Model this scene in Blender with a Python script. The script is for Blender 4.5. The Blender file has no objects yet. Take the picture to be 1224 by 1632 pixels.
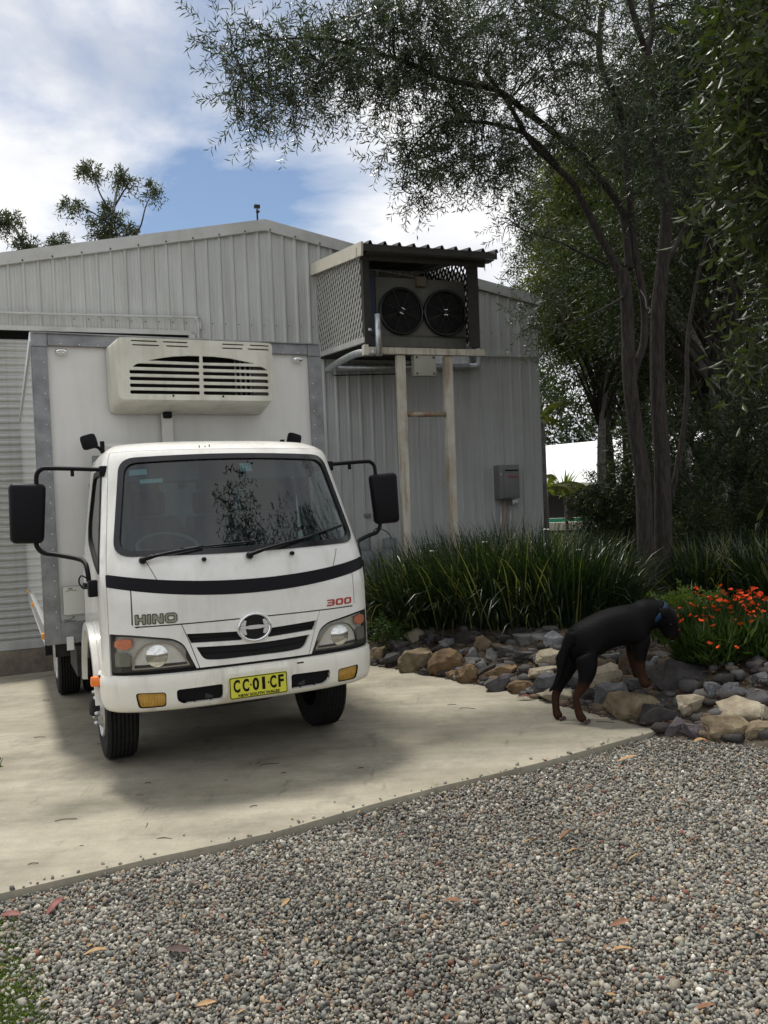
import bpy, bmesh, math, random
import numpy as np
from mathutils import Vector, Matrix, noise as mnoise
from mathutils.geometry import delaunay_2d_cdt
random.seed(7)
RNG = np.random.default_rng(11)
rad = math.radians
C = bpy.context.scene.collection
SC = bpy.context.scene

# ------------------------------------------------------------------ camera
PITCH, ROLL, CAMH = rad(1.535), rad(2.147), 1.7515
FWD = Vector((0, math.cos(PITCH), -math.sin(PITCH)))
UPV = Vector((0, math.sin(PITCH), math.cos(PITCH)))
RGT = Vector((1, 0, 0))
c_r = RGT * math.cos(ROLL) - UPV * math.sin(ROLL)
c_u = RGT * math.sin(ROLL) + UPV * math.cos(ROLL)
cam_d = bpy.data.cameras.new('camera')
cam = bpy.data.objects.new('camera', cam_d)
C.objects.link(cam)
mw = Matrix((c_r, c_u, -FWD)).transposed().to_4x4()
mw.translation = Vector((0, 0, CAMH))
cam.matrix_world = mw
cam_d.sensor_fit = 'VERTICAL'
cam_d.sensor_height = 36.0
cam_d.lens = 1315.0 / 1632.0 * 36.0
cam_d.clip_start, cam_d.clip_end = 0.05, 2000
SC.camera = cam

# ------------------------------------------------------------------ sky, sun, exposure
SUN_DIR = Vector((-0.25, 0.38, 1.0)).normalized()
SUN_EL = math.asin(SUN_DIR.z)
SUN_AZ = math.atan2(SUN_DIR.x, SUN_DIR.y)
world = bpy.data.worlds.new('World')
SC.world = world
world.use_nodes = True
wn, wl_ = world.node_tree.nodes, world.node_tree.links
wn.clear()
w_out = wn.new('ShaderNodeOutputWorld')
w_bg = wn.new('ShaderNodeBackground')
w_bg.inputs['Strength'].default_value = 0.098
w_sky = wn.new('ShaderNodeTexSky')
w_sky.sky_type = 'NISHITA'
w_sky.sun_disc = False
w_sky.sun_elevation = SUN_EL
w_sky.sun_rotation = SUN_AZ
w_sky.air_density = 1.0
w_sky.dust_density = 0.6
w_sky.ozone_density = 1.6
w_tc = wn.new('ShaderNodeTexCoord')
def wmap(loc, scale):
    m = wn.new('ShaderNodeMapping'); m.inputs['Location'].default_value = loc; m.inputs['Scale'].default_value = scale
    wl_.new(w_tc.outputs['Generated'], m.inputs['Vector']); return m
def wnoise(loc, scale, s, det, rough, dist=0.0):
    m = wmap(loc, scale); n = wn.new('ShaderNodeTexNoise')
    n.inputs['Scale'].default_value = s; n.inputs['Detail'].default_value = det
    n.inputs['Roughness'].default_value = rough; n.inputs['Distortion'].default_value = dist
    wl_.new(m.outputs['Vector'], n.inputs['Vector']); return n.outputs['Fac']
def wmath(op, a, b=None, clamp=False):
    n = wn.new('ShaderNodeMath'); n.operation = op; n.use_clamp = clamp
    for i, x in enumerate((a, b)):
        if x is None: continue
        if isinstance(x, (int, float)): n.inputs[i].default_value = x
        else: wl_.new(x, n.inputs[i])
    return n.outputs[0]
n_big = wnoise(SKY_LOC if 'SKY_LOC' in globals() else (3.1, 0.4, 1.7), (1.0, 1.0, 2.2), 2.2, 7.0, 0.56, 0.35)
n_shade = wnoise((8.2, 3.3, 0.2), (1.0, 1.0, 2.4), 3.4, 5.0, 0.5)
# blue gap: a hole in the cloud sheet in the direction of the low sky left of the ridge
w_dot = wn.new('ShaderNodeVectorMath'); w_dot.operation = 'DOT_PRODUCT'
w_dot.inputs[1].default_value = Vector((-0.20, 0.92, 0.37)).normalized()
w_nrm = wn.new('ShaderNodeVectorMath'); w_nrm.operation = 'NORMALIZE'
wl_.new(w_tc.outputs['Generated'], w_nrm.inputs[0]); wl_.new(w_nrm.outputs[0], w_dot.inputs[0])
gap = wn.new('ShaderNodeMapRange'); gap.inputs[1].default_value = 0.962; gap.inputs[2].default_value = 1.0
gap.inputs[3].default_value = 0.0; gap.inputs[4].default_value = 0.27
wl_.new(w_dot.outputs['Value'], gap.inputs[0])
cover = wmath('SUBTRACT', n_big, gap.outputs[0])
ramp = wn.new('ShaderNodeValToRGB')
ramp.color_ramp.elements[0].position = 0.20; ramp.color_ramp.elements[0].color = (0, 0, 0, 1)
ramp.color_ramp.elements[1].position = 0.385; ramp.color_ramp.elements[1].color = (1, 1, 1, 1)
wl_.new(cover, ramp.inputs[0])
cr2 = wn.new('ShaderNodeValToRGB')
cr2.color_ramp.elements[0].position = 0.34; cr2.color_ramp.elements[0].color = (5.6, 6.1, 7.1, 1)
cr2.color_ramp.elements[1].position = 0.58; cr2.color_ramp.elements[1].color = (9.9, 9.9, 10.0, 1)
wl_.new(n_shade, cr2.inputs[0])
w_mix = wn.new('ShaderNodeMix'); w_mix.data_type = 'RGBA'
wl_.new(ramp.outputs[0], w_mix.inputs['Factor'])
wl_.new(w_sky.outputs[0], w_mix.inputs['A'])
wl_.new(cr2.outputs[0], w_mix.inputs['B'])
wl_.new(w_mix.outputs['Result'], w_bg.inputs['Color'])
wl_.new(w_bg.outputs[0], w_out.inputs[0])

sun_d = bpy.data.lights.new('sun', 'SUN')
sun_d.energy = 3.6
sun_d.angle = rad(9.0)
sun_d.color = (1.0, 0.95, 0.87)
sun = bpy.data.objects.new('sun', sun_d)
C.objects.link(sun)
sun.location = (-8, 8, 20)
sun.rotation_euler = SUN_DIR.to_track_quat('Z', 'Y').to_euler()
SC.view_settings.view_transform = 'Standard'
SC.view_settings.look = 'None'
SC.view_settings.exposure = 0.12
SC.view_settings.gamma = 1.0
SC.view_settings.use_curve_mapping = False
try:
    SC.cycles.max_bounces = 8
    SC.cycles.transparent_max_bounces = 12
    SC.cycles.use_denoising = True
except Exception:
    pass

# ------------------------------------------------------------------ measuring helpers
def ray(px, py):
    return FWD + c_r * ((px - 612) / 1315.0) + c_u * (-(py - 816) / 1315.0)
def at(px, py, Y):
    r = ray(px, py); return Vector((0, 0, CAMH)) + r * (Y / r.y)
TX, TY, TYAW, TTILT = -0.825, 5.134, rad(24.72), rad(1.967)
TC_, TS_ = math.cos(TYAW), math.sin(TYAW)
def uv(x, y):
    dx, dy = x - TX, y - TY
    return dx * TC_ + dy * TS_, -dx * TS_ + dy * TC_
def xy(u, v):
    return TX + u * TC_ - v * TS_, TY + u * TS_ + v * TC_
def sstep(a, b, x):
    t = np.clip((x - a) / (b - a), 0, 1); return t * t * (3 - 2 * t)
UB_V = [-12, -6.0, -2.6, -1.5, -0.64, 1.1, 3.0, 6.5, 12, 60]
UB_U = [14.0, 7.8, 4.3, 3.1, 2.61, 2.49, 2.06, 1.25, 0.2, 0.0]
def slab_z(x, y):
    u, v = uv(x, y)
    z = -math.tan(TTILT) * np.minimum(v, 14.0)
    return z - 0.27 * sstep(4.2, 6.9, v) * (1 - sstep(1.6, 3.2, u)) * (1 - sstep(8.0, 12.0, v))
def bank_d(x, y):
    u, v = uv(x, y)
    k = np.where(v > -1.0, 0.97, 0.68)
    return (u - np.interp(v, UB_V, UB_U)) * k
def T(x, y):
    d = bank_d(x, y)
    z = slab_z(x, y) + 0.36 * sstep(-0.05, 0.95, d)
    return z
def hit(px, py, f=T, y0=1.5, y1=60):
    r = ray(px, py); y = y0; st = 0.02
    while y < y1:
        p = Vector((0, 0, CAMH)) + r * (y / r.y)
        if p.z <= f(p.x, p.y): return p
        y += st; st = max(0.02, y * 0.002)
    return p

# ------------------------------------------------------------------ object helpers
def tag(o, label=None, cat=None, group=None, kind=None):
    if label: o['label'] = label
    if cat: o['category'] = cat
    if group: o['group'] = group
    if kind: o['kind'] = kind
    return o
def empty(name, loc=(0, 0, 0), rot=(0, 0, 0), label=None, cat=None, group=None, mat=None):
    o = bpy.data.objects.new(name, None); C.objects.link(o)
    o.empty_display_size = 0.1
    if mat is not None: o.matrix_world = mat
    else: o.location = loc; o.rotation_euler = rot
    return tag(o, label, cat, group)
def link(name, me, parent=None, loc=None, rot=None, scale=None):
    o = bpy.data.objects.new(name, me); C.objects.link(o)
    if parent is not None: o.parent = parent
    if loc is not None: o.location = loc
    if rot is not None: o.rotation_euler = rot
    if scale is not None: o.scale = scale
    return o
def mk(name, v, f, m, parent=None, smooth=False, loc=None, rot=None):
    me = bpy.data.meshes.new(name)
    me.from_pydata([tuple(p) for p in v], [], [tuple(q) for q in f])
    me.update()
    if m is not None: me.materials.append(m)
    if smooth:
        me.polygons.foreach_set('use_smooth', [True] * len(me.polygons))
    return link(name, me, parent, loc, rot)
class MB:
    def __init__(s): s.v, s.f = [], []
    def add(s, v, f):
        n = len(s.v); s.v += [tuple(p) for p in v]; s.f += [tuple(i + n for i in q) for q in f]; return s
    def box(s, c, d, rot=None, bev=0.0):
        hx, hy, hz = d[0] / 2, d[1] / 2, d[2] / 2
        if bev <= 0:
            v = [(x * hx, y * hy, z * hz) for x in (-1, 1) for y in (-1, 1) for z in (-1, 1)]
            f = [(0, 1, 3, 2), (4, 6, 7, 5), (0, 4, 5, 1), (2, 3, 7, 6), (0, 2, 6, 4), (1, 5, 7, 3)]
        else:
            bm = bmesh.new(); bmesh.ops.create_cube(bm, size=1.0)
            for q in bm.verts: q.co = Vector((q.co.x * d[0], q.co.y * d[1], q.co.z * d[2]))
            bmesh.ops.bevel(bm, geom=list(bm.edges), offset=bev, segments=2, affect='EDGES', profile=0.6)
            bm.verts.index_update()
            v = [tuple(q.co) for q in bm.verts]; f = [tuple(q.index for q in p.verts) for p in bm.faces]; bm.free()
        if rot is not None:
            M = rot if isinstance(rot, Matrix) else Matrix.Rotation(rot, 3, 'Z')
            v = [M @ Vector(p) for p in v]
        return s.add([(p[0] + c[0], p[1] + c[1], p[2] + c[2]) for p in v], f)
    def bar(s, a, b, w, h=None, up=(0, 0, 1)):
        a, b = Vector(a), Vector(b); h = h or w; d = (b - a); L = d.length; d.normalize()
        x = d.cross(Vector(up))
        if x.length < 1e-4: x = d.cross(Vector((0, 1, 0)))
        x.normalize(); z = x.cross(d)
        v = [a + d * (t * L) + x * (i * w / 2) + z * (j * h / 2) for t in (0, 1) for i in (-1, 1) for j in (-1, 1)]
        return s.add(v, [(0, 1, 3, 2), (4, 6, 7, 5), (0, 4, 5, 1), (2, 3, 7, 6), (0, 2, 6, 4), (1, 5, 7, 3)])
    def tube(s, pts, r, n=8, cap=True):
        P = [Vector(p) for p in pts]; R = r if isinstance(r, (list, tuple, np.ndarray)) else [r] * len(P)
        v = []; up = None
        for i, p in enumerate(P):
            d = (P[min(i + 1, len(P) - 1)] - P[max(i - 1, 0)]).normalized()
            if up is None:
                up = d.orthogonal().normalized()
            up = (up - d * up.dot(d))
            if up.length < 1e-5: up = d.orthogonal()
            up.normalize(); w = d.cross(up)
            for k in range(n):
                a = 2 * math.pi * k / n
                v.append(p + (up * math.cos(a) + w * math.sin(a)) * R[i])
        f = [(i * n + k, i * n + (k + 1) % n, (i + 1) * n + (k + 1) % n, (i + 1) * n + k) for i in range(len(P) - 1) for k in range(n)]
        if cap: f += [tuple(range(n - 1, -1, -1)), tuple(range((len(P) - 1) * n, len(P) * n))]
        return s.add(v, f)
    def lathe(s, prof, c=(0, 0, 0), axis='Z', n=24, cap=True):
        v = []
        for r, h in prof:
            for k in range(n):
                a = 2 * math.pi * k / n; p = (r * math.cos(a), r * math.sin(a), h)
                if axis == 'X': p = (p[2], p[0], p[1])
                if axis == 'Y': p = (p[0], p[2], p[1])
                v.append((p[0] + c[0], p[1] + c[1], p[2] + c[2]))
        m = len(prof)
        f = [(i * n + k, i * n + (k + 1) % n, (i + 1) * n + (k + 1) % n, (i + 1) * n + k) for i in range(m - 1) for k in range(n)]
        if cap: f += [tuple(range(n - 1, -1, -1)), tuple(range((m - 1) * n, m * n))]
        return s.add(v, f)
    def build(s, name, m, parent=None, smooth=False, loc=None, rot=None):
        o = mk(name, s.v, s.f, m, parent, smooth, loc, rot)
        if smooth and smooth != True:
            o.data.set_sharp_from_angle(angle=rad(smooth))
        return o
def fixn(o):
    bm = bmesh.new(); bm.from_mesh(o.data); bmesh.ops.recalc_face_normals(bm, faces=bm.faces); bm.to_mesh(o.data); bm.free(); return o
def bez(pts, n=6):
    """smooth polyline through pts (Catmull-Rom)"""
    P = [Vector(p) for p in pts]; out = []
    for i in range(len(P) - 1):
        a, b = P[max(i - 1, 0)], P[i]; c, d = P[i + 1], P[min(i + 2, len(P) - 1)]
        for k in range(n):
            t = k / n
            out.append(0.5 * ((2 * b) + (c - a) * t + (2 * a - 5 * b + 4 * c - d) * t * t + (3 * b - a - 3 * c + d) * t ** 3))
    out.append(P[-1]); return out

# ------------------------------------------------------------------ materials
def mat(name, col, rough=0.6, metal=0.0, var=0.0, vscale=6.0, bump=0.0, bscale=40.0, spec=0.5, col2=None, det=4.0, coat=0.0, rv=0.0):
    m = bpy.data.materials.new(name); m.use_nodes = True
    nt = m.node_tree; N, L = nt.nodes, nt.links
    b = N['Principled BSDF']
    b.inputs['Base Color'].default_value = (*col, 1); b.inputs['Roughness'].default_value = rough
    b.inputs['Metallic'].default_value = metal; b.inputs['Specular IOR Level'].default_value = spec
    if coat: b.inputs['Coat Weight'].default_value = coat; b.inputs['Coat Roughness'].default_value = 0.08
    tc = N.new('ShaderNodeTexCoord')
    if var > 0 or col2:
        n = N.new('ShaderNodeTexNoise'); n.inputs['Scale'].default_value = vscale; n.inputs['Detail'].default_value = det
        n.inputs['Roughness'].default_value = 0.62
        L.new(tc.outputs['Object'], n.inputs['Vector'])
        r = N.new('ShaderNodeValToRGB'); r.color_ramp.elements[0].position = 0.35; r.color_ramp.elements[1].position = 0.66
        c2 = col2 or tuple(x * (1 - var) for x in col); c1 = col if col2 else tuple(min(1, x * (1 + var * 0.6)) for x in col)
        r.color_ramp.elements[0].color = (*c2, 1); r.color_ramp.elements[1].color = (*c1, 1)
        L.new(n.outputs['Fac'], r.inputs[0]); L.new(r.outputs[0], b.inputs['Base Color'])
        if rv:
            mr = N.new('ShaderNodeMapRange'); mr.inputs[3].default_value = rough + rv; mr.inputs[4].default_value = max(0.02, rough - rv)
            L.new(n.outputs['Fac'], mr.inputs[0]); L.new(mr.outputs[0], b.inputs['Roughness'])
    if bump > 0:
        n2 = N.new('ShaderNodeTexNoise'); n2.inputs['Scale'].default_value = bscale; n2.inputs['Detail'].default_value = 5.0
        L.new(tc.outputs['Object'], n2.inputs['Vector'])
        bp = N.new('ShaderNodeBump'); bp.inputs['Strength'].default_value = 1.0; bp.inputs['Distance'].default_value = bump
        L.new(n2.outputs['Fac'], bp.inputs['Height']); L.new(bp.outputs[0], b.inputs['Normal'])
    return m
def glass(name, tint=(0.75, 0.85, 0.82), ior=1.5, rough=0.0, extra=0.0, dirt=0.0):
    m = bpy.data.materials.new(name); m.use_nodes = True
    N, L = m.node_tree.nodes, m.node_tree.links; N.clear()
    o = N.new('ShaderNodeOutputMaterial'); t = N.new('ShaderNodeBsdfTransparent'); t.inputs[0].default_value = (*tint, 1)
    g = N.new('ShaderNodeBsdfGlossy'); g.inputs['Roughness'].default_value = rough
    f = N.new('ShaderNodeFresnel'); ge = N.new('ShaderNodeNewGeometry'); im = N.new('ShaderNodeMapRange')
    im.inputs[3].default_value = ior; im.inputs[4].default_value = 1.0 / ior     # a thin pane reflects alike from both sides
    L.new(ge.outputs['Backfacing'], im.inputs[0]); L.new(im.outputs[0], f.inputs['IOR'])
    a = N.new('ShaderNodeMath'); a.operation = 'ADD'; a.inputs[1].default_value = extra; a.use_clamp = True
    L.new(f.outputs[0], a.inputs[0])
    x = N.new('ShaderNodeMixShader'); L.new(a.outputs[0], x.inputs[0]); L.new(t.outputs[0], x.inputs[1]); L.new(g.outputs[0], x.inputs[2])
    last = x
    if dirt:
        d = N.new('ShaderNodeBsdfDiffuse'); d.inputs[0].default_value = (0.45, 0.44, 0.4, 1)
        n = N.new('ShaderNodeTexNoise'); n.inputs['Scale'].default_value = 3.5; n.inputs['Detail'].default_value = 6
        mr = N.new('ShaderNodeMapRange'); mr.inputs[1].default_value = 0.4; mr.inputs[2].default_value = 0.75; mr.inputs[3].default_value = dirt * 0.3; mr.inputs[4].default_value = dirt
        tc = N.new('ShaderNodeTexCoord'); L.new(tc.outputs['Object'], n.inputs['Vector']); L.new(n.outputs['Fac'], mr.inputs[0])
        y = N.new('ShaderNodeMixShader'); L.new(mr.outputs[0], y.inputs[0]); L.new(x.outputs[0], y.inputs[1]); L.new(d.outputs[0], y.inputs[2]); last = y
    L.new(last.outputs[0], o.inputs[0]); return m
def leafmat(name, c1, c2, c3=None, rough=0.45, trans=0.35, scale=0.9, spec=0.4):
    """foliage: colour by the per-leaf random attribute, some light through the blade"""
    m = bpy.data.materials.new(name); m.use_nodes = True
    N, L = m.node_tree.nodes, m.node_tree.links; N.clear()
    o = N.new('ShaderNodeOutputMaterial')
    at_ = N.new('ShaderNodeAttribute'); at_.attribute_name = 'rnd'
    r = N.new('ShaderNodeValToRGB'); r.color_ramp.elements[0].color = (*c1, 1); r.color_ramp.elements[1].color = (*c2, 1)
    if c3: e = r.color_ramp.elements.new(0.93); e.color = (*c2, 1); r.color_ramp.elements[-1].color = (*c3, 1)
    L.new(at_.outputs['Fac'], r.inputs[0])
    b = N.new('ShaderNodeBsdfPrincipled'); b.inputs['Roughness'].default_value = rough; b.inputs['Specular IOR Level'].default_value = spec
    L.new(r.outputs[0], b.inputs['Base Color'])
    t = N.new('ShaderNodeBsdfTranslucent')
    g = N.new('ShaderNodeMix'); g.data_type = 'RGBA'; g.blend_type = 'MULTIPLY'; g.inputs['Factor'].default_value = 1.0
    g.inputs['B'].default_value = (1.0, 1.15, 0.45, 1); L.new(r.outputs[0], g.inputs['A']); L.new(g.outputs['Result'], t.inputs[0])
    x = N.new('ShaderNodeMixShader'); x.inputs[0].default_value = trans
    L.new(b.outputs[0], x.inputs[1]); L.new(t.outputs[0], x.inputs[2]); L.new(x.outputs[0], o.inputs[0]); return m
def attrmat(name, rough=0.8, spec=0.3, bump=0.0, bscale=60, mul=1.0):
    m = bpy.data.materials.new(name); m.use_nodes = True
    N, L = m.node_tree.nodes, m.node_tree.links; b = N['Principled BSDF']
    a = N.new('ShaderNodeAttribute'); a.attribute_name = 'col'
    n = N.new('ShaderNodeTexNoise'); n.inputs['Scale'].default_value = bscale; n.inputs['Detail'].default_value = 4
    tc = N.new('ShaderNodeTexCoord'); L.new(tc.outputs['Object'], n.inputs['Vector'])
    mr = N.new('ShaderNodeMapRange'); mr.inputs[1].default_value = 0.3; mr.inputs[2].default_value = 0.7; mr.inputs[3].default_value = 0.75 * mul; mr.inputs[4].default_value = 1.2 * mul
    L.new(n.outputs['Fac'], mr.inputs[0])
    x = N.new('ShaderNodeMix'); x.data_type = 'RGBA'; x.blend_type = 'MULTIPLY'; x.inputs['Factor'].default_value = 1
    L.new(a.outputs['Color'], x.inputs['A']); L.new(mr.outputs[0], x.inputs['B']); L.new(x.outputs['Result'], b.inputs['Base Color'])
    b.inputs['Roughness'].default_value = rough; b.inputs['Specular IOR Level'].default_value = spec
    if bump:
        bp = N.new('ShaderNodeBump'); bp.inputs['Distance'].default_value = bump; L.new(n.outputs['Fac'], bp.inputs['Height']); L.new(bp.outputs[0], b.inputs['Normal'])
    return m

M = {}
M['paint'] = mat('white_paint', (0.80, 0.795, 0.75), 0.28, var=0.09, vscale=2.5, coat=0.5, rv=0.08)
M['badge_chrome'] = mat('badge_chrome', (.72, .73, .74), .25, .45)
M['paint_low'] = mat('bumper_paint', (0.80, 0.785, 0.70), 0.38, var=0.07, vscale=3.5, coat=0.3)
M['box_white'] = mat('box_panel', (0.72, 0.715, 0.68), 0.35, var=0.07, vscale=1.6, rv=0.08)
M['box_side'] = mat('box_side_gloss', (0.78, 0.79, 0.79), 0.07, spec=0.8)
M['alu'] = mat('aluminium', (0.25, 0.255, 0.26), 0.45, 0.55, var=0.25, vscale=9, bump=0.0006, bscale=30)
M['alu_light'] = mat('aluminium_light', (0.68, 0.69, 0.69), 0.3, 0.85, var=0.15, vscale=8)
M['reefer'] = mat('cream_plastic', (0.66, 0.65, 0.56), 0.5, var=0.10, vscale=4, bump=0.0004, bscale=120)
M['black'] = mat('black_plastic', (0.006, 0.006, 0.008), 0.5, spec=.16)
M['black_gloss'] = mat('black_gloss', (0.009, 0.009, 0.011), 0.18)
M['rubber'] = mat('rubber', (0.014, 0.014, 0.014), 0.75, spec=.2, var=0.35, vscale=20)
M['dark'] = mat('dark_void', (0.01, 0.01, 0.01), 0.9)
M['chassis'] = mat('chassis', (0.025, 0.024, 0.022), 0.8, var=0.5, vscale=10)
M['chrome'] = mat('chrome', (0.85, 0.86, 0.87), 0.09, 1.0)
M['steel'] = mat('steel_rim', (0.45, 0.45, 0.44), 0.35, 0.7, var=0.3, vscale=15)
M['headlamp'] = mat('headlamp_reflector', (0.74, 0.74, 0.71), 0.25, 0.25, var=0.15, vscale=12)
M['headbase'] = mat('headlamp_body', (0.58, 0.58, 0.54), 0.35, 0.15, var=0.2, vscale=12)
M['lens'] = glass('lens_glass', (0.95, 0.95, 0.92), 1.45, 0.05, 0.02, 0.10)
M['wind'] = glass('windscreen_glass', (0.32, 0.44, 0.47), 1.58, 0.0, 0.02, 0.006)
M['sideglass'] = glass('side_glass', (0.50, 0.60, 0.58), 1.52, 0.0, 0.03, 0.04)
M['amber'] = mat('amber_lens', (0.75, 0.30, 0.03), 0.25, spec=0.7)
M['amber_dull'] = mat('fog_lens', (0.46, 0.26, 0.035), 0.3, spec=0.7, var=0.2, vscale=30)
M['orange'] = mat('orange_lens', (0.85, 0.20, 0.02), 0.22, spec=0.7)
M['red_lens'] = mat('indicator_lens', (0.62, 0.19, 0.10), 0.25, spec=0.7, var=0.2, vscale=60)
M['plate_y'] = mat('plate_yellow', (0.62, 0.60, 0.045), 0.4)
M['badge_g'] = mat('badge_green_grey', (0.09, 0.095, 0.06), 0.4, 0.3)
M['badge_l'] = mat('badge_face', (0.34, 0.35, 0.27), 0.3, 0.6)
M['red'] = mat('badge_red', (0.40, 0.035, 0.02), 0.35)
M['seat'] = mat('seat_cloth', (0.10, 0.105, 0.11), 0.85, var=0.2)
M['dash'] = mat('dash_plastic', (0.30, 0.33, 0.32), 0.55, var=0.1)
M['trim'] = mat('cab_trim', (0.26, 0.28, 0.28), 0.7)
M['paper'] = mat('paper', (0.62, 0.62, 0.56), 0.7)
M['sticker'] = mat('sticker', (0.50, 0.62, 0.58), 0.5)
M['shed'] = mat('shed_cladding', (0.51, 0.525, 0.51), 0.55, var=0.07, vscale=1.2, spec=0.35)
M['shed_trim'] = mat('shed_flashing', (0.50, 0.51, 0.49), 0.5, var=0.06, vscale=2)
M['slat'] = mat('roller_slat', (0.45, 0.46, 0.44), 0.42, var=0.08, vscale=3)
M['galv'] = mat('galvanised', (0.58, 0.60, 0.61), 0.33, 0.7, var=0.2, vscale=14)
M['post'] = mat('cream_post', (0.62, 0.60, 0.52), 0.6, var=0.18, vscale=3, col2=(0.47, 0.42, 0.33))
M['rusty'] = mat('rusty_pipe', (0.42, 0.37, 0.28), 0.65, col2=(0.24, 0.12, 0.06), vscale=9)
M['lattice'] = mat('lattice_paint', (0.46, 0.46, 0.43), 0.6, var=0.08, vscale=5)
M['barge'] = mat('barge_cream', (0.62, 0.59, 0.48), 0.5, var=0.08)
M['darkroof'] = mat('dark_roofing', (0.045, 0.042, 0.036), 0.6, var=0.25)
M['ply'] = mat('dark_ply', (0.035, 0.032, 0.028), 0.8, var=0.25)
M['cond'] = mat('condenser_casing', (0.13, 0.13, 0.115), 0.6, var=0.15)
M['blue_dark'] = mat('blue_panel', (0.02, 0.035, 0.07), 0.5)
M['jbox'] = mat('junction_box', (0.36, 0.35, 0.29), 0.55, var=0.08)
M['heater'] = mat('heater_case', (0.20, 0.20, 0.20), 0.45, var=0.08)
M['gas'] = mat('gas_grey', (0.20, 0.215, 0.22), 0.5, var=0.2, vscale=6)
M['copper'] = mat('copper_pipe', (0.42, 0.22, 0.13), 0.45, 0.6)
M['bark'] = mat('bark', (0.058, 0.049, 0.041), 0.95, col2=(0.018, 0.014, 0.012), vscale=14, bump=0.03, bscale=22)
M['bark_grey'] = mat('pale_bark', (0.30, 0.29, 0.27), 0.9, col2=(0.16, 0.15, 0.135), vscale=8, bump=0.006, bscale=20)
M['twig'] = mat('twig_bark', (0.05, 0.038, 0.028), 0.9)
M['leaf_main'] = leafmat('leaf_main', (0.026, 0.042, 0.022), (0.078, 0.105, 0.046), (0.13, 0.13, 0.05), 0.33, 0.25, spec=.6)
M['leaf_right'] = leafmat('leaf_right', (0.028, 0.042, 0.016), (0.068, 0.088, 0.028), (0.13, 0.11, 0.03), 0.42, 0.3)
M['leaf_bg'] = leafmat('leaf_bg', (0.018, 0.030, 0.013), (0.055, 0.075, 0.024), (0.10, 0.11, 0.03), 0.5, 0.3)
M['leaf_olive'] = leafmat('leaf_olive', (0.070, 0.085, 0.020), (0.165, 0.180, 0.045), (0.19, 0.19, 0.06), 0.5, 0.45)
M['leaf_gum'] = leafmat('leaf_gum', (0.045, 0.060, 0.032), (0.10, 0.115, 0.06), (0.15, 0.12, 0.05), 0.5, 0.3)
M['leaf_strap'] = leafmat('leaf_strap', (0.010, 0.022, 0.009), (0.030, 0.050, 0.018), (0.20, 0.20, 0.07), 0.35, 0.25)
M['leaf_bright'] = leafmat('leaf_bright', (0.07, 0.12, 0.02), (0.20, 0.26, 0.05), (0.28, 0.30, 0.08), 0.5, 0.45)
M['leaf_grass'] = leafmat('leaf_grass', (0.035, 0.075, 0.015), (0.085, 0.14, 0.03), (0.20, 0.17, 0.07), 0.5, 0.35)
M['dead'] = mat('dead_leaf', (0.20, 0.085, 0.035), 0.7, var=0.4, vscale=30)
M['dead_tan'] = mat('dead_leaf_tan', (0.36, 0.22, 0.09), 0.7, var=0.3, vscale=30)
M['dead_red'] = mat('dead_leaf_red', (0.17, 0.035, 0.024), 0.6, var=0.3, vscale=30)
M['dead_dark'] = mat('dead_leaf_dark', (0.06, 0.03, 0.025), 0.7, var=0.3, vscale=30)
M['flower'] = mat('orange_petal', (0.80, 0.085, 0.015), 0.5, spec=0.2)
M['white_petal'] = mat('white_petal', (0.8, 0.8, 0.75), 0.6)

def streak(m, lo, sc=(9, 9, .5), p0=.36, p1=.55, col=(.45, .40, .32)):
    """dirt that ran down the sheet: long vertical noise multiplied into the colour"""
    N, L = m.node_tree.nodes, m.node_tree.links; b = N['Principled BSDF']; src = b.inputs['Base Color'].links[0].from_socket if b.inputs['Base Color'].links else None
    tc = N.new('ShaderNodeTexCoord'); mp = N.new('ShaderNodeMapping'); mp.inputs['Scale'].default_value = sc; L.new(tc.outputs['Object'], mp.inputs['Vector'])
    n = N.new('ShaderNodeTexNoise'); n.inputs['Scale'].default_value = 1.0; n.inputs['Detail'].default_value = 6; n.inputs['Roughness'].default_value = .65; L.new(mp.outputs[0], n.inputs['Vector'])
    mr = N.new('ShaderNodeMapRange'); mr.inputs[1].default_value = p0; mr.inputs[2].default_value = p1; mr.inputs[3].default_value = lo; mr.inputs[4].default_value = 0.0
    L.new(n.outputs['Fac'], mr.inputs[0]); x = N.new('ShaderNodeMix'); x.data_type = 'RGBA'; x.blend_type = 'MULTIPLY'; L.new(mr.outputs[0], x.inputs['Factor'])
    if src: L.new(src, x.inputs['A'])
    else: x.inputs['A'].default_value = b.inputs['Base Color'].default_value
    x.inputs['B'].default_value = (*col, 1); L.new(x.outputs['Result'], b.inputs['Base Color'])
streak(M['shed'], .25); streak(M['shed_trim'], .3, (3, 9, 3)); streak(M['box_white'], .14, (6, 6, .5)); streak(M['slat'], .4, (5, 5, .6)); streak(M['reefer'], .3, (7, 7, .8))
streak(M['paint_low'], .5, (5, 5, 1.2), .34, .5); streak(M['paint'], .28, (5, 5, .9), .33, .50); streak(M['post'], .6, (14, 14, 1.2), .38, .5, (.50, .36, .22))

def fissured(m, sc=(1, 1, .16)):
    N, L = m.node_tree.nodes, m.node_tree.links
    tc = [n for n in N if n.type == 'TEX_COORD'][0]; mp = N.new('ShaderNodeMapping'); mp.inputs['Scale'].default_value = sc
    for l in list(tc.outputs['Object'].links):
        t = l.to_socket; L.remove(l); L.new(mp.outputs[0], t)
    L.new(tc.outputs['Object'], mp.inputs['Vector'])
    for n in N:
        if n.type == 'TEX_NOISE': n.inputs['Scale'].default_value *= 2.6
fissured(M['bark']); fissured(M['bark_grey'], (1, 1, .5))

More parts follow.
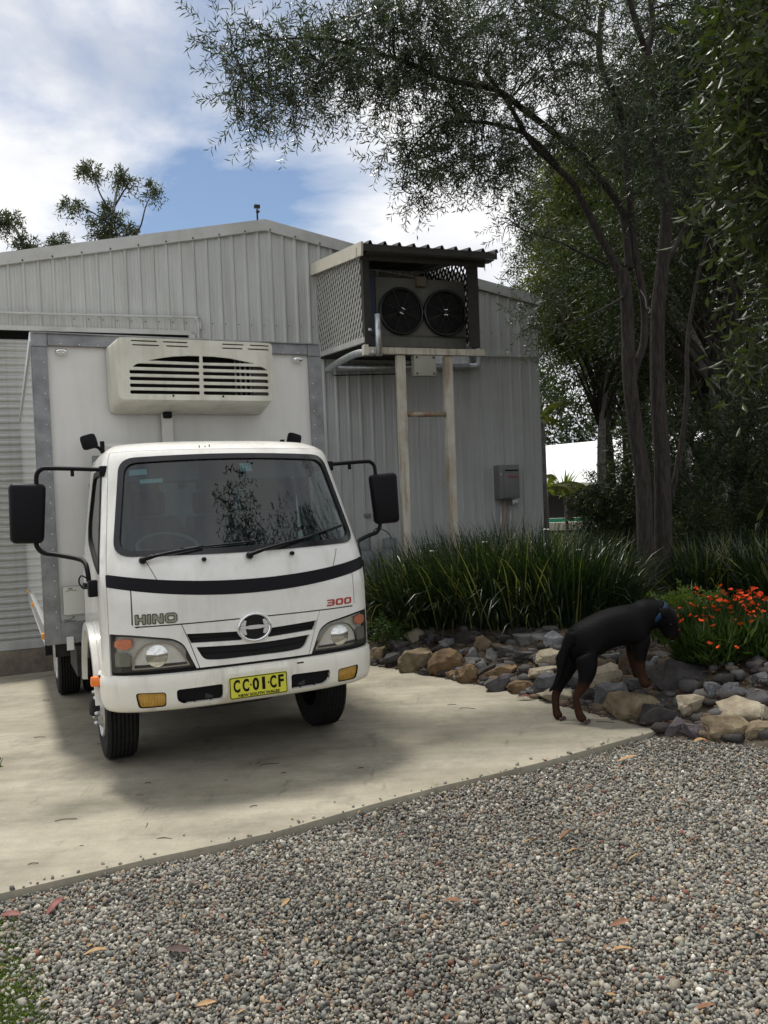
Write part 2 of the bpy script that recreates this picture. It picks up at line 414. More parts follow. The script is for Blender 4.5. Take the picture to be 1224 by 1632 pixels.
def text_obj(name, s, size, m, parent, origin, xdir, ydir, depth=0.003, xs=1.0, off=0.0, align='CENTER', shear=0.0):
    cu = bpy.data.curves.new(name, 'FONT'); cu.body = s; cu.size = size; cu.extrude = depth; cu.offset = off
    cu.align_x = align; cu.align_y = 'CENTER'; cu.shear = shear; cu.resolution_u = 3
    tmp = bpy.data.objects.new(name, cu); C.objects.link(tmp)
    bpy.context.view_layer.update()
    me = bpy.data.meshes.new_from_object(tmp.evaluated_get(bpy.context.evaluated_depsgraph_get()))
    bpy.data.objects.remove(tmp)
    X, Y = Vector(xdir).normalized(), Vector(ydir).normalized(); Z = X.cross(Y)
    me.transform(Matrix(((X.x * xs, Y.x, Z.x, origin[0]), (X.y * xs, Y.y, Z.y, origin[1]), (X.z * xs, Y.z, Z.z, origin[2]), (0, 0, 0, 1))))
    me.materials.clear(); me.materials.append(m)
    return link(name, me, parent)

# ---- leaves: numpy built diamonds with a crease, one random value per leaf
def leaf_arrays(base, d, nrm, L, W, rnd, curl=0.0):
    base = np.asarray(base, float); d = np.asarray(d, float); nrm = np.asarray(nrm, float)
    d /= np.linalg.norm(d, axis=1, keepdims=True) + 1e-9
    s = np.cross(d, nrm); s /= np.linalg.norm(s, axis=1, keepdims=True) + 1e-9
    up = np.cross(s, d)
    L = np.asarray(L)[:, None]; W = np.asarray(W)[:, None]
    V = np.empty((len(base), 4, 3))
    V[:, 0] = base
    V[:, 1] = base + d * L * 0.45 + s * W * 0.5 + up * W * 0.18
    V[:, 2] = base + d * L - up * L * curl
    V[:, 3] = base + d * L * 0.45 - s * W * 0.5 + up * W * 0.18
    return V.reshape(-1, 3), np.repeat(rnd, 4)
def np_mesh(name, V, F, m, parent=None, rnd=None, col=None, smooth=False, k=4):
    me = bpy.data.meshes.new(name)
    nv, nf = len(V), len(F)
    me.vertices.add(nv); me.vertices.foreach_set('co', np.asarray(V, np.float32).ravel())
    me.loops.add(nf * k); me.loops.foreach_set('vertex_index', np.asarray(F, np.int32).ravel())
    me.polygons.add(nf); me.polygons.foreach_set('loop_start', np.arange(0, nf * k, k, dtype=np.int32))
    try: me.polygons.foreach_set('loop_total', np.full(nf, k, dtype=np.int32))
    except Exception: pass
    if smooth: me.polygons.foreach_set('use_smooth', np.ones(nf, bool))
    me.update(calc_edges=True); me.validate()
    if rnd is not None:
        a = me.attributes.new('rnd', 'FLOAT', 'POINT'); a.data.foreach_set('value', np.asarray(rnd, np.float32))
    if col is not None:
        a = me.attributes.new('col', 'FLOAT_COLOR', 'POINT')
        a.data.foreach_set('color', np.concatenate([col, np.ones((nv, 1))], 1).astype(np.float32).ravel())
    me.materials.append(m)
    return link(name, me, parent)
def leaf_obj(name, base, d, nrm, L, W, m, parent=None, rnd=None, curl=0.1):
    n = len(base)
    if rnd is None: rnd = RNG.random(n)
    V, R = leaf_arrays(base, d, nrm, L, W, rnd, curl)
    i = np.arange(n)[:, None] * 4
    F = np.concatenate([np.concatenate([i, i + 1, i + 2], 1), np.concatenate([i, i + 2, i + 3], 1)])
    return np_mesh(name, V, F, m, parent, R, k=3)
def rdir(n, zb=0.0):
    v = RNG.normal(size=(n, 3)); v[:, 2] += zb; return v / np.linalg.norm(v, axis=1, keepdims=True)
# ================================================================== GROUND
def ground_sheet():
    def axis(lo, hi, n0, fine_lo, fine_hi, fs, far):
        a = list(np.arange(fine_lo, fine_hi, fs)); st = fs; x = fine_hi
        while x < hi: a.append(x); st *= 1.18; x += st
        st = fs; x = fine_lo - fs; b = []
        while x > lo: b.append(x); st *= 1.18; x -= st
        return np.array(sorted(b + a + [lo, hi]))
    X = axis(-900, 900, 0, -6, 8, 0.14, 0); Y = axis(-900, 1200, 0, -1, 14, 0.14, 0)
    gx, gy = np.meshgrid(X, Y)
    u, v = uv(gx, gy); d = bank_d(gx, gy)
    z = T(gx, gy)
    z = z - 0.055 * (1 - sstep(-0.12, 0.02, d))          # bed the slab and the gravel
    z = np.where(d > 0.1, z + 0.03 * np.sin(gx * 3.1) * np.cos(gy * 2.7), z)
    V = np.stack([gx, gy, z], -1).reshape(-1, 3); nx, ny = len(X), len(Y)
    i = (np.arange(ny - 1)[:, None] * nx + np.arange(nx - 1)[None]).ravel()[:, None]
    F = np.concatenate([i, i + 1, i + nx + 1, i + nx], 1)
    m = bpy.data.materials.new('soil'); m.use_nodes = True
    N, L = m.node_tree.nodes, m.node_tree.links; b = N['Principled BSDF']; b.inputs['Roughness'].default_value = 0.95
    tc = N.new('ShaderNodeTexCoord'); n = N.new('ShaderNodeTexNoise'); n.inputs['Scale'].default_value = 9; n.inputs['Detail'].default_value = 8
    n.inputs['Roughness'].default_value = 0.7
    L.new(tc.outputs['Object'], n.inputs['Vector']); r = N.new('ShaderNodeValToRGB')
    r.color_ramp.elements[0].position = 0.36; r.color_ramp.elements[0].color = (0.020, 0.016, 0.011, 1)
    r.color_ramp.elements[1].position = 0.68; r.color_ramp.elements[1].color = (0.11, 0.085, 0.055, 1)
    L.new(n.outputs['Fac'], r.inputs[0]); L.new(r.outputs[0], b.inputs['Base Color'])
    bp = N.new('ShaderNodeBump'); bp.inputs['Distance'].default_value = 0.02; L.new(n.outputs['Fac'], bp.inputs['Height']); L.new(bp.outputs[0], b.inputs['Normal'])
    o = np_mesh('ground', V, F, m, smooth=True); tag(o, kind='structure'); return o
ground_sheet()

# ---- concrete driveway
EDGE = [(-0.2 - 7.5, 0), (0, 0)]
edge_px = [(0, 1425), (120, 1399), (240, 1370), (340, 1349), (430, 1328), (520, 1304), (610, 1279), (700, 1255), (790, 1233), (880, 1211), (960, 1189), (1045, 1166)]
edge_xy = []
for p in edge_px:
    q = hit(p[0], p[1], slab_z); edge_xy.append((q.x, q.y))
e0, e1 = Vector(edge_xy[0]), Vector(edge_xy[2]); dd = (e0 - e1).normalized()
edge_xy = [tuple(e0 + dd * k) for k in (6.0, 4.0, 2.0)] + edge_xy
def driveway():
    def fr(u):      # front edge: v as a function of u
        return np.interp(u, EU, EV)
    eu = [uv(*p) for p in edge_xy]; EU = [a for a, _ in eu]; EV = [b for _, b in eu]
    us = np.linspace(EU[0], 2.62, 90); vs_t = np.linspace(0, 1, 70)
    V = []; F = []
    nr = len(vs_t)
    for i, u in enumerate(us):
        v0 = float(fr(u))
        # back limit: shed wall; right limit follows the rock edge
        vmax = 6.9 if u < 1.25 else float(np.interp(u, UB_U[4:8][::-1], UB_V[4:8][::-1])) + 0.12
        for j, t in enumerate(vs_t):
            v = v0 + (max(vmax, v0 + 0.05) - v0) * t ** 1.3
            x, y = xy(u, v); w = 0.004 * mnoise.noise(Vector((x * 7, y * 7, 0))) if j == 0 else 0
            V.append((x, y + w, float(slab_z(x, y))))
    n = len(us)
    for i in range(n - 1):
        for j in range(nr - 1):
            a = i * nr + j; F.append((a, a + nr, a + nr + 1, a + 1))
    base = len(V)
    for i in range(n):        # front face of the slab
        x, y, z = V[i * nr]; V.append((x, y - 0.004, z - 0.012)); V.append((x, y, z - 0.11))
    for i in range(n - 1):
        F.append((i * nr, base + 2 * i, base + 2 * i + 2, (i + 1) * nr)); F.append((base + 2 * i, base + 2 * i + 1, base + 2 * i + 3, base + 2 * i + 2))
    m = bpy.data.materials.new('concrete'); m.use_nodes = True
    N, L = m.node_tree.nodes, m.node_tree.links; b = N['Principled BSDF']; b.inputs['Roughness'].default_value = 0.78; b.inputs['Specular IOR Level'].default_value = 0.3
    tc = N.new('ShaderNodeTexCoord')
    def nz(s, d, r, sc=(1, 1, 1), rot=0):
        mp = N.new('ShaderNodeMapping'); mp.inputs['Scale'].default_value = sc; mp.inputs['Rotation'].default_value = (0, 0, rot)
        L.new(tc.outputs['Object'], mp.inputs['Vector'])
        n = N.new('ShaderNodeTexNoise'); n.inputs['Scale'].default_value = s; n.inputs['Detail'].default_value = d; n.inputs['Roughness'].default_value = r
        L.new(mp.outputs[0], n.inputs['Vector']); return n.outputs['Fac']
    r1 = N.new('ShaderNodeValToRGB'); L.new(nz(1.1, 6, 0.6, (0.7, 1.6, 1), rad(20)), r1.inputs[0])
    r1.color_ramp.elements[0].position = 0.33; r1.color_ramp.elements[0].color = (0.235, 0.215, 0.162, 1)
    r1.color_ramp.elements[1].position = 0.66; r1.color_ramp.elements[1].color = (0.345, 0.318, 0.248, 1)
    def mul(a, f, lo, hi, p0, p1):
        mr = N.new('ShaderNodeMapRange'); mr.inputs[1].default_value = p0; mr.inputs[2].default_value = p1; mr.inputs[3].default_value = lo; mr.inputs[4].default_value = hi
        L.new(f, mr.inputs[0]); x = N.new('ShaderNodeMix'); x.data_type = 'RGBA'; x.blend_type = 'MULTIPLY'; x.inputs['Factor'].default_value = 1
        L.new(a, x.inputs['A']); L.new(mr.outputs[0], x.inputs['B']); return x.outputs['Result']
    c = mul(r1.outputs[0], nz(5.5, 8, 0.68), 0.86, 1.10, 0.3, 0.7)
    c = mul(c, nz(60, 3, 0.6), 0.93, 1.05, 0.3, 0.7)
    c = mul(c, nz(2.2, 5, 0.75, (2.5, 0.6, 1), rad(-18)), 0.62, 1.0, 0.28, 0.40)
    # trowel sweeps
    c = mul(c, nz(3.0, 3, 0.5, (0.35, 5.0, 1), rad(28)), 0.93, 1.04, 0.35, 0.65)
    c = mul(c, nz(38, 2, 0.5), 0.72, 1.0, 0.20, 0.30)
    c = mul(c, nz(1.7, 9, 0.8), 0.80, 1.04, 0.36, 0.50)
    L.new(c, b.inputs['Base Color'])
    bp = N.new('ShaderNodeBump'); bp.inputs['Distance'].default_value = 0.004; L.new(nz(24, 8, 0.7), bp.inputs['Height']); L.new(bp.outputs[0], b.inputs['Normal'])
    o = mk('driveway', V, F, m, smooth=True); o.data.set_sharp_from_angle(angle=rad(40)); tag(o, kind='structure')
    return EU, EV
EU, EV = driveway()

# ---- gravel: loose pebbles, each with its own tumble and colour
def gravel():
    ico = bmesh.new(); bmesh.ops.create_icosphere(ico, subdivisions=1, radius=1.0)
    base = np.array([v.co[:] for v in ico.verts]); faces = np.array([[v.index for v in f.verts] for f in ico.faces]); ico.free()
    var = [base * (1 + RNG.uniform(-0.24, 0.24, (len(base), 1))) for _ in range(10)]
    P = []
    for layer, (sp, zoff, jit) in enumerate(((0.0124, -0.032, 0.55), (0.0165, -0.022, 0.8))):
        xs = np.arange(-2.6, 4.2, sp); ys = np.arange(1.75, 6.3, sp)
        gx, gy = np.meshgrid(xs, ys); gx = gx + (np.arange(len(ys)) % 2)[:, None] * sp / 2
        x = (gx + RNG.uniform(-jit, jit, gx.shape) * sp).ravel(); y = (gy + RNG.uniform(-jit, jit, gy.shape) * sp).ravel()
        u, v = uv(x, y); d = bank_d(x, y)
        lim = np.interp(u, EU, EV) - 0.01
        fr = (x > -0.48 * y - 0.45) & (x < 0.48 * y + 0.95)
        k = (v < lim) & (d < 0.10) & fr
        x, y = x[k], y[k]
        if layer == 1:
            kk = RNG.random(len(x)) < 0.80; x, y = x[kk], y[kk]
        far = (y > 4.2) & (RNG.random(len(x)) < 0.30); x, y = x[~far], y[~far]
        dist = np.interp(uv(x, y)[0], EU, EV) - uv(x, y)[1]
        z = slab_z(x, y) + zoff - 0.012 * sstep(0.5, 0.05, dist) + 0.006 * np.sin(x * 5.3 + y * 3.1) * np.sin(y * 6.1) + RNG.uniform(-0.004, 0.006, len(x))
        P.append(np.stack([x, y, z], 1))
    # strays kicked up onto the slab edge
    ns = 110; uu = RNG.uniform(EU[2], 2.5, ns); vv = np.interp(uu, EU, EV) + .004 + RNG.exponential(.05, ns) * RNG.random(ns); k = (uu < np.interp(vv, UB_V, UB_U) - .02); x, y = xy(uu[k], vv[k])
    P.append(np.stack([x, y, slab_z(x, y) + .004], 1))
    P = np.concatenate(P); n = len(P)
    s = RNG.lognormal(math.log(0.0072), 0.36, n).clip(0.004, 0.022)
    q = RNG.normal(size=(n, 4)); q /= np.linalg.norm(q, axis=1, keepdims=True)
    w, a, b, c = q.T
    R = np.stack([1 - 2 * (b * b + c * c), 2 * (a * b - c * w), 2 * (a * c + b * w), 2 * (a * b + c * w), 1 - 2 * (a * a + c * c), 2 * (b * c - a * w),
                  2 * (a * c - b * w), 2 * (b * c + a * w), 1 - 2 * (a * a + b * b)], 1).reshape(-1, 3, 3)
    ax = np.stack([np.ones(n) * 1.18, RNG.uniform(0.75, 1.05, n), RNG.uniform(0.5, 0.85, n)], 1)
    vi = RNG.integers(0, len(var), n); B = np.stack(var)[vi] * ax[:, None, :] * s[:, None, None]
    V = np.einsum('nij,nkj->nki', R, B) + P[:, None, :]
    pal = np.array([(0.22, 0.21, 0.18), (0.29, 0.275, 0.235), (0.165, 0.16, 0.14), (0.35, 0.335, 0.29), (0.105, 0.10, 0.092), (0.25, 0.225, 0.17), (0.175, 0.185, 0.165),
                    (0.46, 0.44, 0.39), (0.125, 0.115, 0.105), (0.24, 0.16, 0.105), (0.19, 0.085, 0.06), (0.29, 0.21, 0.13)])
    pw = np.array([20, 17, 17, 8, 10, 10, 9, 1.3, 2.5, 3.0, 1.3, 2.8]); pw = pw / pw.sum()
    patchy = .90 + .12 * np.sin(P[:, 0] * 2.1 + 1.3 * np.sin(P[:, 1] * 1.7)) * np.sin(P[:, 1] * 2.6 + .8 * np.sin(P[:, 0] * 3.1)) + .05 * np.sin(P[:, 0] * 9 + P[:, 1] * 4)
    colr = pal[RNG.choice(len(pal), n, p=pw)] * RNG.uniform(0.62, 1.25, (n, 1)) * patchy[:, None]
    nb = len(base)
    F = (faces[None] + (np.arange(n) * nb)[:, None, None]).reshape(-1, 3)
    o = np_mesh('gravel', V.reshape(-1, 3), F, attrmat('gravel_stone', 0.82, 0.3, 0.0008, 180, 1.2), col=np.repeat(colr, nb, 0), k=3)
    tag(o, 'loose grey and brown crushed pebbles in front of the concrete slab', kind='stuff')
    print('pebbles', n)
gravel()

# ================================================================== TRUCK
truck_m = Matrix.Translation((TX, TY, 0)) @ Matrix.Rotation(TYAW, 4, 'Z') @ Matrix.Rotation(-TTILT, 4, 'X')
truck = empty('delivery_truck', mat=truck_m, label='white refrigerated box truck parked on the concrete slab before the shed', cat='truck')

VCt = [(.35, .06), (.45, .02), (.62, 0), (.92, 0), (1.15, .0), (1.26, .02), (1.34, .045), (1.42, .086), (2.05, .40), (2.085, .43), (2.12, .50), (2.15, .60), (2.17, .75)]
UUt = [(.35, .885), (1.25, .885), (1.42, .868), (2.05, .79), (2.085, .775), (2.12, .745), (2.15, .70), (2.17, .62)]
def tab(tb, w): return float(np.interp(w, [a for a, _ in tb], [b for _, b in tb]))
_x = np.concatenate([np.linspace(0, 0.9, 60), 1 - 0.1 * (1 - np.linspace(0, 1, 60)[1:]) ** 2.6])
_v = 1 - (1 - np.minimum(_x, 1) ** 2.6) ** (1 / 2.6)
_s = np.concatenate([[0], np.cumsum(np.hypot(np.diff(_x * .885), np.diff(_v * .36)))])
S1 = _s[-1]
def A_u(u, w):
    x = min(abs(u) / tab(UUt, w), 1.0); return math.copysign(float(np.interp(x, _x, _s)), u)
def A_v(v, w, side=-1):
    q = (v - tab(VCt, w)) / .36
    return side * (float(np.interp(q, _v, _s)) if q < 1 else S1 + (q - 1) * .36)
def CM(a, w, off=0.0):
    def raw(a, w):
        b = abs(a); U = tab(UUt, w)
        if b < S1: x = np.interp(b, _s, _x) * U; v = tab(VCt, w) + .36 * np.interp(b, _s, _v)
        else: x = U; v = tab(VCt, w) + .36 + (b - S1)
        return Vector((math.copysign(float(x), a), float(v), w))
    p = raw(a, w)
    if off:
        e = .004
        n = (raw(a + e, w) - raw(a - e, w)).cross(raw(a, min(w + e, 2.17)) - raw(a, w - e)).normalized()
        p = p + n * off
    return p
def mirror(pts): return [(-a, b) for a, b in pts][::-1]
def rpoly(pts, r, seg=4):
    out = []; n = len(pts); R = r if isinstance(r, (list, tuple)) else [r] * n
    for i in range(n):
        p0, p1, p2 = Vector(pts[i - 1]), Vector(pts[i]), Vector(pts[(i + 1) % n])
        a, b = (p0 - p1), (p2 - p1); rr = min(R[i], a.length * .48, b.length * .48)
        if rr < 1e-4: out.append(tuple(p1)); continue
        A, B = p1 + a.normalized() * rr, p1 + b.normalized() * rr
        for k in range(seg + 1):
            t = k / seg; out.append(tuple((1 - t) ** 2 * A + 2 * t * (1 - t) * p1 + t * t * B))
    return out
def dens(pts, step, closed=True):
    out = []; n = len(pts)
    for i in range(n if closed else n - 1):
        a, b = Vector(pts[i]), Vector(pts[(i + 1) % n]); k = max(1, int(math.ceil((b - a).length / step)))
        for j in range(k): out.append(tuple(a + (b - a) * (j / k)))
    return out
def inpoly(x, y, P):
    P = np.asarray(P); x0, y0 = P[:, 0], P[:, 1]; x1, y1 = np.roll(x0, -1), np.roll(y0, -1)
    x = np.asarray(x)[:, None]; y = np.asarray(y)[:, None]
    c = ((y0 > y) != (y1 > y)) & (x < (x1 - x0) * (y - y0) / np.where(y1 == y0, 1e-12, y1 - y0) + x0)
    return (c.sum(1) % 2) == 1
def patch(name, outline, fn, m, parent, holes=(), step=0.05, off=0.0, thick=0.012, smooth=40):
    loops = [dens(outline, step)] + [dens(h, step) for h in holes]
    pts = [p for l in loops for p in l]
    xs = [p[0] for p in loops[0]]; ys = [p[1] for p in loops[0]]
    gx, gy = np.meshgrid(np.arange(min(xs) + step / 2, max(xs), step), np.arange(min(ys) + step / 2, max(ys), step))
    gx, gy = gx.ravel(), gy.ravel()
    if len(gx):
        k = inpoly(gx, gy, loops[0])
        for h in loops[1:]: k &= ~inpoly(gx, gy, h)
        gx, gy = gx[k], gy[k]
        B = np.array(pts)
        if len(gx):
            dm = np.min((gx[:, None] - B[None, :, 0]) ** 2 + (gy[:, None] - B[None, :, 1]) ** 2, axis=1); k = dm > (step * .4) ** 2
            pts = pts + list(zip(gx[k], gy[k]))
    edges = []; b = 0
    for l in loops:
        edges += [(b + i, b + (i + 1) % len(l)) for i in range(len(l))]; b += len(l)
    vo, eo, fo, *_ = delaunay_2d_cdt([Vector(p) for p in pts], edges, [], 0, 1e-6)
    cen = np.array([[sum(vo[i].x for i in f) / 3, sum(vo[i].y for i in f) / 3] for f in fo])
    k = inpoly(cen[:, 0], cen[:, 1], loops[0])
    for h in loops[1:]: k &= ~inpoly(cen[:, 0], cen[:, 1], h)
    F = [tuple(f) for f, q in zip(fo, k) if q]
    V = [fn(p.x, p.y, off) for p in vo]
    # orient
    cnt = {}
    for f in F:
        for i in range(3):
            e = (f[i], f[(i + 1) % 3]); cnt[e] = cnt.get(e, 0) + 1
    bd = [e for e in cnt if (e[1], e[0]) not in cnt]
    if thick:
        idx = {}
        for a, b_ in bd:
            for q in (a, b_):
                if q not in idx: idx[q] = len(V); V.append(fn(vo[q].x, vo[q].y, off - thick))
        F += [(b_, a, idx[a], idx[b_]) for a, b_ in bd]
    o = mk(name, V, F, m, parent, True); fixn(o)
    f0 = o.data.polygons[0]; a0 = [vo[i] for i in F[0]] if max(F[0]) < len(vo) else None
    if a0:
        cx = sum(p.x for p in a0) / 3; cy = sum(p.y for p in a0) / 3
        if f0.normal.dot(fn(cx, cy, off + .004) - fn(cx, cy, off)) < 0: o.data.flip_normals()
    o.data.set_sharp_from_angle(angle=rad(smooth)); return o
def U_(pts): return [(A_u(u, w), w) for u, w in pts]
def V_(pts, side=-1): return [(A_v(v, w, side), w) for v, w in pts]
XE = 0.96      # seam between the front pressings and the door
def ae(w, s=1): return s * float(np.interp(XE, _x, _s))
aE = float(np.interp(XE, _x, _s))
def stripT(u): return 1.222 + .08 * (u / .85) ** 2
def stripB(u): return 1.142 + .09 * (u / .85) ** 2
us = np.linspace(-.85, .85, 35)

# windscreen surround
ws_out = rpoly([(-.80, 1.408), (0, 1.388), (.80, 1.408), (.70, 2.035), (0, 2.052), (-.70, 2.035)], [.10, .5, .10, .09, .5, .09], 6)
ws_in = rpoly([(-.765, 1.440), (0, 1.422), (.765, 1.440), (.672, 2.0), (0, 2.018), (-.672, 2.0)], [.085, .5, .085, .075, .5, .075], 6)
body = obj_body = None
lo = [(A_u(u, 1.38), (stripT(u) + .004)) for u in us]
cowl_line = 1.378
fr_out = [(-aE, 1.30), ] + [(-aE, w) for w in (1.4, 1.6, 1.8, 2.0, 2.085)] + [(aE, w) for w in (2.085, 2.0, 1.8, 1.6, 1.4, 1.30)] + [(A_u(u, 1.29), stripT(u) + .004) for u in us[::-1]]
cab = patch('cab_shell', fr_out[::-1], CM, M['paint'], truck, holes=[U_(ws_out)], step=.045)
patch('windscreen_seal', U_(ws_out), CM, M['black_gloss'], truck, holes=[U_(ws_in)], step=.04, off=.008, thick=.03)
wsg = patch('windscreen', U_(ws_in), CM, M['wind'], truck, step=.06, off=-.004, thick=0)
# stickers behind the glass
for nm, q, mt in (('label_sticker', [(-.66, 1.925), (-.55, 1.928), (-.55, 1.965), (-.655, 1.962)], M['sticker']), ('label_sticker', [(-.60, 1.868), (-.46, 1.872), (-.46, 1.898), (-.60, 1.895)], M['sticker']),
                  ('label_sticker', [(.055, 1.93), (.135, 1.93), (.13, 1.985), (.055, 1.985)], M['sticker'])):
    patch(nm, U_(q), CM, mt, wsg, step=.05, off=-.010, thick=0)
# roof: closed loops
def loop(w, vr=1.46, n=40):
    U, vc = tab(UUt, w), tab(VCt, w); L = []
    for a in np.linspace(-S1, S1, n): L.append(CM(a, w))
    for v in np.linspace(vc + .42, vr - .05, 6): L.append(Vector((U, v, w)))
    L.append(Vector((U - .05, vr, w)))
    for u in np.linspace(U - .1, -U + .1, 8): L.append(Vector((u, vr, w)))
    L.append(Vector((-U + .05, vr, w)))
    for v in np.linspace(vr - .05, vc + .42, 6): L.append(Vector((-U, v, w)))
    return L
V = []; F = []
ws_ = [2.087, 2.10, 2.12, 2.135, 2.15, 2.16, 2.17]
for w in ws_: V += loop(w)
n = len(V) // len(ws_)
cen = Vector((0, 1.05, 2.185))
for t in (.66, .33):
    for i in range(n):
        p = V[(len(ws_) - 1) * n + i]; q = cen.lerp(p, t); q.z = 2.17 + .015 * (1 - t * t); V.append(q)
V.append(cen)
m_ = len(ws_) + 2
for j in range(m_ - 1):
    for i in range(n): F.append((j * n + i, j * n + (i + 1) % n, (j + 1) * n + (i + 1) % n, (j + 1) * n + i))
for i in range(n): F.append(((m_ - 1) * n + i, (m_ - 1) * n + (i + 1) % n, len(V) - 1))
rf = mk('cab_roof', V, F, M['paint'], truck, True); fixn(rf)
# three small scuffs on the roof lip
sc = MB()
for k, dx in enumerate((-.06, -.02, .01, .03)): sc.box((-.13 + dx, .462 + .004 * k, 2.102 - .006 * (k % 2)), (.006, .004, .022 + .006 * (k % 3)))
sc.build('scuff_mark', M['black'], rf)

# black strip
patch('front_strip', [(A_u(u, 1.2), stripB(u)) for u in us] + [(A_u(u, 1.28), stripT(u)) for u in us[::-1]], CM, M['black'], truck, step=.05, off=.004, thick=.02)
# main front panel and corner panels
def band(u0, u1, fb, ft, n=14):
    q = np.linspace(u0, u1, n); return [(A_u(u, fb(u)), fb(u)) for u in q] + [(A_u(u, ft(u)), ft(u)) for u in q[::-1]]
cb = lambda u: .987
patch('front_panel', band(-.721, .721, cb, lambda u: stripB(u) - .004, 24), CM, M['paint'], truck, step=.05)
for s in (-1, 1):
    o_ = [(s * u, w) for u, w in ((.731, 1.0), (.706, .975), (.74, .955), (.83, .945), (.85, .942), (.85, stripB(.85) - .004), (.80, stripB(.8) - .004), (.728, stripB(.728) - .004))]
    o_ = [(A_u(u, w), w) for u, w in o_]
    o_ = [((s * aE) if abs(abs(a) - A_u(.85, 1.0)) < .02 else a, w) for a, w in o_]
    patch('corner_panel', o_ if s < 0 else o_[::-1], CM, M['paint'], truck, step=.04)
# cowl seams (thin dark gaps under the windscreen)
for s in (-1, 1):
    patch('panel_gap', U_([(s * .570, 1.258), (s * .574, 1.258), (s * .626, 1.375), (s * .622, 1.375)]), CM, M['dark'], cab, step=.03, off=.0015, thick=0)
# lower front: headlamp surrounds with a hole for each lamp, then the grille
for s in (-1, 1):
    lamp = rpoly([(s * .845, .938), (s * .74, .93), (s * .50, .892), (s * .44, .855), (s * .372, .715), (s * .845, .705)], [.01, .1, .06, .08, .02, .01], 4)
    so = rpoly([(s * .852, .945), (s * .735, .962), (s * .70, .979), (s * .449, .979), (s * .405, .86), (s * .356, .708), (s * .372, .7085), (s * .44, .862), (s * .50, .900), (s * .74, .938)],
               [.01, .05, .04, .0, .0, .0, .0, .08, .06, .1], 4)
    patch('headlamp_surround', U_(so) if s > 0 else U_(so), CM, M['paint'], truck, step=.04)
    hl = patch('headlight', U_(lamp), CM, M['headbase'], truck, step=.05, off=-.035, thick=-.03)
    tr = [(a, b) for a, b in lamp]
    cx = sum(a for a, b in tr) / len(tr); cy = sum(b for a, b in tr) / len(tr)
    inn = [(cx + (a - cx) * .975, cy + (b - cy) * .955) for a, b in tr]
    patch('headlight_rim', U_(lamp), CM, M['black'], hl, holes=[U_(inn)], step=.04, off=-.001, thick=.03)
    rfl = rpoly([(s * .745, .722), (s * .735, .80), (s * .68, .872), (s * .60, .888), (s * .51, .872), (s * .455, .82), (s * .405, .728)], [.01, .06, .06, .05, .05, .05, .01], 3)
    rc = (sum(a for a, b in rfl) / len(rfl), sum(b for a, b in rfl) / len(rfl))
    rin = [(rc[0] + (a - rc[0]) * .90, rc[1] + (b - rc[1]) * .88) for a, b in rfl]
    patch('reflector_rim', U_(rfl), CM, M['chrome'], hl, holes=[U_(rin)], step=.05, off=-.012, thick=.02)
    patch('reflector', U_(rin), CM, M['headlamp'], hl, step=.05, off=-.024, thick=0)
    bc = CM(A_u(s * .60, .80), .80, -.02)
    MB().lathe([(.001, -.03), (.062, -.028), (.068, -.01), (.066, .0), (.055, .004), (.03, .012), (.001, .014)], (0, 0, 0), 'Y', 20).build('projector', M['chrome'], hl, 35, loc=(bc.x, bc.y - .004, bc.z), rot=(0, 0, math.pi + s * .12))
    bx = MB(); bx.box((s * .50, bc.y + .005, .80), (.06, .006, .09), bev=.002); bx.build('inner_reflector', M['chrome'], hl, 35)
    am = rpoly([(s * .735, .862), (s * .738, .908), (s * .80, .914), (s * .83, .90), (s * .83, .862), (s * .78, .845)], .012, 3)
    patch('indicator_lamp', U_(am), CM, M['red_lens'], hl, step=.04, off=-.006, thick=.015)
    pk = rpoly([(s * .75, .745), (s * .75, .815), (s * .78, .83), (s * .835, .83), (s * .835, .745)], .012, 3)
    patch('parking_lamp', U_(pk), CM, mat('parking_lens', (.16, .165, .14), .2), hl, step=.04, off=-.012, thick=.012)
    patch('headlight_lens', U_(inn), CM, M['lens'], hl, step=.05, off=.003, thick=0)
slots = []
for s in (-1, 1):
    slots.append(rpoly([(s * .108, .906), (s * .422, .921), (s * .397, .862), (s * .075, .848)], [.01, .004, .004, .02], 3))
low = rpoly([(-.368, .835), (-.325, .752), (-.22, .742), (.22, .742), (.325, .752), (.368, .835), (0, .817)], [.004, .035, .1, .1, .035, .004, .3], 4)
gp = rpoly([(-.445, .979), (-.400, .86), (-.351, .708), (.351, .708), (.400, .86), (.445, .979)], 0.0, 1)
gr = patch('grille', U_(gp), CM, M['paint'], truck, holes=[U_(q) for q in slots] + [U_(low)], step=.045, thick=.025)
gb = patch('grille_backing', U_([(-.43, .73), (.43, .73), (.43, .93), (-.43, .93)]), CM, M['dark'], gr, step=.1, off=-.03, thick=0)
for s, w0, w1 in ((-1, .885, .885), (1, .885, .885)):
    q = MB(); q.tube([CM(A_u(s * u, .88), .880 + .018 * u, -.018) for u in (.06, .2, .3, .41)], .0035, 6); q.build('grille_bar', M['black'], gr, True)
q = MB(); q.tube([CM(A_u(u, .78), .777 + .05 * abs(u), -.018) for u in np.linspace(-.34, .34, 9)], .0035, 6); q.build('grille_bar', M['black'], gr, True)
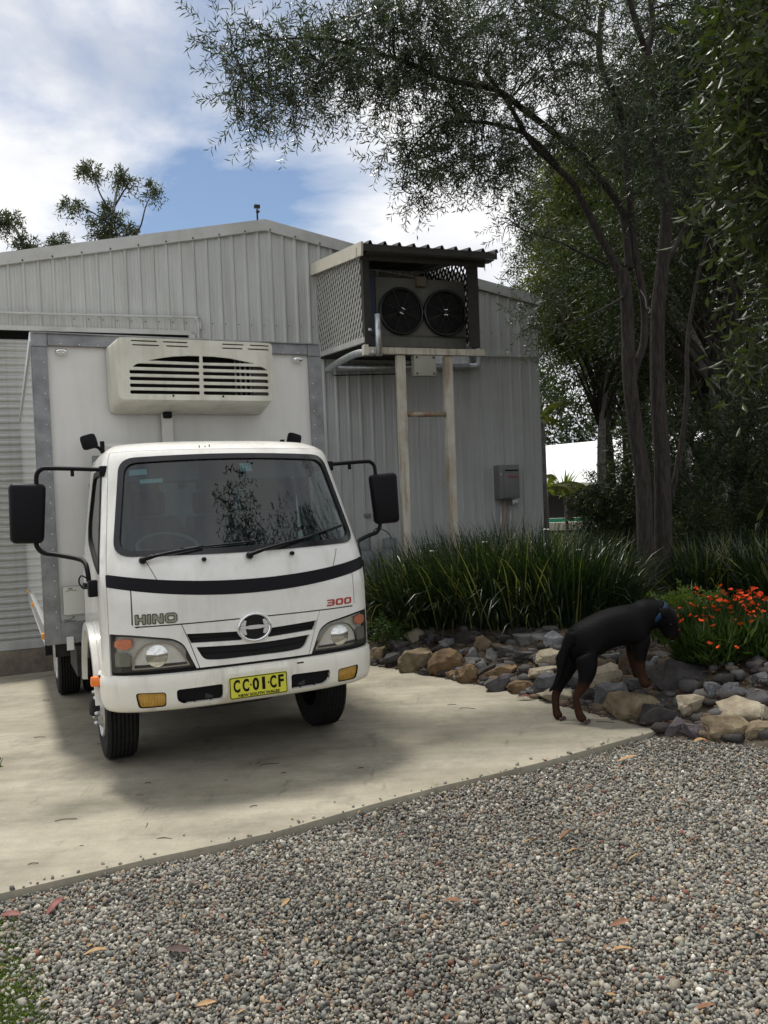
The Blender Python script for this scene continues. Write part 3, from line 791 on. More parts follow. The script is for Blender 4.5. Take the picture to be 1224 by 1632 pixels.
# emblem: oval ring with a waisted bar
em_c = Vector((-.004, -.012, .925))
def oval(rx, rz, n=40): return [(rx * math.cos(2 * math.pi * k / n), rz * math.sin(2 * math.pi * k / n)) for k in range(n)]
EP = lambda a, b, off=0.0: Vector((em_c.x + a, em_c.y - off + .18 * a * a, em_c.z + b))
emb = patch('emblem', oval(.112, .094), EP, M['paint'], truck, holes=[oval(.100, .083)], step=.03, thick=.03)
patch('emblem_face', oval(.098, .081), EP, M['black_gloss'], emb, step=.05, off=-.004, thick=.01)
q = MB(); q.tube([EP(a * .100, b * .083, .006) for a, b in oval(1, 1, 36)] + [EP(.100, 0, .006)], .0085, 8, cap=False); q.build('emblem_ring', M['chrome'], emb, True)
hsh = rpoly([(-.094, .010), (-.094, -.010), (-.055, -.008), (-.03, -.012), (0, -.012), (.03, -.012), (.055, -.008), (.094, -.010), (.094, .010), (.055, .008), (.03, .012), (0, .012), (-.03, .012), (-.055, .008)], .003, 2)
patch('emblem_bar', hsh, EP, M['badge_chrome'], emb, step=.02, off=.008, thick=.01)
for s in (-1, 1):
    wg = rpoly([(s * .090, .012), (s * .060, .009), (s * .052, .042), (s * .066, .047), (s * .082, .030)], .003, 2)
    patch('emblem_bar', wg, EP, M['badge_chrome'], emb, step=.02, off=.007, thick=.01)
    wg = rpoly([(s * .090, -.012), (s * .060, -.009), (s * .052, -.042), (s * .066, -.047), (s * .082, -.030)], .003, 2)
    patch('emblem_bar', wg, EP, M['badge_chrome'], emb, step=.02, off=.007, thick=.01)
# lettering
def on_front(u, w, off): return CM(A_u(u, w), w, off)
def letters(name, s, u, w, hgt, mt, width, off=.004, depth=.003, shear=0.0, bold=0.0, align='CENTER'):
    p, p2 = on_front(u - .04, w, off), on_front(u + .04, w, off)
    o = text_obj(name, s, hgt / .72, mt, truck, on_front(u, w, off), (p2 - p), (0, 0, 1), depth, 1.0, bold, align, shear)
    cx = [v.co.x for v in o.data.vertices]; k = width / max(1e-5, (max(cx) - min(cx))); X = (p2 - p).normalized(); o_ = on_front(u, w, off)
    mid = (max(cx) + min(cx)) / 2
    for v in o.data.vertices:
        t = (v.co - o_).dot(X); v.co = v.co + X * (t * (k - 1))
    return o
def glyph(name, polys, u0, w0, sc, mt, off, grow=0.0, shear=0.0, thick=.003):
    """block letters from closed outlines (in units of letter height) laid on the front pressing"""
    for outer, holes in polys:
        f = lambda P, g: U_([(u0 + (x + shear * y) * sc, w0 + y * sc) for x, y in P])
        def gr(P, g):
            cx = (min(p[0] for p in P) + max(p[0] for p in P)) / 2; cy = .5
            return [(x + math.copysign(g, x - cx), y + math.copysign(g, y - cy)) for x, y in P]
        patch(name, f(rpoly(outer, .10, 2) if grow == 0 else rpoly([(x, y) for x, y in outer], .10, 2), 0), CM, mt, truck, holes=[f(rpoly(h, .08, 2), 0) for h in holes], step=.03, off=off, thick=thick)
def HINO(k):   # k: extra stroke half width
    L = []
    def H(x): return [(x - k, -k), (x + .28 + k, -k), (x + .28 + k, .38 - k), (x + .72 - k, .38 - k), (x + .72 - k, -k), (x + 1.0 + k, -k), (x + 1.0 + k, 1 + k), (x + .72 - k, 1 + k), (x + .72 - k, .62 + k), (x + .28 + k, .62 + k), (x + .28 + k, 1 + k), (x - k, 1 + k)]
    def I(x): return [(x - k, -k), (x + .28 + k, -k), (x + .28 + k, 1 + k), (x - k, 1 + k)]
    def N(x): return [(x - k, -k), (x + .27 + k, -k), (x + .27 + k, .52 - k), (x + .74 - k, -k), (x + 1.05 + k, -k), (x + 1.05 + k, 1 + k), (x + .78 - k, 1 + k), (x + .78 - k, .48 + k), (x + .31 + k, 1 + k), (x - k, 1 + k)]
    def O(x): return [(x - k, .18), (x + .2, -k), (x + 1.0, -k), (x + 1.2 + k, .18), (x + 1.2 + k, .82), (x + 1.0, 1 + k), (x + .2, 1 + k), (x - k, .82)]
    def OH(x): return [(x + .28 + k, .26 + k), (x + .92 - k, .26 + k), (x + .92 - k, .74 - k), (x + .28 + k, .74 - k)]
    return [(H(0), []), (I(1.22), []), (N(1.72), []), (O(2.98), [OH(2.98)])]
glyph('badge_outline', HINO(.07), -.707, .999, .056, M['badge_g'], .003)
glyph('badge', HINO(-.04), -.707, .999, .056, M['badge_l'], .006)
T300 = [([(0, 0), (1.2, 0), (1.38, .16), (1.38, .84), (1.2, 1), (.0, 1), (.0, .80), (1.06, .80), (1.06, .60), (.12, .60), (.12, .42), (1.06, .42), (1.06, .20), (0, .20)], []),
        ([(1.62, .16), (1.80, 0), (2.82, 0), (3.0, .16), (3.0, .84), (2.82, 1), (1.80, 1), (1.62, .84)], [[(1.94, .22), (2.68, .22), (2.68, .78), (1.94, .78)]]),
        ([(3.24, .16), (3.42, 0), (4.44, 0), (4.62, .16), (4.62, .84), (4.44, 1), (3.42, 1), (3.24, .84)], [[(3.56, .22), (4.30, .22), (4.30, .78), (3.56, .78)]])]
glyph('badge', T300, .500, 1.003, .042, M['red'], .004, shear=.12)

# bumper
def BM(a, w, off=0.0):
    e = min(w - .455, .690 - w); r = .022
    k = 0 if e > r else r - math.sqrt(max(0, r * r - (r - max(e, 0)) ** 2))
    sw = .03 * max(0, (.56 - w) / .11) ** 2
    return CM(a, w, off + .016 - k - sw * (1 if abs(a) < 9 else 0))
aB = S1 + .14
vent = lambda s: rpoly([(s * .218, .598), (s * .495, .592), (s * .492, .525), (s * .46, .498), (s * .222, .50)], [.02, .02, .02, .03, .02], 4)
fog = lambda s: rpoly([(s * .553, .584), (s * .722, .590), (s * .708, .490), (s * .555, .492)], .022, 4)
bo = rpoly([(-aB, .690), (aB, .690), (aB - .10, .58), (aB - .12, .47), (aB - .2, .455), (-aB + .2, .455), (-aB + .12, .47), (-aB + .10, .58)], [.01, .01, .08, .03, .05, .05, .03, .08], 3)
bmp = patch('bumper', bo, BM, M['paint_low'], truck, holes=[U_(vent(-1)), U_(vent(1)), U_(fog(-1)), U_(fog(1))], step=.035, thick=.05)
for s in (-1, 1):
    patch('bumper_vent', U_(vent(s)), BM, M['black'], bmp, step=.06, off=-.03, thick=-.02)
    q = MB(); q.box((s * .30, .045, .545), (.05, .02, .07), bev=.006); q.build('tow_bracket', M['chassis'], bmp)
    fl = patch('fog_light', U_(fog(s)), BM, M['amber_dull'], bmp, step=.04, off=-.010, thick=.02)
    fi = rpoly([(s * .558, .579), (s * .716, .585), (s * .703, .495), (s * .560, .497)], .02, 4)
    patch('fog_light_rim', U_(fog(s)), BM, M['black'], fl, holes=[U_(fi)], step=.05, off=-.002, thick=.02)
    for k in range(9):
        u = s * (.575 + k * .016)
        q = MB(); q.tube([BM(A_u(u, .51), .507, -.009), BM(A_u(u, .57), .568, -.009)], .0022, 5); q.build('lens_rib', M['amber_dull'], fl, True)
patch('bumper_gap', [(-aE, .66), (aE, .66), (aE, .75), (-aE, .75)], CM, M['dark'], truck, step=.1, off=-.02, thick=0)
q = MB(); q.box((.285, -.005, .664), (.045, .006, .009), rot=.05); q.build('bumper_chip', M['black'], bmp)
q = MB(); q.box((.01, -.012, .650), (.37, .012, .020), bev=.004); q.build('plate_holder', M['paint_low'], bmp)
# number plate
pl = empty('number_plate', (0, 0, 0)); pl.parent = truck
PC = Vector((0, -.024, .560))
q = MB(); q.box(PC, (.372, .004, .134), bev=.0015); plate = q.build('plate', M['plate_y'], pl)
# thin black border
bd = rpoly([(-.184, -.065), (.184, -.065), (.184, .065), (-.184, .065)], .012, 4); bi = rpoly([(-.179, -.060), (.179, -.060), (.179, .060), (-.179, .060)], .010, 4)
PL = lambda a, b, off=0.0: Vector((PC.x + a, PC.y - .002 - off, PC.z + b))
patch('plate_border', bd, PL, M['black'], pl, holes=[bi], step=.1, off=.0012, thick=.001)
def ptxt(s, x, z, h, w, bold=0.0):
    o = text_obj('plate_character', s, h / .72, M['black'], pl, PL(x, z, .0015), (1, 0, 0), (0, 0, 1), .0008, 1.0, bold)
    xs = [v.co.x for v in o.data.vertices]; k = w / (max(xs) - min(xs)); md = (max(xs) + min(xs)) / 2
    zs = [v.co.z for v in o.data.vertices]; mz = (max(zs) + min(zs)) / 2
    for v in o.data.vertices: v.co.x = PC.x + x + (v.co.x - md) * k; v.co.z += (PC.z + z) - mz
for i, (ch, x) in enumerate((('C', -.140), ('C', -.083), ('0', -.019), ('1', .031), ('C', .093), ('F', .145))):
    ptxt(ch, x, .012, .075, .042 if ch not in '1F' else (.020 if ch == '1' else .036), .0035)
for x in (-.051, .063): q = MB(); q.lathe([(.0055, 0), (.0055, .002)], (0, 0, 0), 'Y', 12); q.build('plate_dot', M['black'], pl, loc=(PC.x + x, PC.y - .0045, PC.z + .012))
ptxt('NEW SOUTH WALES', 0, -.048, .017, .265, .0006)

# wipers and washer nozzles
def wiper(u0, w0, u1, w1, b0, b1):
    P = [on_front(u0, w0, .03), on_front(u0 + (u1 - u0) * .3, w0 + (w1 - w0) * .32, .045), on_front(u1, w1, .03)]
    q = MB(); q.tube(bez(P, 5), [.013] * 4 + [.010] * 4 + [.007] * 3, 8); o = q.build('wiper', M['black'], truck, True)
    B = [on_front(b0[0] + (b1[0] - b0[0]) * t, b0[1] + (b1[1] - b0[1]) * t, .014) for t in np.linspace(0, 1, 9)]
    q = MB(); q.tube(B, .006, 6); q.build('wiper_blade', M['black'], o, True)
    c_ = on_front(u0, w0, .02)
    MB().lathe([(.001, -.035), (.016, -.034), (.021, -.02), (.021, .01), (.014, .02)], (0, 0, 0), 'Y', 16).build('wiper_pivot', M['black'], o, 35, loc=c_)
wiper(-.64, 1.372, -.28, 1.432, (-.42, 1.432), (.07, 1.452))
wiper(.0, 1.362, .44, 1.455, (.28, 1.43), (.74, 1.53))
for u in (-.285, .285):
    c_ = on_front(u, 1.362, .01)
    MB().lathe([(.001, -.03), (.010, -.028), (.014, -.015), (.012, .012)], (0, 0, 0), 'Y', 14).build('washer_nozzle', M['black'], truck, 35, loc=c_)

# cab sides, each a door with a window hole and a wheel-arch flare
for s in (-1, 1):
    fe = lambda w: tab(VCt, w) + .36 * float(np.interp(XE, _x, _v)) + .006
    arch = [(.967 + .50 * math.cos(t), .40 + .52 * math.sin(t)) for t in np.linspace(rad(164), rad(28), 14)]
    ol = [(fe(w), w) for w in (2.087, 2.0, 1.8, 1.6, 1.42, 1.26, 1.0, .72)] + [(fe(.7), .62)] + arch + [(1.46, .66), (1.46, 1.4), (1.46, 2.087)]
    win = rpoly([(.335, 1.30), (.62, 1.352), (1.15, 1.50), (1.26, 1.62), (1.16, 1.985), (.665, 1.985)], [.03, .1, .1, .08, .07, .02], 5)
    win_i = rpoly([(.375, 1.335), (.62, 1.39), (1.12, 1.53), (1.20, 1.64), (1.12, 1.945), (.69, 1.945)], [.02, .1, .08, .07, .06, .02], 5)
    d_ = patch('cab_door', V_(ol, s), CM, M['paint'], truck, holes=[V_(win, s)], step=.06)
    patch('window_seal', V_(win, s), CM, M['black'], d_, holes=[V_(win_i, s)], step=.05, off=.006, thick=.02)
    patch('side_window', V_(win_i, s), CM, M['sideglass'], d_, step=.08, off=-.006, thick=0)
    hd = MB(); hd.box((s * .893, 1.18, 1.19), (.03, .15, .035), bev=.008); hd.build('door_handle', M['black'], d_)
    # flare
    V = []; F = []; tt = np.linspace(rad(172), rad(10), 22)
    for t in tt:
        for r_, o_ in ((.53, .886), (.53, .925), (.475, .925), (.465, .89)):
            V.append((s * o_, .967 + r_ * math.cos(t), .40 + (r_ + .02) * math.sin(t)))
    for i in range(len(tt) - 1):
        for k in range(4): a = i * 4; F.append((a + k, a + (k + 1) % 4, a + 4 + (k + 1) % 4, a + 4 + k))
    fl = mk('wheel_arch', V, F, M['paint'], truck, True); fixn(fl); fl.data.set_sharp_from_angle(angle=rad(40))
    # panel between flare and bumper
    q = MB(); q.box((s * .80, .99, .70), (.12, .96, .02)); q.box((s * .80, 1.46, .60), (.14, .02, .3)); q.build('inner_arch', M['dark'], truck)
    # side repeater
    q = MB(); q.box((s * .925, .43, .632), (.055, .05, .062), bev=.014); q.build('side_indicator', M['orange'], truck, 35)
    q = MB(); q.box((s * .892, .44, .630), (.03, .06, .07), bev=.008); q.build('indicator_base', M['black'], truck, 35)
    # big door mirrors on bent tube arms
    mc = Vector((s * 1.262, .69, 1.71))
    q = MB(); bm = bmesh.new(); bmesh.ops.create_cube(bm, size=1)
    for v_ in bm.verts:
        z = v_.co.z
        v_.co = Vector((v_.co.x * (.225 if z > 0 else .20) + (s * .0), v_.co.y * .085, z * .385))
    bmesh.ops.bevel(bm, geom=list(bm.edges), offset=.034, segments=3, affect='EDGES', profile=.5)
    bm.verts.index_update(); q.add([v_.co[:] for v_ in bm.verts], [tuple(v_.index for v_ in f.verts) for f in bm.faces]); bm.free()
    mi = q.build('side_mirror', M['black'], truck, 40, loc=mc, rot=(0, rad(-s * 2.5), rad(-s * 8)))
    g_ = MB(); g_.box((0, .036, 0), (.19, .012, .34), bev=.004); g_.build('mirror_glass', M['chrome'], mi)
    q = MB()
    q.tube(bez([(s * .775, .64, 1.975), (s * .90, .66, 1.985), (s * 1.12, .70, 1.998), (s * 1.165, .70, 1.992), (s * 1.195, .70, 1.955), (s * 1.20, .70, 1.86)], 5), .0145, 8)
    q.build('mirror_arm', M['black'], truck, True)
    q = MB(); q.box((s * .98, .68, 1.965), (.022, .02, .05), bev=.004); q.box((s * .79, .63, 1.965), (.06, .07, .07), bev=.012); q.build('arm_bracket', M['black'], truck, 35)
    q = MB()
    q.tube(bez([(s * 1.215, .70, 1.56), (s * 1.215, .70, 1.50), (s * 1.18, .69, 1.455), (s * 1.10, .66, 1.435), (s * .985, .58, 1.405), (s * .945, .52, 1.38), (s * .935, .47, 1.33), (s * .93, .45, 1.26)], 5), .0155, 8)
    q.build('mirror_arm', M['black'], truck, True)
    q = MB(); q.box((s * .912, .44, 1.215), (.055, .085, .105), bev=.008); q.build('arm_bracket', M['black'], truck, 35)
# cable loop at the driver side bracket
q = MB(); q.tube(bez([(-.935, .44, 1.275), (-.975, .44, 1.30), (-.99, .44, 1.26), (-.965, .44, 1.22), (-.93, .44, 1.225)], 6), .005, 6); q.build('cable_loop', M['black'], truck, True)
# clearance lamps/under-view mirrors on stalks behind the cab roof
for s in (-1, 1):
    q = MB(); q.box((0, 0, 0), (.115, .07, .11), bev=.028); q.build('roof_mirror', M['black'], truck, 40, loc=(s * .80, 1.41, 2.24), rot=(0, rad(s * 14), rad(s * 15)))
    q = MB(); q.tube([(s * .80, 1.41, 2.21), (s * .735, 1.43, 2.20), (s * .70, 1.43, 2.16)], .012, 7); q.box((s * .705, 1.43, 2.20), (.03, .03, .09)); q.build('roof_bracket', M['black'], truck)
q = MB(); q.box((.0, 1.44, 2.215), (1.40, .02, .022)); q.build('roof_rail', M['box_white'], truck)

# cab rear, floor, interior
q = MB()
for u in (-.86, .86): pass
q.box((0, 1.47, 1.05), (1.74, .02, .75)); q.box((0, 1.47, 2.03), (1.56, .02, .22)); q.box((-.66, 1.47, 1.67), (.30, .02, .52)); q.box((.66, 1.47, 1.67), (.30, .02, .52)); q.build('rear_wall', M['trim'], truck)
q = MB(); q.box((0, 1.475, 1.67), (1.02, .006, .52)); q.build('rear_window', M['sideglass'], truck)
q = MB(); q.box((0, .85, .72), (1.70, 1.25, .03)); q.build('cab_floor', M['dark'], truck)
q = MB(); q.box((0, .98, 2.075), (1.36, .84, .012)); q.build('headlining', M['trim'], truck)
q = MB(); q.box((0, .36, 1.30), (1.58, .34, .13), bev=.04); q.box((0, .47, 1.10), (1.6, .2, .5), bev=.03); q.box((-.40, .40, 1.385), (.42, .22, .08), bev=.035); q.build('dashboard', M['dash'], truck, 40)
sw = MB(); sw.tube([(.20 * math.cos(t), .20 * math.sin(t), 0) for t in np.linspace(0, 2 * math.pi, 33)], .013, 8, cap=False); sw.tube([(-.19, 0, -.01), (0, 0, -.04), (.19, 0, -.01)], .014, 6); sw.tube([(0, 0, -.04), (0, -.19, -.01)], .014, 6); sw.tube([(0, 0, -.03), (0, 0, -.3)], .03, 8)
sw.build('steering_wheel', M['dash'], truck, True, loc=(-.40, .62, 1.44), rot=(rad(28), 0, 0))
for u, wdt in ((-.42, .50), (.12, .40), (.52, .42)):
    st = MB(); st.box((u, 1.0, 1.02), (wdt, .48, .16), bev=.05); st.box((u, 1.25, 1.36), (wdt * .95, .14, .60), rot=Matrix.Rotation(rad(-8), 3, 'X'), bev=.05); o_ = st.build('seat', M['seat'], truck, 40)
    hr = MB(); hr.box((u, 1.31, 1.76), (.26, .10, .18), bev=.035); hr.build('headrest', M['seat'], o_, 40)
q = MB(); q.tube(bez([(.42, .40, 1.44), (.44, .38, 1.51), (.52, .38, 1.53), (.60, .38, 1.50), (.62, .38, 1.43)], 4), .014, 7); q.build('grab_handle', M['black'], truck, True)
for u in (-.42, .42):
    q = MB(); q.box((u, .66, 1.955), (.52, .02, .13), bev=.008); q.build('sun_visor', M['trim'], truck)
# chassis
q = MB()
for u in (-.37, .37): q.box((u, 3.5, .66), (.07, 6.2, .16))
q.box((0, .9, .50), (.55, .7, .35), bev=.05); q.box((0, .967, .36), (1.3, .10, .10), bev=.02); q.box((0, 3.5, .36), (1.4, .14, .14), bev=.03); q.box((0, .25, .50), (1.2, .2, .12), bev=.02)
q.box((.55, 2.3, .55), (.5, .8, .30), bev=.03); q.box((-.55, 2.2, .56), (.35, .55, .25), bev=.03); q.box((-.45, 1.5, .60), (.5, .25, .5), bev=.03)
q.build('chassis', M['chassis'], truck, 40)
q = MB(); q.box((0, .86, .56), (1.34, 1.1, .26), bev=.04); q.box((0, 1.9, .60), (1.9, .7, .22)); q.box((0, 2.62, .50), (1.5, .5, .30), bev=.04); q.box((0, 5.4, .62), (1.7, 1.9, .2)); q.build('underbody_blocker', M['chassis'], truck, 40)  # boxes added to block light and deepen the shade beneath the truck
q = MB(); q.tube([(-.62, 1.95, .37), (-.62, 2.45, .37)], .055, 10); q.build('exhaust', M['rusty'], truck, True)
# wheels
def wheel(u, v, rr, w_, s, front):
    o = empty('wheel', (u, v, rr)); o.parent = truck
    t = MB(); h = w_ / 2
    t.lathe([(.205, -h + .02), (rr - .06, -h), (rr - .022, -h + .008), (rr - .004, -h + .03)] + [(rr - (.010 if k % 2 else 0), -h + .03 + (w_ - .06) * k / 12) for k in range(13)] + [(rr - .004, h - .03), (rr - .022, h - .008), (rr - .06, h), (.205, h - .02), (.205, -h + .02)], (0, 0, 0), 'X', 40, cap=False)
    t.build('tyre', M['rubber'], o, 30)
    r = MB(); f_ = h * s
    if front: prof = [(.207, 0), (.207, .95 * f_), (.198, 1.02 * f_), (.185, .90 * f_), (.17, .62 * f_), (.14, .95 * f_), (.12, 1.12 * f_), (.09, 1.12 * f_), (.085, 1.0 * f_), (.001, 1.0 * f_)]
    else: prof = [(.207, 0), (.207, .95 * f_), (.198, 1.02 * f_), (.185, .90 * f_), (.16, .1 * f_), (.12, .05 * f_), (.001, .02 * f_)]
    r.lathe(prof, (0, 0, 0), 'X', 32, cap=False); r.build('rim', M['steel'], o, 30)
    for k in range(6):
        a = 2 * math.pi * k / 6 + .2; y, z = .105 * math.cos(a), .105 * math.sin(a)
        x0 = 1.10 * f_ if front else .08 * f_
        MB().lathe([(.016, 0), (.016, .022 * s), (.010, .038 * s), (.001, .038 * s)], (x0, y, z), 'X', 6).build('wheel_nut', M['galv'], o)
    hb = MB(); hb.lathe([(.060, 0), (.058, .06 * s), (.045, .075 * s), (.001, .08 * s)], (.98 * f_ if front else .0, 0, 0), 'X', 20); hb.build('hub', M['chassis'], o, 30)
    return o
for s in (-1, 1):
    wheel(s * .745, .967, .362, .215, s, True)
    wheel(s * .90, 3.62, .362, .205, s, False); wheel(s * .66, 3.62, .362, .205, s, False)
    q = MB(); q.box((s * .84, 4.28, .50), (.46, .012, .40)); q.build('mud_flap', M['rubber'], truck)
    V = []; F = []; tt = np.linspace(rad(170), rad(10), 16)
    for t in tt:
        for u in (.58, 1.05): V.append((s * u, 3.62 + .43 * math.cos(t), .36 + .36 * math.sin(t)))
    for i in range(15): F.append((2 * i, 2 * i + 1, 2 * i + 3, 2 * i + 2))
    mk('mudguard', V, F, M['chassis'], truck, True)
q = MB(); q.bar((-1.035, 3.16, .62), (-1.03, 3.20, .30), .02, .012); q.build('guard_edge', M['galv'], truck)

# ---- refrigerated body
B0, B1, BW, BZ0, BZ1 = 1.65, 6.72, 1.155, .735, 3.095
bx = MB(); bx.box((0, (B0 + B1) / 2 + .006, (BZ0 + BZ1) / 2), (2 * BW - .03, B1 - B0 - .03, BZ1 - BZ0 - .03)); box = bx.build('cargo_box', M['box_white'], truck)
q = MB(); q.box((-BW + .008, (B0 + B1) / 2, 1.96), (.010, B1 - B0 - .10, 2.10)); q.build('side_panel', M['box_side'], box)
q = MB(); q.box((BW - .008, (B0 + B1) / 2, 1.96), (.010, B1 - B0 - .10, 2.10)); q.build('side_panel', M['box_side'], box)
for s in (-1, 1):
    q = MB(); q.box((s * (BW - .056), B0, (BZ0 + BZ1) / 2 - .055), (.108, .024, BZ1 - BZ0 - .11), bev=.003); q.box((s * (BW - .001), B0 + .02, (BZ0 + BZ1) / 2 - .05), (.016, .05, BZ1 - BZ0 - .11)); q.build('corner_rail', M['alu'], box)
    q = MB(); q.box((s * (BW - .056), B0 - .001, BZ1 - .053), (.116, .034, .116), bev=.008); q.build('corner_cap', M['alu'], box)
    q = MB(); q.box((s * (BW - .001), (B0 + B1) / 2, BZ1 - .035), (.022, B1 - B0, .075), bev=.003); q.build('top_rail', M['alu_light'], box)
    q = MB(); q.box((s * (BW - .001), (B0 + B1) / 2, .815), (.016, B1 - B0, .15)); q.box((s * (BW + .002), (B0 + B1) / 2, .885), (.022, B1 - B0, .018)); q.box((s * (BW + .002), (B0 + B1) / 2, .748), (.020, B1 - B0, .018)); q.build('side_rail', M['alu_light'], box)
    for vv in (1.72, 4.3, 6.6):
        q = MB(); q.box((s * (BW + .014), vv, .80 if vv < 2 else .84), (.026, .075, .045), bev=.008); q.build('marker_lamp', M['amber'], box, 35)
    # front marker lamps
    q = MB(); q.lathe([(.001, -.030), (.020, -.028), (.034, -.018), (.040, -.004), (.040, 0)], (0, 0, 0), 'Y', 20)
    o_ = q.build('clearance_lamp', M['chrome'], box, 35, loc=(s * .945, B0 - .012, 2.953)); o_.scale = (1.2, 1, .62)
    q = MB(); q.lathe([(.001, -.036), (.012, -.034), (.020, -.028)], (0, 0, 0), 'Y', 16); q.build('lamp_lens', mat('clear_lens', (.6, .6, .58), .15), o_, 35)
q = MB(); q.box((0, B0 - .001, BZ1 - .050), (2 * BW - .232, .022, .094), bev=.003); q.box((0, B0 - .014, BZ1 - .004), (2 * BW - .03, .03, .010)); q.build('top_rail', M['alu'], box)
q = MB(); q.box((0, B0, .855), (2 * BW - .22, .018, .085)); q.box((0, B0 - .002, .775), (2 * BW - .22, .022, .078)); q.box((0, B0 - .008, .818), (2 * BW - .22, .02, .01)); q.build('bottom_rail', M['alu'], box)
q = MB(); q.box((-.985, B0 - .018, .735), (.05, .02, .10)); q.build('white_tab', M['box_white'], box)
rv = MB()
for s in (-1, 1):
    for k in range(18): rv.lathe([(.001, -.006), (.005, -.004), (.006, 0)], (s * (BW - .082), B0 - .012, .86 + k * .118), 'Y', 6)
for k in range(15): rv.lathe([(.001, -.006), (.005, -.004), (.006, 0)], (-.95 + k * .136, B0 - .012, BZ1 - .084), 'Y', 6)
tag(rv.build('rivets', M['alu_light'], box), kind='stuff')
# white placards low on the box front
def placard(u0, u1, w0, w1):
    q = MB(); q.box(((u0 + u1) / 2, B0 - .012, (w0 + w1) / 2), (u1 - u0, .004, w1 - w0)); o = q.build('placard', M['paper'], box)
    return o
o1 = placard(-1.025, -.865, .945, 1.17)
q = MB()
for a, b, c_, d_ in ((-1.022, 1.167, -.868, 1.165), (-1.022, .95, -.868, .948)): q.box(((a + c_) / 2, B0 - .0145, (b + d_) / 2), (abs(c_ - a), .002, .003))
for a in (-1.022, -.868): q.box((a, B0 - .0145, 1.058), (.003, .002, .22))
q.box((-.965, B0 - .0145, 1.148), (.03, .002, .008)); q.tube([(-1.0, B0 - .0148, 1.125), (-.97, B0 - .0148, 1.138), (-.94, B0 - .0148, 1.132), (-.92, B0 - .0148, 1.136)], .002, 5)
q.build('placard_print', M['badge_g'], o1)
q = MB(); q.tube([(-1.02, B0 - .0150, .915), (-.985, B0 - .0150, .912), (-.96, B0 - .0150, .922), (-.945, B0 - .0150, .935), (-.96, B0 - .0150, .938)], .004, 5); q.box((-.98, B0 - .0150, .902), (.08, .002, .006)); q.build('small_logo', M['badge_g'], box)
# cable channel from the fridge unit down to the cab
q = MB(); q.box((-.185, B0 - .03, 2.16), (.085, .045, .64), bev=.004); q.build('cable_channel', M['box_white'], truck)
q = MB(); q.box((-.185, B0 - .06, 2.475), (.065, .08, .07), bev=.01); q.build('drain_boot', M['rubber'], truck, 35)

# ---- fridge unit on the box front
UT, UB_, UV0 = 2.975, 2.532, 1.19
W2 = .590
fr_ = lambda a, w, off=0.0: Vector((a, UV0 + .03 * (2.975 - w) / .43 + .05 * max(0, (abs(a) - .50) / .10) ** 2 * .5 - off, w))
def slotrow(w, x0, x1, h=.028): return rpoly([(x0, w - h / 2), (x1, w - h / 2), (x1, w + h / 2), (x0, w + h / 2)], h * .48, 3)
hol = []
rows = [2.587, 2.636, 2.686, 2.735]
for w in rows: hol += [slotrow(w, -.512, .004), slotrow(w, .030, .548)]
hol += [rpoly([(-.492, 2.770), (.004, 2.770), (.004, 2.798), (-.45, 2.799)], [.012, .013, .013, .02], 3), rpoly([(.030, 2.770), (.545, 2.770), (.50, 2.799), (.030, 2.798)], [.013, .012, .02, .013], 3)]
dome = [(-.38, 2.820), (.008, 2.816), (.008, 2.866), (-.07, 2.866), (-.20, 2.856), (-.30, 2.838)]
hol += [rpoly(dome, .006, 2), rpoly([(.030, 2.816), (.44, 2.820), (.35, 2.838), (.25, 2.856), (.12, 2.866), (.030, 2.866)], .006, 2)]
for s0 in ((-.485, -.305), (-.265, -.085), (.17, .335), (.385, .535)):
    hol += [slotrow(UT + .020 + 0, s0[0], s0[1], .009) if False else slotrow(2.968, s0[0], s0[1], .009)]
    
# front sheet carries the slots; upper pair of vent slits sits just under the crown
face = rpoly([(-W2, UB_), (W2, UB_), (W2, 2.985), (-W2, 2.985)], [.05, .05, .03, .03], 4)
hol = hol[:-4]
for w, xs_ in ((2.962, ((-.492, -.305), (-.262, -.080), (.185, .355), (.405, .560))), (2.932, ((-.485, -.290), (-.240, -.075), (.185, .345), (.385, .560)))):
    for a, b in xs_: hol.append(slotrow(w, a, b, .010))
un = patch('fridge_unit', face, fr_, M['reefer'], truck, holes=hol, step=.05, thick=.02)
# sides, top and bevelled bottom of the cover
prof_f = dens(face, .05); V = []; F = []
nP = len(prof_f)
def rim(t):
    out = []
    for a, w in prof_f:
        k = 1 + .05 * t
        a2 = a * k; w2 = w
        if w < 2.58: w2 = w - .055 * t * min(1, (2.58 - w) / .04 + .2)
        if w > 2.95: w2 = w + .02 * t
        p = fr_(a, w); out.append(Vector((a2 if abs(a) > .4 else a, p.y + (B0 - .008 - p.y) * t, w2)))
    return out
rings = [rim(t) for t in (0, .12, .4, .7, 1)]
for r_ in rings: V += r_
for j in range(len(rings) - 1):
    for i in range(nP): F.append((j * nP + i, j * nP + (i + 1) % nP, (j + 1) * nP + (i + 1) % nP, (j + 1) * nP + i))
o_ = mk('unit_cover', V, F, M['reefer'], un, True); fixn(o_); o_.data.set_sharp_from_angle(angle=rad(55))
q = MB(); q.box((0, UV0 + .12, 2.75), (1.10, .02, .42)); q.build('unit_core', M['dark'], un)
q = MB()
for u in (.30, .34, .38, .42): q.tube([(u, UV0 + .085, 2.56), (u, UV0 + .085, 2.93)], .008, 6)
q.build('coolant_pipe', M['galv'], un, True)
q = MB(); q.box((.49, UV0 + .09, 2.72), (.12, .04, .28), bev=.01); q.build('compressor_box', M['cond'], un)
for u in (-.20, .18): MB().lathe([(.008, -.004), (.008, .0)], (0, 0, 0), 'Y', 10).build('screw', M['black'], un, loc=(u, UV0 + .028, 2.562))
# dark sheet metal under the slots row edges keeps the inside unlit
print('truck done')
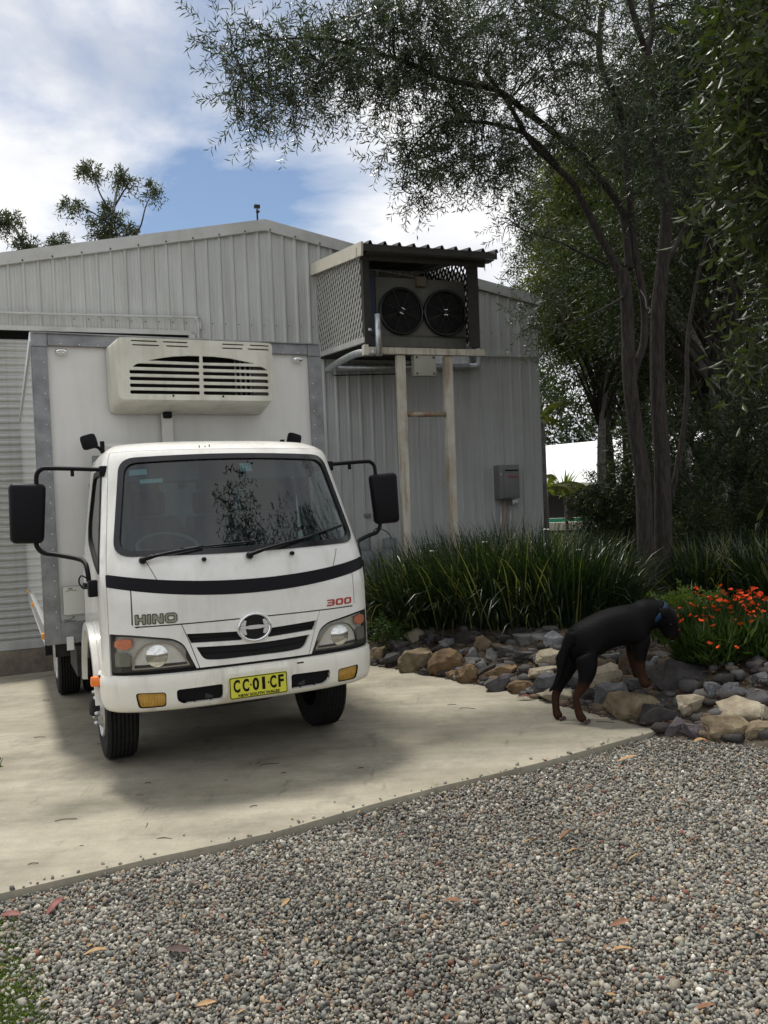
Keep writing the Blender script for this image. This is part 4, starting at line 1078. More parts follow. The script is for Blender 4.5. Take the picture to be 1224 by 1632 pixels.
# ================================================================== SHED
SY = rad(20.0); SP = Vector((-5.14, 11.18, 0))
shed_m = Matrix.Translation(SP) @ Matrix.Rotation(SY, 4, 'Z')      # local x along the wall, -y towards the camera, z up
shed = empty('metal_shed', mat=shed_m, label='pale grey corrugated metal shed with a low gable roof behind the truck', cat='shed')
AX, AZ, XL, XR, EZ = 3.74, 5.85, -0.87, 8.36, 4.93
sl = (AZ - EZ) / (XR - AX)
def roofz(x): return AZ - abs(x - AX) * sl
def ribbed(name, x0, x1, zlo, zhi, m, parent, pitch=.1905, rib=.030, top=.022, dep=.024, y=0.0, ax='x'):
    """vertical sheeting with trapezoid ribs standing proud of the pans"""
    V = []; F = []; xs = []
    k = math.ceil(x0 / pitch)
    xs.append((x0, 0))
    while k * pitch < x1:
        c = k * pitch
        for dx, dy in ((-rib, 0), (-top / 2, dep), (top / 2, dep), (rib, 0)):
            if x0 < c + dx < x1: xs.append((c + dx, dy))
        for dx in (.075, .115):
            for e, dy in ((-.006, 0), (0, .004), (.006, 0)):
                if x0 < c + dx + e < x1: xs.append((c + dx + e, dy))
        k += 1
    xs.append((x1, 0)); xs.sort()
    for x, dy in xs:
        for z in (zlo(x) if callable(zlo) else zlo, zhi(x) if callable(zhi) else zhi): V.append((x, y - dy, z))
    for i in range(len(xs) - 1): F.append((2 * i, 2 * i + 2, 2 * i + 3, 2 * i + 1))
    return mk(name, V, F, m, parent)
DX1, DZ = 2.55, 4.10        # door opening
zr = lambda x: roofz(x) - .05
ribbed('wall_cladding', XL, DX1, DZ + .02, zr, M['shed'], shed)
ribbed('wall_cladding', DX1 + .0, XR - .0, -.75, zr, M['shed'], shed)
# side and back walls, roof
sw_ = MB()
for x in (XL, XR):
    sw_.add([(x, 0, -.75), (x, 14, -.75), (x, 14, EZ - .05), (x, 0, EZ - .05)], [(0, 1, 2, 3)])
sw_.add([(XL, 14, -.75), (XR, 14, -.75), (XR, 14, EZ), (AX, 14, AZ), (XL, 14, EZ)], [(0, 1, 2, 3, 4)])
sw_.build('side_wall', M['shed'], shed)
for s, xe in ((-1, XL), (1, XR)):
    V = [(AX, -.02, AZ - .03), (AX, 14, AZ - .03), (xe + s * .12, 14, EZ - .03 - .12 * sl), (xe + s * .12, -.02, EZ - .03 - .12 * sl)]
    mk('roof_sheet', V, [(0, 1, 2, 3)], M['shed'], shed)
# barge flashing along the gable, with screws on every second rib
for xa, xb in ((XL - .05, AX), (AX, XR + .06)):
    za, zb = roofz(xa), roofz(xb)
    q = MB(); h = .165
    q.add([(xa, -.055, za - h), (xb, -.055, zb - h), (xb, -.055, zb), (xa, -.055, za), (xa, .15, za + .012), (xb, .15, zb + .012), (xa, -.020, za - h - .004), (xb, -.020, zb - h - .004)],
          [(0, 1, 2, 3), (3, 2, 5, 4), (0, 6, 7, 1)])
    q.build('barge_flashing', M['shed_trim'], shed)
sc_ = MB(); x = -.4
k = math.ceil(XL / .1905)
while k * .1905 < XR:
    if k % 2 == 0:
        x = k * .1905; sc_.box((x, -.060, roofz(x) - .142), (.018, .012, .018))
    k += 1
for k in range(int(1.0 / .1905), int(XR / .1905)):
    sc_.box((k * .1905 + .05, -.004, 4.28), (.012, .008, .012))
tag(sc_.build('screw_heads', M['dark'], shed), kind='stuff')
# girt line flashing on the right, pipe over the door
q = MB(); q.box((7.35, -.035, 3.895), (2.05, .04, .022)); q.build('girt_flashing', M['shed_trim'], shed)
q = MB(); q.tube(bez([(-.9, -.07, 4.315), (.8, -.07, 4.325), (2.56, -.07, 4.345), (2.64, -.07, 4.34), (2.68, -.07, 4.30), (2.69, -.07, 4.20), (2.69, -.05, 4.02)], 5), .017, 8)
q.build('conduit', M['shed_trim'], shed, True)
q = MB()
for x in (-.55, .4, 1.35, 2.3): q.box((x, -.06, 4.335), (.03, .03, .045))
q.box((2.70, -.05, 4.235), (.06, .05, .10)); q.build('conduit_clip', M['shed_trim'], shed)
# door surround: dark gap under a rolled head, jamb trim
q = MB(); q.box((DX1 + .045, -.035, 1.75), (.09, .045, 4.72)); q.build('door_jamb', M['shed_trim'], shed)
q = MB(); q.box((.85, -.030, DZ + .03), (3.5, .03, .065)); q.build('door_head', M['shed_trim'], shed)
q = MB(); q.box((.85, .18, 4.03), (3.5, .02, .30)); q.box((.85, .10, DZ + .02), (3.5, .2, .02)); q.build('door_pocket', M['dark'], shed)
door = empty('roller_door', (0, 0, 0)); door.parent = shed
# slats: one mesh shared by all
sx0, sx1 = -.87, DX1 - .0
P_ = [(0.0, 0.0), (.004, .030), (-.012, .045), (-.020, .060), (-.020, .078), (-.012, .090), (.004, .0985)]
V = [(x, y, z) for y, z in P_ for x in (sx0, sx1)]; F = [(2 * i, 2 * i + 1, 2 * i + 3, 2 * i + 2) for i in range(len(P_) - 1)]
sm = None
for k in range(42):
    z = -.145 + k * .0985
    if sm is None: o = mk('slat', V, F, M['slat'], door, False, loc=(0, .06, z)); sm = o.data
    else: o = link('slat', sm, door, (0, .06, z))
q = MB(); q.box((.84, .055, -.195), (3.42, .05, .10), bev=.006); q.build('bottom_rail', M['slat'], door)
q = MB(); q.box((.84, .09, -.46), (3.42, .16, .42)); q.build('threshold', mat('threshold_concrete', (.20, .17, .13), .85, var=.3, vscale=6), shed)
# ridge mast
p = shed_m.inverted() @ at(417, 352, 12.9)
mast = empty('roof_mast', (0, 0, 0), label='small dark rod with a knob on the shed ridge', cat='mast')
mast.matrix_world = shed_m @ Matrix.Translation((AX - .05, .25, AZ - .02))
q = MB(); q.tube([(0, 0, 0), (0, 0, .26)], .014, 7); q.build('rod', M['chassis'], mast, True)
q = MB(); q.box((0, 0, .30), (.09, .07, .05), bev=.012); q.box((.01, 0, .225), (.05, .05, .03), bev=.006); q.build('sensor_head', M['chassis'], mast, 35)

# ---- lean-to cage with the condensing unit, all in the shed's axes
CX, CD = 4.51, 2.2          # left edge along the wall, reach in front of it
CX1 = CX + 1.63
cage_m = shed_m @ Matrix.Translation((CX, 0, 0))
cage = empty('raised_shelter', mat=shed_m @ Matrix.Translation((CX, -CD, 0)), label='raised shelter of lattice under a dark sloping roof fixed to the shed wall', cat='shelter')
cz0, cz1 = 3.82, 3.66       # floor heights at wall and front (local z; y=0 is the front plane, y=CD the wall)
yb = CD
def fz(y): return cz1 + (cz0 - cz1) * y / CD
def rz(y): return 4.83 + (5.16 - 4.83) * y / CD
q = MB(); q.bar((0, 0, fz(0) + .03), (0, yb - .03, fz(yb) + .03), .05, .07); q.build('bottom_rail', M['lattice'], cage)
q = MB(); q.bar((.02, -.03, 4.16 + .03), (.02, -.03, 4.85), .06, .06); 
def lattice(name, x, y0, y1, zl, zh, m, sp=.118, w=.036):
    mb = MB(); L = y1 - y0
    for sgn in (1, -1):
        c = -2.2
        while c < L + 2.2:
            # line z = sgn*1.25*(y - c) + zbase
            kx = 1.28 * sgn; pts = []
            zb = (zl(0) + zh(0)) / 2
            a, b = y0, y1
            ys = np.linspace(y0, y1, 160); zs = zb + kx * (ys - y0 - c)
            ok = (zs > np.array([zl(t) for t in ys])) & (zs < np.array([zh(t) for t in ys]))
            if ok.sum() > 3:
                i0, i1 = np.where(ok)[0][[0, -1]]
                mb.bar((x + .006 * sgn, ys[i0], zs[i0]), (x + .006 * sgn, ys[i1], zs[i1]), .009, w, up=(0, -kx, 1)) if False else mb.bar((x + .006 * sgn, ys[i0], zs[i0]), (x + .006 * sgn, ys[i1], zs[i1]), w, .009, up=(1, 0, 0))
            c += sp
    return mb.build(name, m, cage)
o_ = lattice('lattice_panel', .0, .02, yb, lambda y: fz(y) + .05, lambda y: rz(y) - .02, M['lattice']); tag(o_, 'pale lattice side panel facing the truck')
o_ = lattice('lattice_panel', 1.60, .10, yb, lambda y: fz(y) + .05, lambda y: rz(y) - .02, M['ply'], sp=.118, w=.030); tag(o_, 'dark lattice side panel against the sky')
for (x, y) in ((.03, .03), (1.58, .03)):
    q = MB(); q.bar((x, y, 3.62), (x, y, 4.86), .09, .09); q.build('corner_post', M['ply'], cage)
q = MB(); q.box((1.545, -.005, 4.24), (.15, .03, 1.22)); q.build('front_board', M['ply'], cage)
# front fascia and corrugated roof
q = MB(); q.box((.84, -.02, 4.80), (1.78, .03, .20)); q.build('fascia_board', M['darkroof'], cage)
q = MB(); q.box((-.035, .0, 4.80), (.13, .05, .10)); q.build('fascia_end', M['barge'], cage)
V = []; F = []; xs = []
c = -.06
while c < 1.95:
    for dx, dz in ((0, 0), (.070, 0), (.088, .045), (.110, .045), (.128, 0)): xs.append((c + dx, dz))
    c += .198
xs = [q for q in xs if q[0] < 1.86]
for x, dz in xs:
    for y in (-.20, yb): V.append((x, y, rz(y) + .055 + dz))
for i in range(len(xs) - 1): F.append((2 * i, 2 * i + 2, 2 * i + 3, 2 * i + 1))
mk('roof_sheet', V, F, M['darkroof'], cage)
q = MB(); q.box((.89, -.185, 4.812), (1.88, .02, .085)); q.box((.89, -.10, 4.76), (1.8, .17, .012)); q.build('roof_edge', M['darkroof'], cage)
q = MB(); q.bar((-.075, -.20, rz(-.2) - .01), (-.075, yb, rz(yb) - .01), .03, .17); q.build('barge_board', M['barge'], cage)
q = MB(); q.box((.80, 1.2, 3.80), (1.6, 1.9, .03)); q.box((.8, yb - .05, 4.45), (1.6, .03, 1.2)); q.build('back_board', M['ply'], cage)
# support frame: cream steel beam, two posts, rung
frame = empty('support_frame', mat=shed_m @ Matrix.Translation((CX, -CD, 0)), label='cream steel post frame carrying the raised condenser beside the truck', cat='frame')
q = MB(); q.box((.84, -.02, 3.545), (1.66, .08, .085), bev=.004); q.build('beam', M['post'], frame)
q = MB(); q.box((-.02, -.02, 3.55), (.06, .09, .13)); q.build('beam_end', M['barge'], frame)
for x in (.475, 1.15):
    q = MB(); q.box((x, .03, 1.50), (.110, .10, 4.0), bev=.006); q.build('post', M['post'], frame)
q = MB(); q.tube([(.545, .02, 2.73), (1.08, .02, 2.73)], .034, 10); q.build('rung', M['rusty'], frame, True)
jb = empty('junction_box', mat=shed_m @ Matrix.Translation((CX + .80, -CD + .02, 3.5)), label='square cream junction box hanging under the raised condenser', cat='box')
q = MB(); q.box((0, 0, -.135), (.31, .12, .27), bev=.006); q.build('cover', M['jbox'], jb, 35)
for x in (-.12, .12):
    for z in (-.03, -.24): q = MB(); q.box((x, -.064, z), (.022, .012, .022)); q.build('screw', M['chassis'], jb)
# condensing unit
cu = empty('condensing_unit', mat=shed_m @ Matrix.Translation((CX + .90, -CD + .40, 3.62)), label='twin fan condensing unit on the raised platform inside the lattice shelter', cat='condenser')
q = MB(); q.box((.0, .0, .49), (1.30, .30, .92), bev=.01)
cs = q.build('casing', M['cond'], cu, 35)
for x in (-.31, .33):
    f_ = empty('fan', (x, -.155, .50)); f_.parent = cu
    MB().lathe([(.315, .0), (.315, -.05), (.30, -.055), (.288, -.05), (.288, .02)], (0, 0, 0), 'Y', 36, cap=False).build('fan_ring', M['black_gloss'], f_, True)
    MB().lathe([(.29, 0.002), (.001, .002)], (0, 0, 0), 'Y', 36, cap=False).build('fan_recess', M['dark'], f_)
    MB().lathe([(.06, 0), (.06, -.03), (.001, -.035)], (0, 0, 0), 'Y', 18).build('fan_hub', M['black'], f_)
    for k in range(5):
        a = k * 2 * math.pi / 5
        p1 = Vector((math.cos(a), 0, math.sin(a))); p2 = Vector((math.cos(a + .8), 0, math.sin(a + .8)))
        mk('fan_blade', [p1 * .05 + Vector((0, -.02, 0)), p1 * .27 + Vector((0, -.03, 0)), p2 * .27 + Vector((0, -.004, 0)), p2 * .06 + Vector((0, -.006, 0))], [(0, 1, 2, 3)], M['black'], f_)
    g_ = MB()
    for r_ in np.linspace(.05, .285, 9): g_.tube([(r_ * math.cos(t), -.052, r_ * math.sin(t)) for t in np.linspace(0, 2 * math.pi, 33)], .0028, 4, cap=False)
    for k in range(4): a = k * math.pi / 4 + .4; g_.tube([(-.29 * math.cos(a), -.054, -.29 * math.sin(a)), (.29 * math.cos(a), -.054, .29 * math.sin(a))], .004, 4)
    g_.build('fan_guard', M['darkroof'], f_, True)
    for dx, dz, an in (((.02, .03, .5), (-.01, -.03, .45)) if x < 0 else ((.0, .04, -.05), (.0, -.03, .05))): q = MB(); q.box((dx, -.060, dz), (.055, .004, .010), rot=Matrix.Rotation(an, 3, 'Y')); q.build('fan_label', M['alu_light'], f_)
q = MB(); q.box((-.02, -.19, .90), (.13, .08, .13), bev=.006); q.build('isolator_box', mat('brown_box', (.13, .105, .07), .6), cu)
q = MB(); q.box((-.71, .0, .50), (.10, .28, .95)); q.build('blue_panel', M['blue_dark'], cu)
q = MB(); q.tube(bez([(-.02, -.18, .96), (-.35, -.2, .99), (-.72, -.2, 1.02), (-.80, -.2, .9), (-.80, -.2, .4)], 6), .008, 6); q.build('flex_cable', M['cond'], cu, True)
# lagged refrigerant pipes
pp = empty('lagged_pipe', mat=shed_m @ Matrix.Translation((CX, -CD, 3.4)), label='silver lagged pipe running below the lattice and up in front of the condenser', cat='pipe')
q = MB(); q.tube([(.14, -.09, .07), (.14, -.09, .60)], .040, 12); q.build('riser', M['galv'], pp, True)
q = MB(); q.tube(bez([(.10, -.05, .12), (-.02, .3, .16), (.02, 1.2, .20), (.10, 2.1, .22)], 5), .048, 12); q.build('run', M['galv'], pp, True)
q = MB(); q.tube([(.06, -.06, .40), (.02, -.06, .41)], .02, 8); q.build('elbow', M['galv'], pp, True)
p2 = empty('wall_pipe', mat=shed_m @ Matrix.Translation((CX, 0, 3.6)), label='horizontal silver lagged pipe with elbows along the shed wall behind the posts', cat='pipe')
q = MB(); q.tube([(.25, -.11, .05), (2.48, -.11, .10)], .052, 12); q.build('run', M['galv'], p2, True)
q = MB(); q.tube([(.25, -.10, .42), (1.25, -.10, .42), (2.55, -.10, .43)], .035, 10); q.build('upper_run', M['galv'], p2, True)
q = MB(); q.tube(bez([(2.48, -.11, .10), (2.60, -.11, .11), (2.64, -.11, .16), (2.64, -.10, .40)], 4), .058, 12); q.build('elbow', M['galv'], p2, True)
q = MB(); q.box((1.35, -.06, .27), (.20, .05, .30)); q.box((2.2, -.06, .23), (.6, .05, .18)); q.build('bracket_plate', M['galv'], p2)
q = MB(); q.tube([(.2, -.05, -.06), (1.4, -.05, -.02)], .008, 6); q.build('cable', M['black'], p2, True)
# water heater on the wall
wh = empty('water_heater', mat=shed_m @ Matrix.Translation((7.60, -.02, 1.52)), label='grey gas water heater box on the shed wall above the strappy plants', cat='water heater')
q = MB(); q.box((0, -.11, .29), (.37, .20, .55), bev=.008); q.build('case', M['heater'], wh, 35)
q = MB(); q.box((.035, -.218, .27), (.28, .012, .47), bev=.003); q.build('front_panel', M['heater'], wh, 35)
q = MB(); q.box((.035, -.228, .475), (.24, .006, .022)); q.build('flue_slot', M['black'], wh)
text_obj('heater_badge', 'Rinnai', .075, M['red'], wh, (.06, -.226, .37), (1, 0, 0), (0, 0, 1), .001)
for x, c_ in ((-.12, M['galv']), (-.07, M['copper']), (.0, M['copper']), (.06, M['galv'])): q = MB(); q.tube([(x, -.10, .02), (x, -.09, -.95)], .011, 7); q.build('service_pipe', c_, wh, True)
q = MB(); q.box((.13, -.10, -.06), (.10, .09, .09), bev=.01); q.box((-.15, -.2, .42), (.03, .03, .05)); q.build('valve_box', M['alu_light'], wh, 35)
# small vent plate
vp = empty('wall_plate', mat=shed_m @ Matrix.Translation((5.18, -.03, 1.36)), label='small grey plate screwed to the shed wall above the gas cylinders', cat='plate')
q = MB(); q.box((0, 0, 0), (.12, .02, .06), bev=.004); q.build('plate', M['heater'], vp)
# gas cylinders
for i, (x, lb) in enumerate(((5.00, 'grey gas cylinder nearest the truck, half hidden behind the cab corner'), (5.42, 'grey gas cylinder beside the strappy plants, right of its twin'))):
    g = empty('gas_cylinder', mat=shed_m @ Matrix.Translation((x, -.34, -.40)), label=lb, cat='gas cylinder', group='gas cylinders against the shed wall')
    MB().lathe([(.15, 0), (.17, .03), (.185, .08), (.188, .15), (.188, 1.08), (.175, 1.17), (.13, 1.235), (.06, 1.26), (.04, 1.262)], (0, 0, 0), 'Z', 28).build('tank', M['gas'], g, 35)
    q = MB(); q.tube([(0, 0, 1.25), (0, 0, 1.36)], .022, 8); q.tube([(-.06, 0, 1.335), (.05, 0, 1.335)], .016, 7); q.build('valve', M['rusty'], g, True)
    q = MB()
    q.lathe([(.11, 1.24), (.115, 1.40), (.105, 1.40), (.10, 1.24)], (0, 0, 0), 'Z', 18, cap=False); q.build('collar', M['gas'], g, True)
    q = MB()
    for k in range(9): q.box((-.02 + (.012 if k % 2 else 0), -.192, .45 + .055 * k), (.13 - .02 * (k % 3), .004, .022))
    q.build('warning_label', M['paper'], g)
ho = empty('gas_hose', mat=shed_m @ Matrix.Translation((5.28, -.3, 1.0)), label='thin black hose looping between the two gas cylinder valves', cat='hose')
q = MB(); q.tube(bez([(-.20, 0, -.05), (-.12, 0, .10), (.0, .1, .16), (.14, 0, .08), (.2, 0, -.05)], 6), .008, 6); q.build('hose', M['black'], ho, True)
print('shed done')
# ================================================================== ROCKS, MULCH, LITTER
cols = {
 'tan': ((.24, .195, .125), (.12, .09, .058)), 'ochre': ((.20, .135, .072), (.09, .062, .038)), 'pale': ((.37, .335, .25), (.22, .18, .125)),
 'slate': ((.110, .108, .108), (.052, .050, .050)), 'dark': ((.062, .057, .055), (.028, .025, .024)), 'blue': ((.150, .152, .158), (.075, .075, .08)),
 'grey': ((.20, .20, .19), (.12, .12, .112)), 'purple': ((.125, .108, .114), (.065, .055, .058)), 'brown': ((.14, .10, .072), (.07, .05, .036)), 'palegrey': ((.27, .28, .285), (.17, .175, .18)),
}
for k, (a, b) in list(cols.items()): M['rock_' + k] = mat('rock_' + k, a, .88, col2=b, vscale=8, bump=.014, bscale=22, spec=.2, det=9)
def rock_mesh(w, d, h, angular, seed, m):
    r = np.random.default_rng(seed)
    bm = bmesh.new(); n = 13 if angular else 22
    P = r.normal(size=(n, 3)); P /= np.linalg.norm(P, axis=1, keepdims=True)
    if angular: P = np.clip(P * 1.25, -1, 1) * r.uniform(.8, 1.0, (n, 1))
    else: P = np.sign(P) * np.abs(P) ** .75 * r.uniform(.86, 1.0, (n, 1))
    vs = [bm.verts.new(p) for p in P]; bmesh.ops.convex_hull(bm, input=vs)
    for v in [v for v in bm.verts if not v.link_faces]: bm.verts.remove(v)
    bmesh.ops.bevel(bm, geom=list(bm.edges), offset=.025 if angular else .055, segments=1, affect='EDGES')
    bmesh.ops.triangulate(bm, faces=bm.faces); bmesh.ops.subdivide_edges(bm, edges=bm.edges, cuts=1, use_grid_fill=True)
    o = Vector(r.uniform(-50, 50, 3)); am = .05 if angular else .07
    for v in bm.verts:
        v.co *= 1 + am * mnoise.noise(v.co * 2.2 + o) * 2.4 + am * 1.0 * mnoise.noise(v.co * 5 + o)
        if angular: v.co.z += .05 * math.floor(3 * mnoise.noise(v.co * 1.6 + o)) 
        v.co = Vector((v.co.x * w / 2, v.co.y * d / 2, v.co.z * h / 2))
    me = bpy.data.meshes.new('rock'); bm.to_mesh(me); bm.free(); me.materials.append(m)
    me.polygons.foreach_set('use_smooth', [True] * len(me.polygons)); me.set_sharp_from_angle(angle=rad(22 if angular else 32)); return me
# centre x, y and width, height in photo pixels, colour, angular?, tilt, label
c1 = lambda X, Y: (560 + X / 3.6, 880 + Y / 3.6); c2 = lambda X, Y: (850 + X / 3.272, 900 + Y / 3.272)
ROCKS = [
 (1, 150, 600, 95, 110, 'tan', 0, 0, 'dull olive tan rock just right of the truck bumper corner'),
 (1, 212, 492, 90, 78, 'tan', 0, .2, 'small olive tan rock under the grass tuft near the headlight'),
 (1, 370, 486, 95, 95, 'pale', 1, -.8, 'pale slab leaning diagonally at the top left of the rock bank'),
 (1, 265, 545, 150, 85, 'purple', 1, -.3, 'flat purple grey slab behind the left end wedge'),
 (1, 222, 632, 110, 85, 'slate', 1, -.4, 'dark slate wedge touching the slab left of the big tan boulder'),
 (1, 325, 585, 120, 70, 'slate', 1, -.3, 'dark grey slab resting above the big tan boulder'),
 (1, 365, 635, 200, 130, 'tan', 0, -.35, 'large olive tan boulder at the slab edge right of the truck'),
 (1, 447, 495, 105, 80, 'slate', 1, 0, 'dark grey rock high on the bank in the plant shadow'),
 (1, 560, 540, 110, 80, 'blue', 1, -.1, 'blue grey angular rock above the brown ochre boulder'),
 (1, 650, 500, 130, 85, 'dark', 1, 0, 'nearly black rock under the strappy leaves mid bank'),
 (1, 540, 650, 175, 160, 'ochre', 0, 0, 'big rusty brown boulder with a lumpy face at the slab edge'),
 (1, 595, 707, 80, 50, 'ochre', 0, 0, 'small rusty rock in front of the lumpy brown boulder'),
 (1, 430, 690, 80, 45, 'dark', 1, 0, 'small dark stone between the tan and rusty boulders'),
 (1, 665, 712, 120, 115, 'ochre', 0, -.5, 'leaning ochre rock right of the lumpy brown boulder'),
 (1, 698, 592, 60, 90, 'grey', 1, -.6, 'upright grey sliver behind the leaning ochre rock'),
 (1, 757, 530, 90, 88, 'tan', 0, 0, 'yellowish round rock alone high in the leaf litter'),
 (1, 720, 622, 110, 45, 'grey', 1, -.2, 'thin flat grey stone lying mid bank'),
 (1, 748, 660, 70, 75, 'grey', 1, -.3, 'squat grey stone below the thin flat one'),
 (1, 820, 598, 85, 70, 'grey', 1, .2, 'grey cobble below the yellowish round rock'),
 (1, 790, 690, 170, 70, 'dark', 1, -.6, 'long dark slab leaning over the pale tan wedge'),
 (1, 850, 700, 180, 80, 'ochre', 1, -.4, 'ochre slab with a thin sharp edge slanting over slate'),
 (1, 850, 768, 155, 92, 'slate', 1, -.1, 'slate wedge tucked under the slanting ochre slab'),
 (1, 905, 583, 115, 75, 'slate', 1, .1, 'flat grey rock left of the long flat pair above the litter'),
 (1, 1000, 602, 150, 65, 'slate', 1, .05, 'long flat grey rock near the top of the litter'),
 (1, 1035, 505, 190, 80, 'grey', 1, .05, 'broad pale grey slab under the leaves left of the dog'),
 (1, 1168, 508, 115, 100, 'palegrey', 1, 0, 'blocky pale grey stone just behind the dog tail'),
 (1, 1135, 608, 155, 90, 'pale', 0, .1, 'cream sandstone rock just left of the dog tail'),
 (1, 1110, 702, 170, 78, 'pale', 0, -.2, 'cream and ochre rock lower than its neighbour by the dog tail'),
 (1, 1108, 772, 150, 120, 'blue', 1, -.5, 'blue grey slab leaning by the slab edge left of the hind paws'),
 (1, 975, 782, 140, 70, 'ochre', 0, .1, 'low ochre rock at the slab edge with red leaves before it'),
 (1, 990, 685, 80, 45, 'dark', 1, 0, 'little dark stone in the litter above the low ochre rock'),
 (2, 130, 690, 170, 70, 'pale', 0, .1, 'low cream rock behind the dog hind paws'),
 (2, 205, 612, 100, 85, 'slate', 1, 0, 'dark rock seen between the dog hind legs'),
 (2, 290, 692, 95, 90, 'dark', 1, .2, 'dark stone just right of the dog hind leg'),
 (2, 392, 590, 185, 115, 'pale', 0, -.1, 'big cream sandstone boulder beneath the dog belly'),
 (2, 400, 690, 215, 130, 'blue', 1, -.45, 'large blue grey slab leaning below the dog belly'),
 (2, 420, 485, 130, 65, 'grey', 1, .1, 'flat grey rock right under the dog chest'),
 (2, 510, 530, 110, 135, 'brown', 0, .2, 'greyish brown rock behind the dog front legs'),
 (2, 612, 490, 90, 80, 'brown', 0, 0, 'dusty brown rock right of the dog front leg'),
 (2, 525, 640, 80, 65, 'dark', 1, 0, 'small dark stone left of the dog front paw'),
 (2, 745, 592, 250, 140, 'dark', 1, .1, 'largest dark boulder right of the dog front paw'),
 (2, 702, 520, 90, 60, 'brown', 0, .1, 'brown stone above the largest dark boulder'),
 (2, 520, 742, 245, 140, 'tan', 0, .1, 'large mottled tan boulder at the slab corner under the dog'),
 (2, 685, 702, 175, 80, 'dark', 1, 0, 'dark slab wedged between the dog paw boulder and slab corner'),
 (2, 662, 792, 225, 110, 'dark', 1, .1, 'long dark slate at the tip of the concrete corner'),
 (2, 855, 737, 190, 110, 'pale', 0, .35, 'cream rock tilted right of the dark slabs'),
 (2, 745, 850, 88, 108, 'purple', 1, 0, 'upright purple grey stone on the gravel edge'),
 (2, 842, 868, 105, 80, 'purple', 1, 0, 'dark purple chunk on the gravel right of the upright stone'),
 (2, 935, 668, 145, 100, 'blue', 1, .3, 'blue grey slab tilted under the orange flowers'),
 (2, 1050, 682, 140, 90, 'blue', 1, .4, 'second blue grey slab overlapping its neighbour by the flowers'),
 (2, 1110, 762, 250, 115, 'pale', 0, .05, 'large smooth cream boulder near the right frame edge'),
 (2, 1000, 858, 215, 130, 'tan', 0, .1, 'big tan boulder with a dark foot on the gravel edge'),
 (2, 1172, 872, 145, 100, 'tan', 0, 0, 'rounded tan rock cut by the right frame edge'),
 (2, 1185, 685, 125, 80, 'slate', 1, .2, 'dark slab behind the large cream boulder'),
 (2, 1192, 590, 105, 60, 'blue', 1, .2, 'blue grey rock below the flowers at the right frame edge'),
 (2, 780, 772, 85, 70, 'dark', 1, 0, 'small black stone below the dark wedged slab'),
 (2, 902, 812, 55, 65, 'brown', 0, 0, 'small rusty stone propping the big tan boulder'),
 (2, 765, 298, 100, 62, 'grey', 1, .1, 'grey rock seen just past the dog muzzle'),
 (2, 872, 268, 55, 52, 'grey', 0, 0, 'little round grey rock behind the flowers near the trunk'),
 (2, 845, 312, 100, 45, 'dark', 1, 0, 'flat black stone beside the grey rock past the muzzle'),
 (2, 640, 500, 65, 50, 'palegrey', 0, 0, 'small pale stone near the dog elbow'),
 (2, 1165, 520, 125, 80, 'dark', 1, 0, 'dark rock half buried under the flower foliage at right'),
 (2, 340, 520, 110, 60, 'brown', 1, .1, 'brown slab in shade below the dog flank'),
 (2, 600, 560, 90, 60, 'dark', 1, 0, 'dark cobble tucked behind the dog front paw'),
]
for i, (cc, X, Y, w, h, col, ang, tilt, lb) in enumerate(ROCKS):
    px, py = (c1 if cc == 1 else c2)(X, Y); sc_ = 3.6 if cc == 1 else 3.272
    pw, ph = w / sc_, h / sc_
    b = hit(px, py + ph * .30)
    m_ = b.y / 1315.0
    W_, H_ = pw * m_ * 1.34, ph * m_ * 1.36
    me = rock_mesh(W_, W_ * (.62 if ang else .75), H_, ang, 100 + i, M['rock_' + col])
    c_ = at(px, py, b.y + W_ * .16)
    o = link('rock', me, None, c_, (random.uniform(-.15, .1), tilt * .5, random.uniform(-.35, .35)))
    tag(o, lb, 'rock', 'rocks edging the raised garden bed')
# rubble between the named rocks
def rubble():
    V = []; F = []; col = []
    ico = bmesh.new(); bmesh.ops.create_icosphere(ico, subdivisions=1, radius=1.0)
    base = np.array([v.co[:] for v in ico.verts]); fc = np.array([[v.index for v in f.verts] for f in ico.faces]); ico.free()
    n = 0; pal = [(.075, .072, .07), (.10, .094, .09), (.15, .115, .08), (.05, .045, .042), (.12, .12, .118)]
    vs, fs, cs = [], [], []
    for _ in range(1500):
        v = random.uniform(-2.6, 5.2); d = random.uniform(.0, 1.05) ** 1.1
        u = float(np.interp(v, UB_V, UB_U)) + d; x, y = xy(u, v); s = .018 + .095 * random.random() ** 2
        z = float(T(x, y)); P = np.clip(base * (1 + RNG.uniform(-.35, .7, (len(base), 1))) @ np.linalg.qr(RNG.normal(size=(3, 3)))[0], -.62, .62) * 1.1 * np.array([s, s * random.uniform(.5, 1), s * random.uniform(.3, .7)])
        a = random.uniform(0, 6.28); R = np.array([[math.cos(a), -math.sin(a), 0], [math.sin(a), math.cos(a), 0], [0, 0, 1]])
        P = P @ R.T + np.array([x, y, z + s * .1]); vs.append(P); fs.append(fc + n); n += len(base)
        cs.append(np.tile(np.array(random.choice(pal)) * random.uniform(.6, 1.2), (len(base), 1)))
    o = np_mesh('rubble', np.concatenate(vs), np.concatenate(fs), attrmat('rubble_stone', .9, .2, .002, 60), col=np.concatenate(cs), k=3)
    tag(o, 'small broken slate and soil crumbs between the bank rocks', kind='stuff')
rubble()
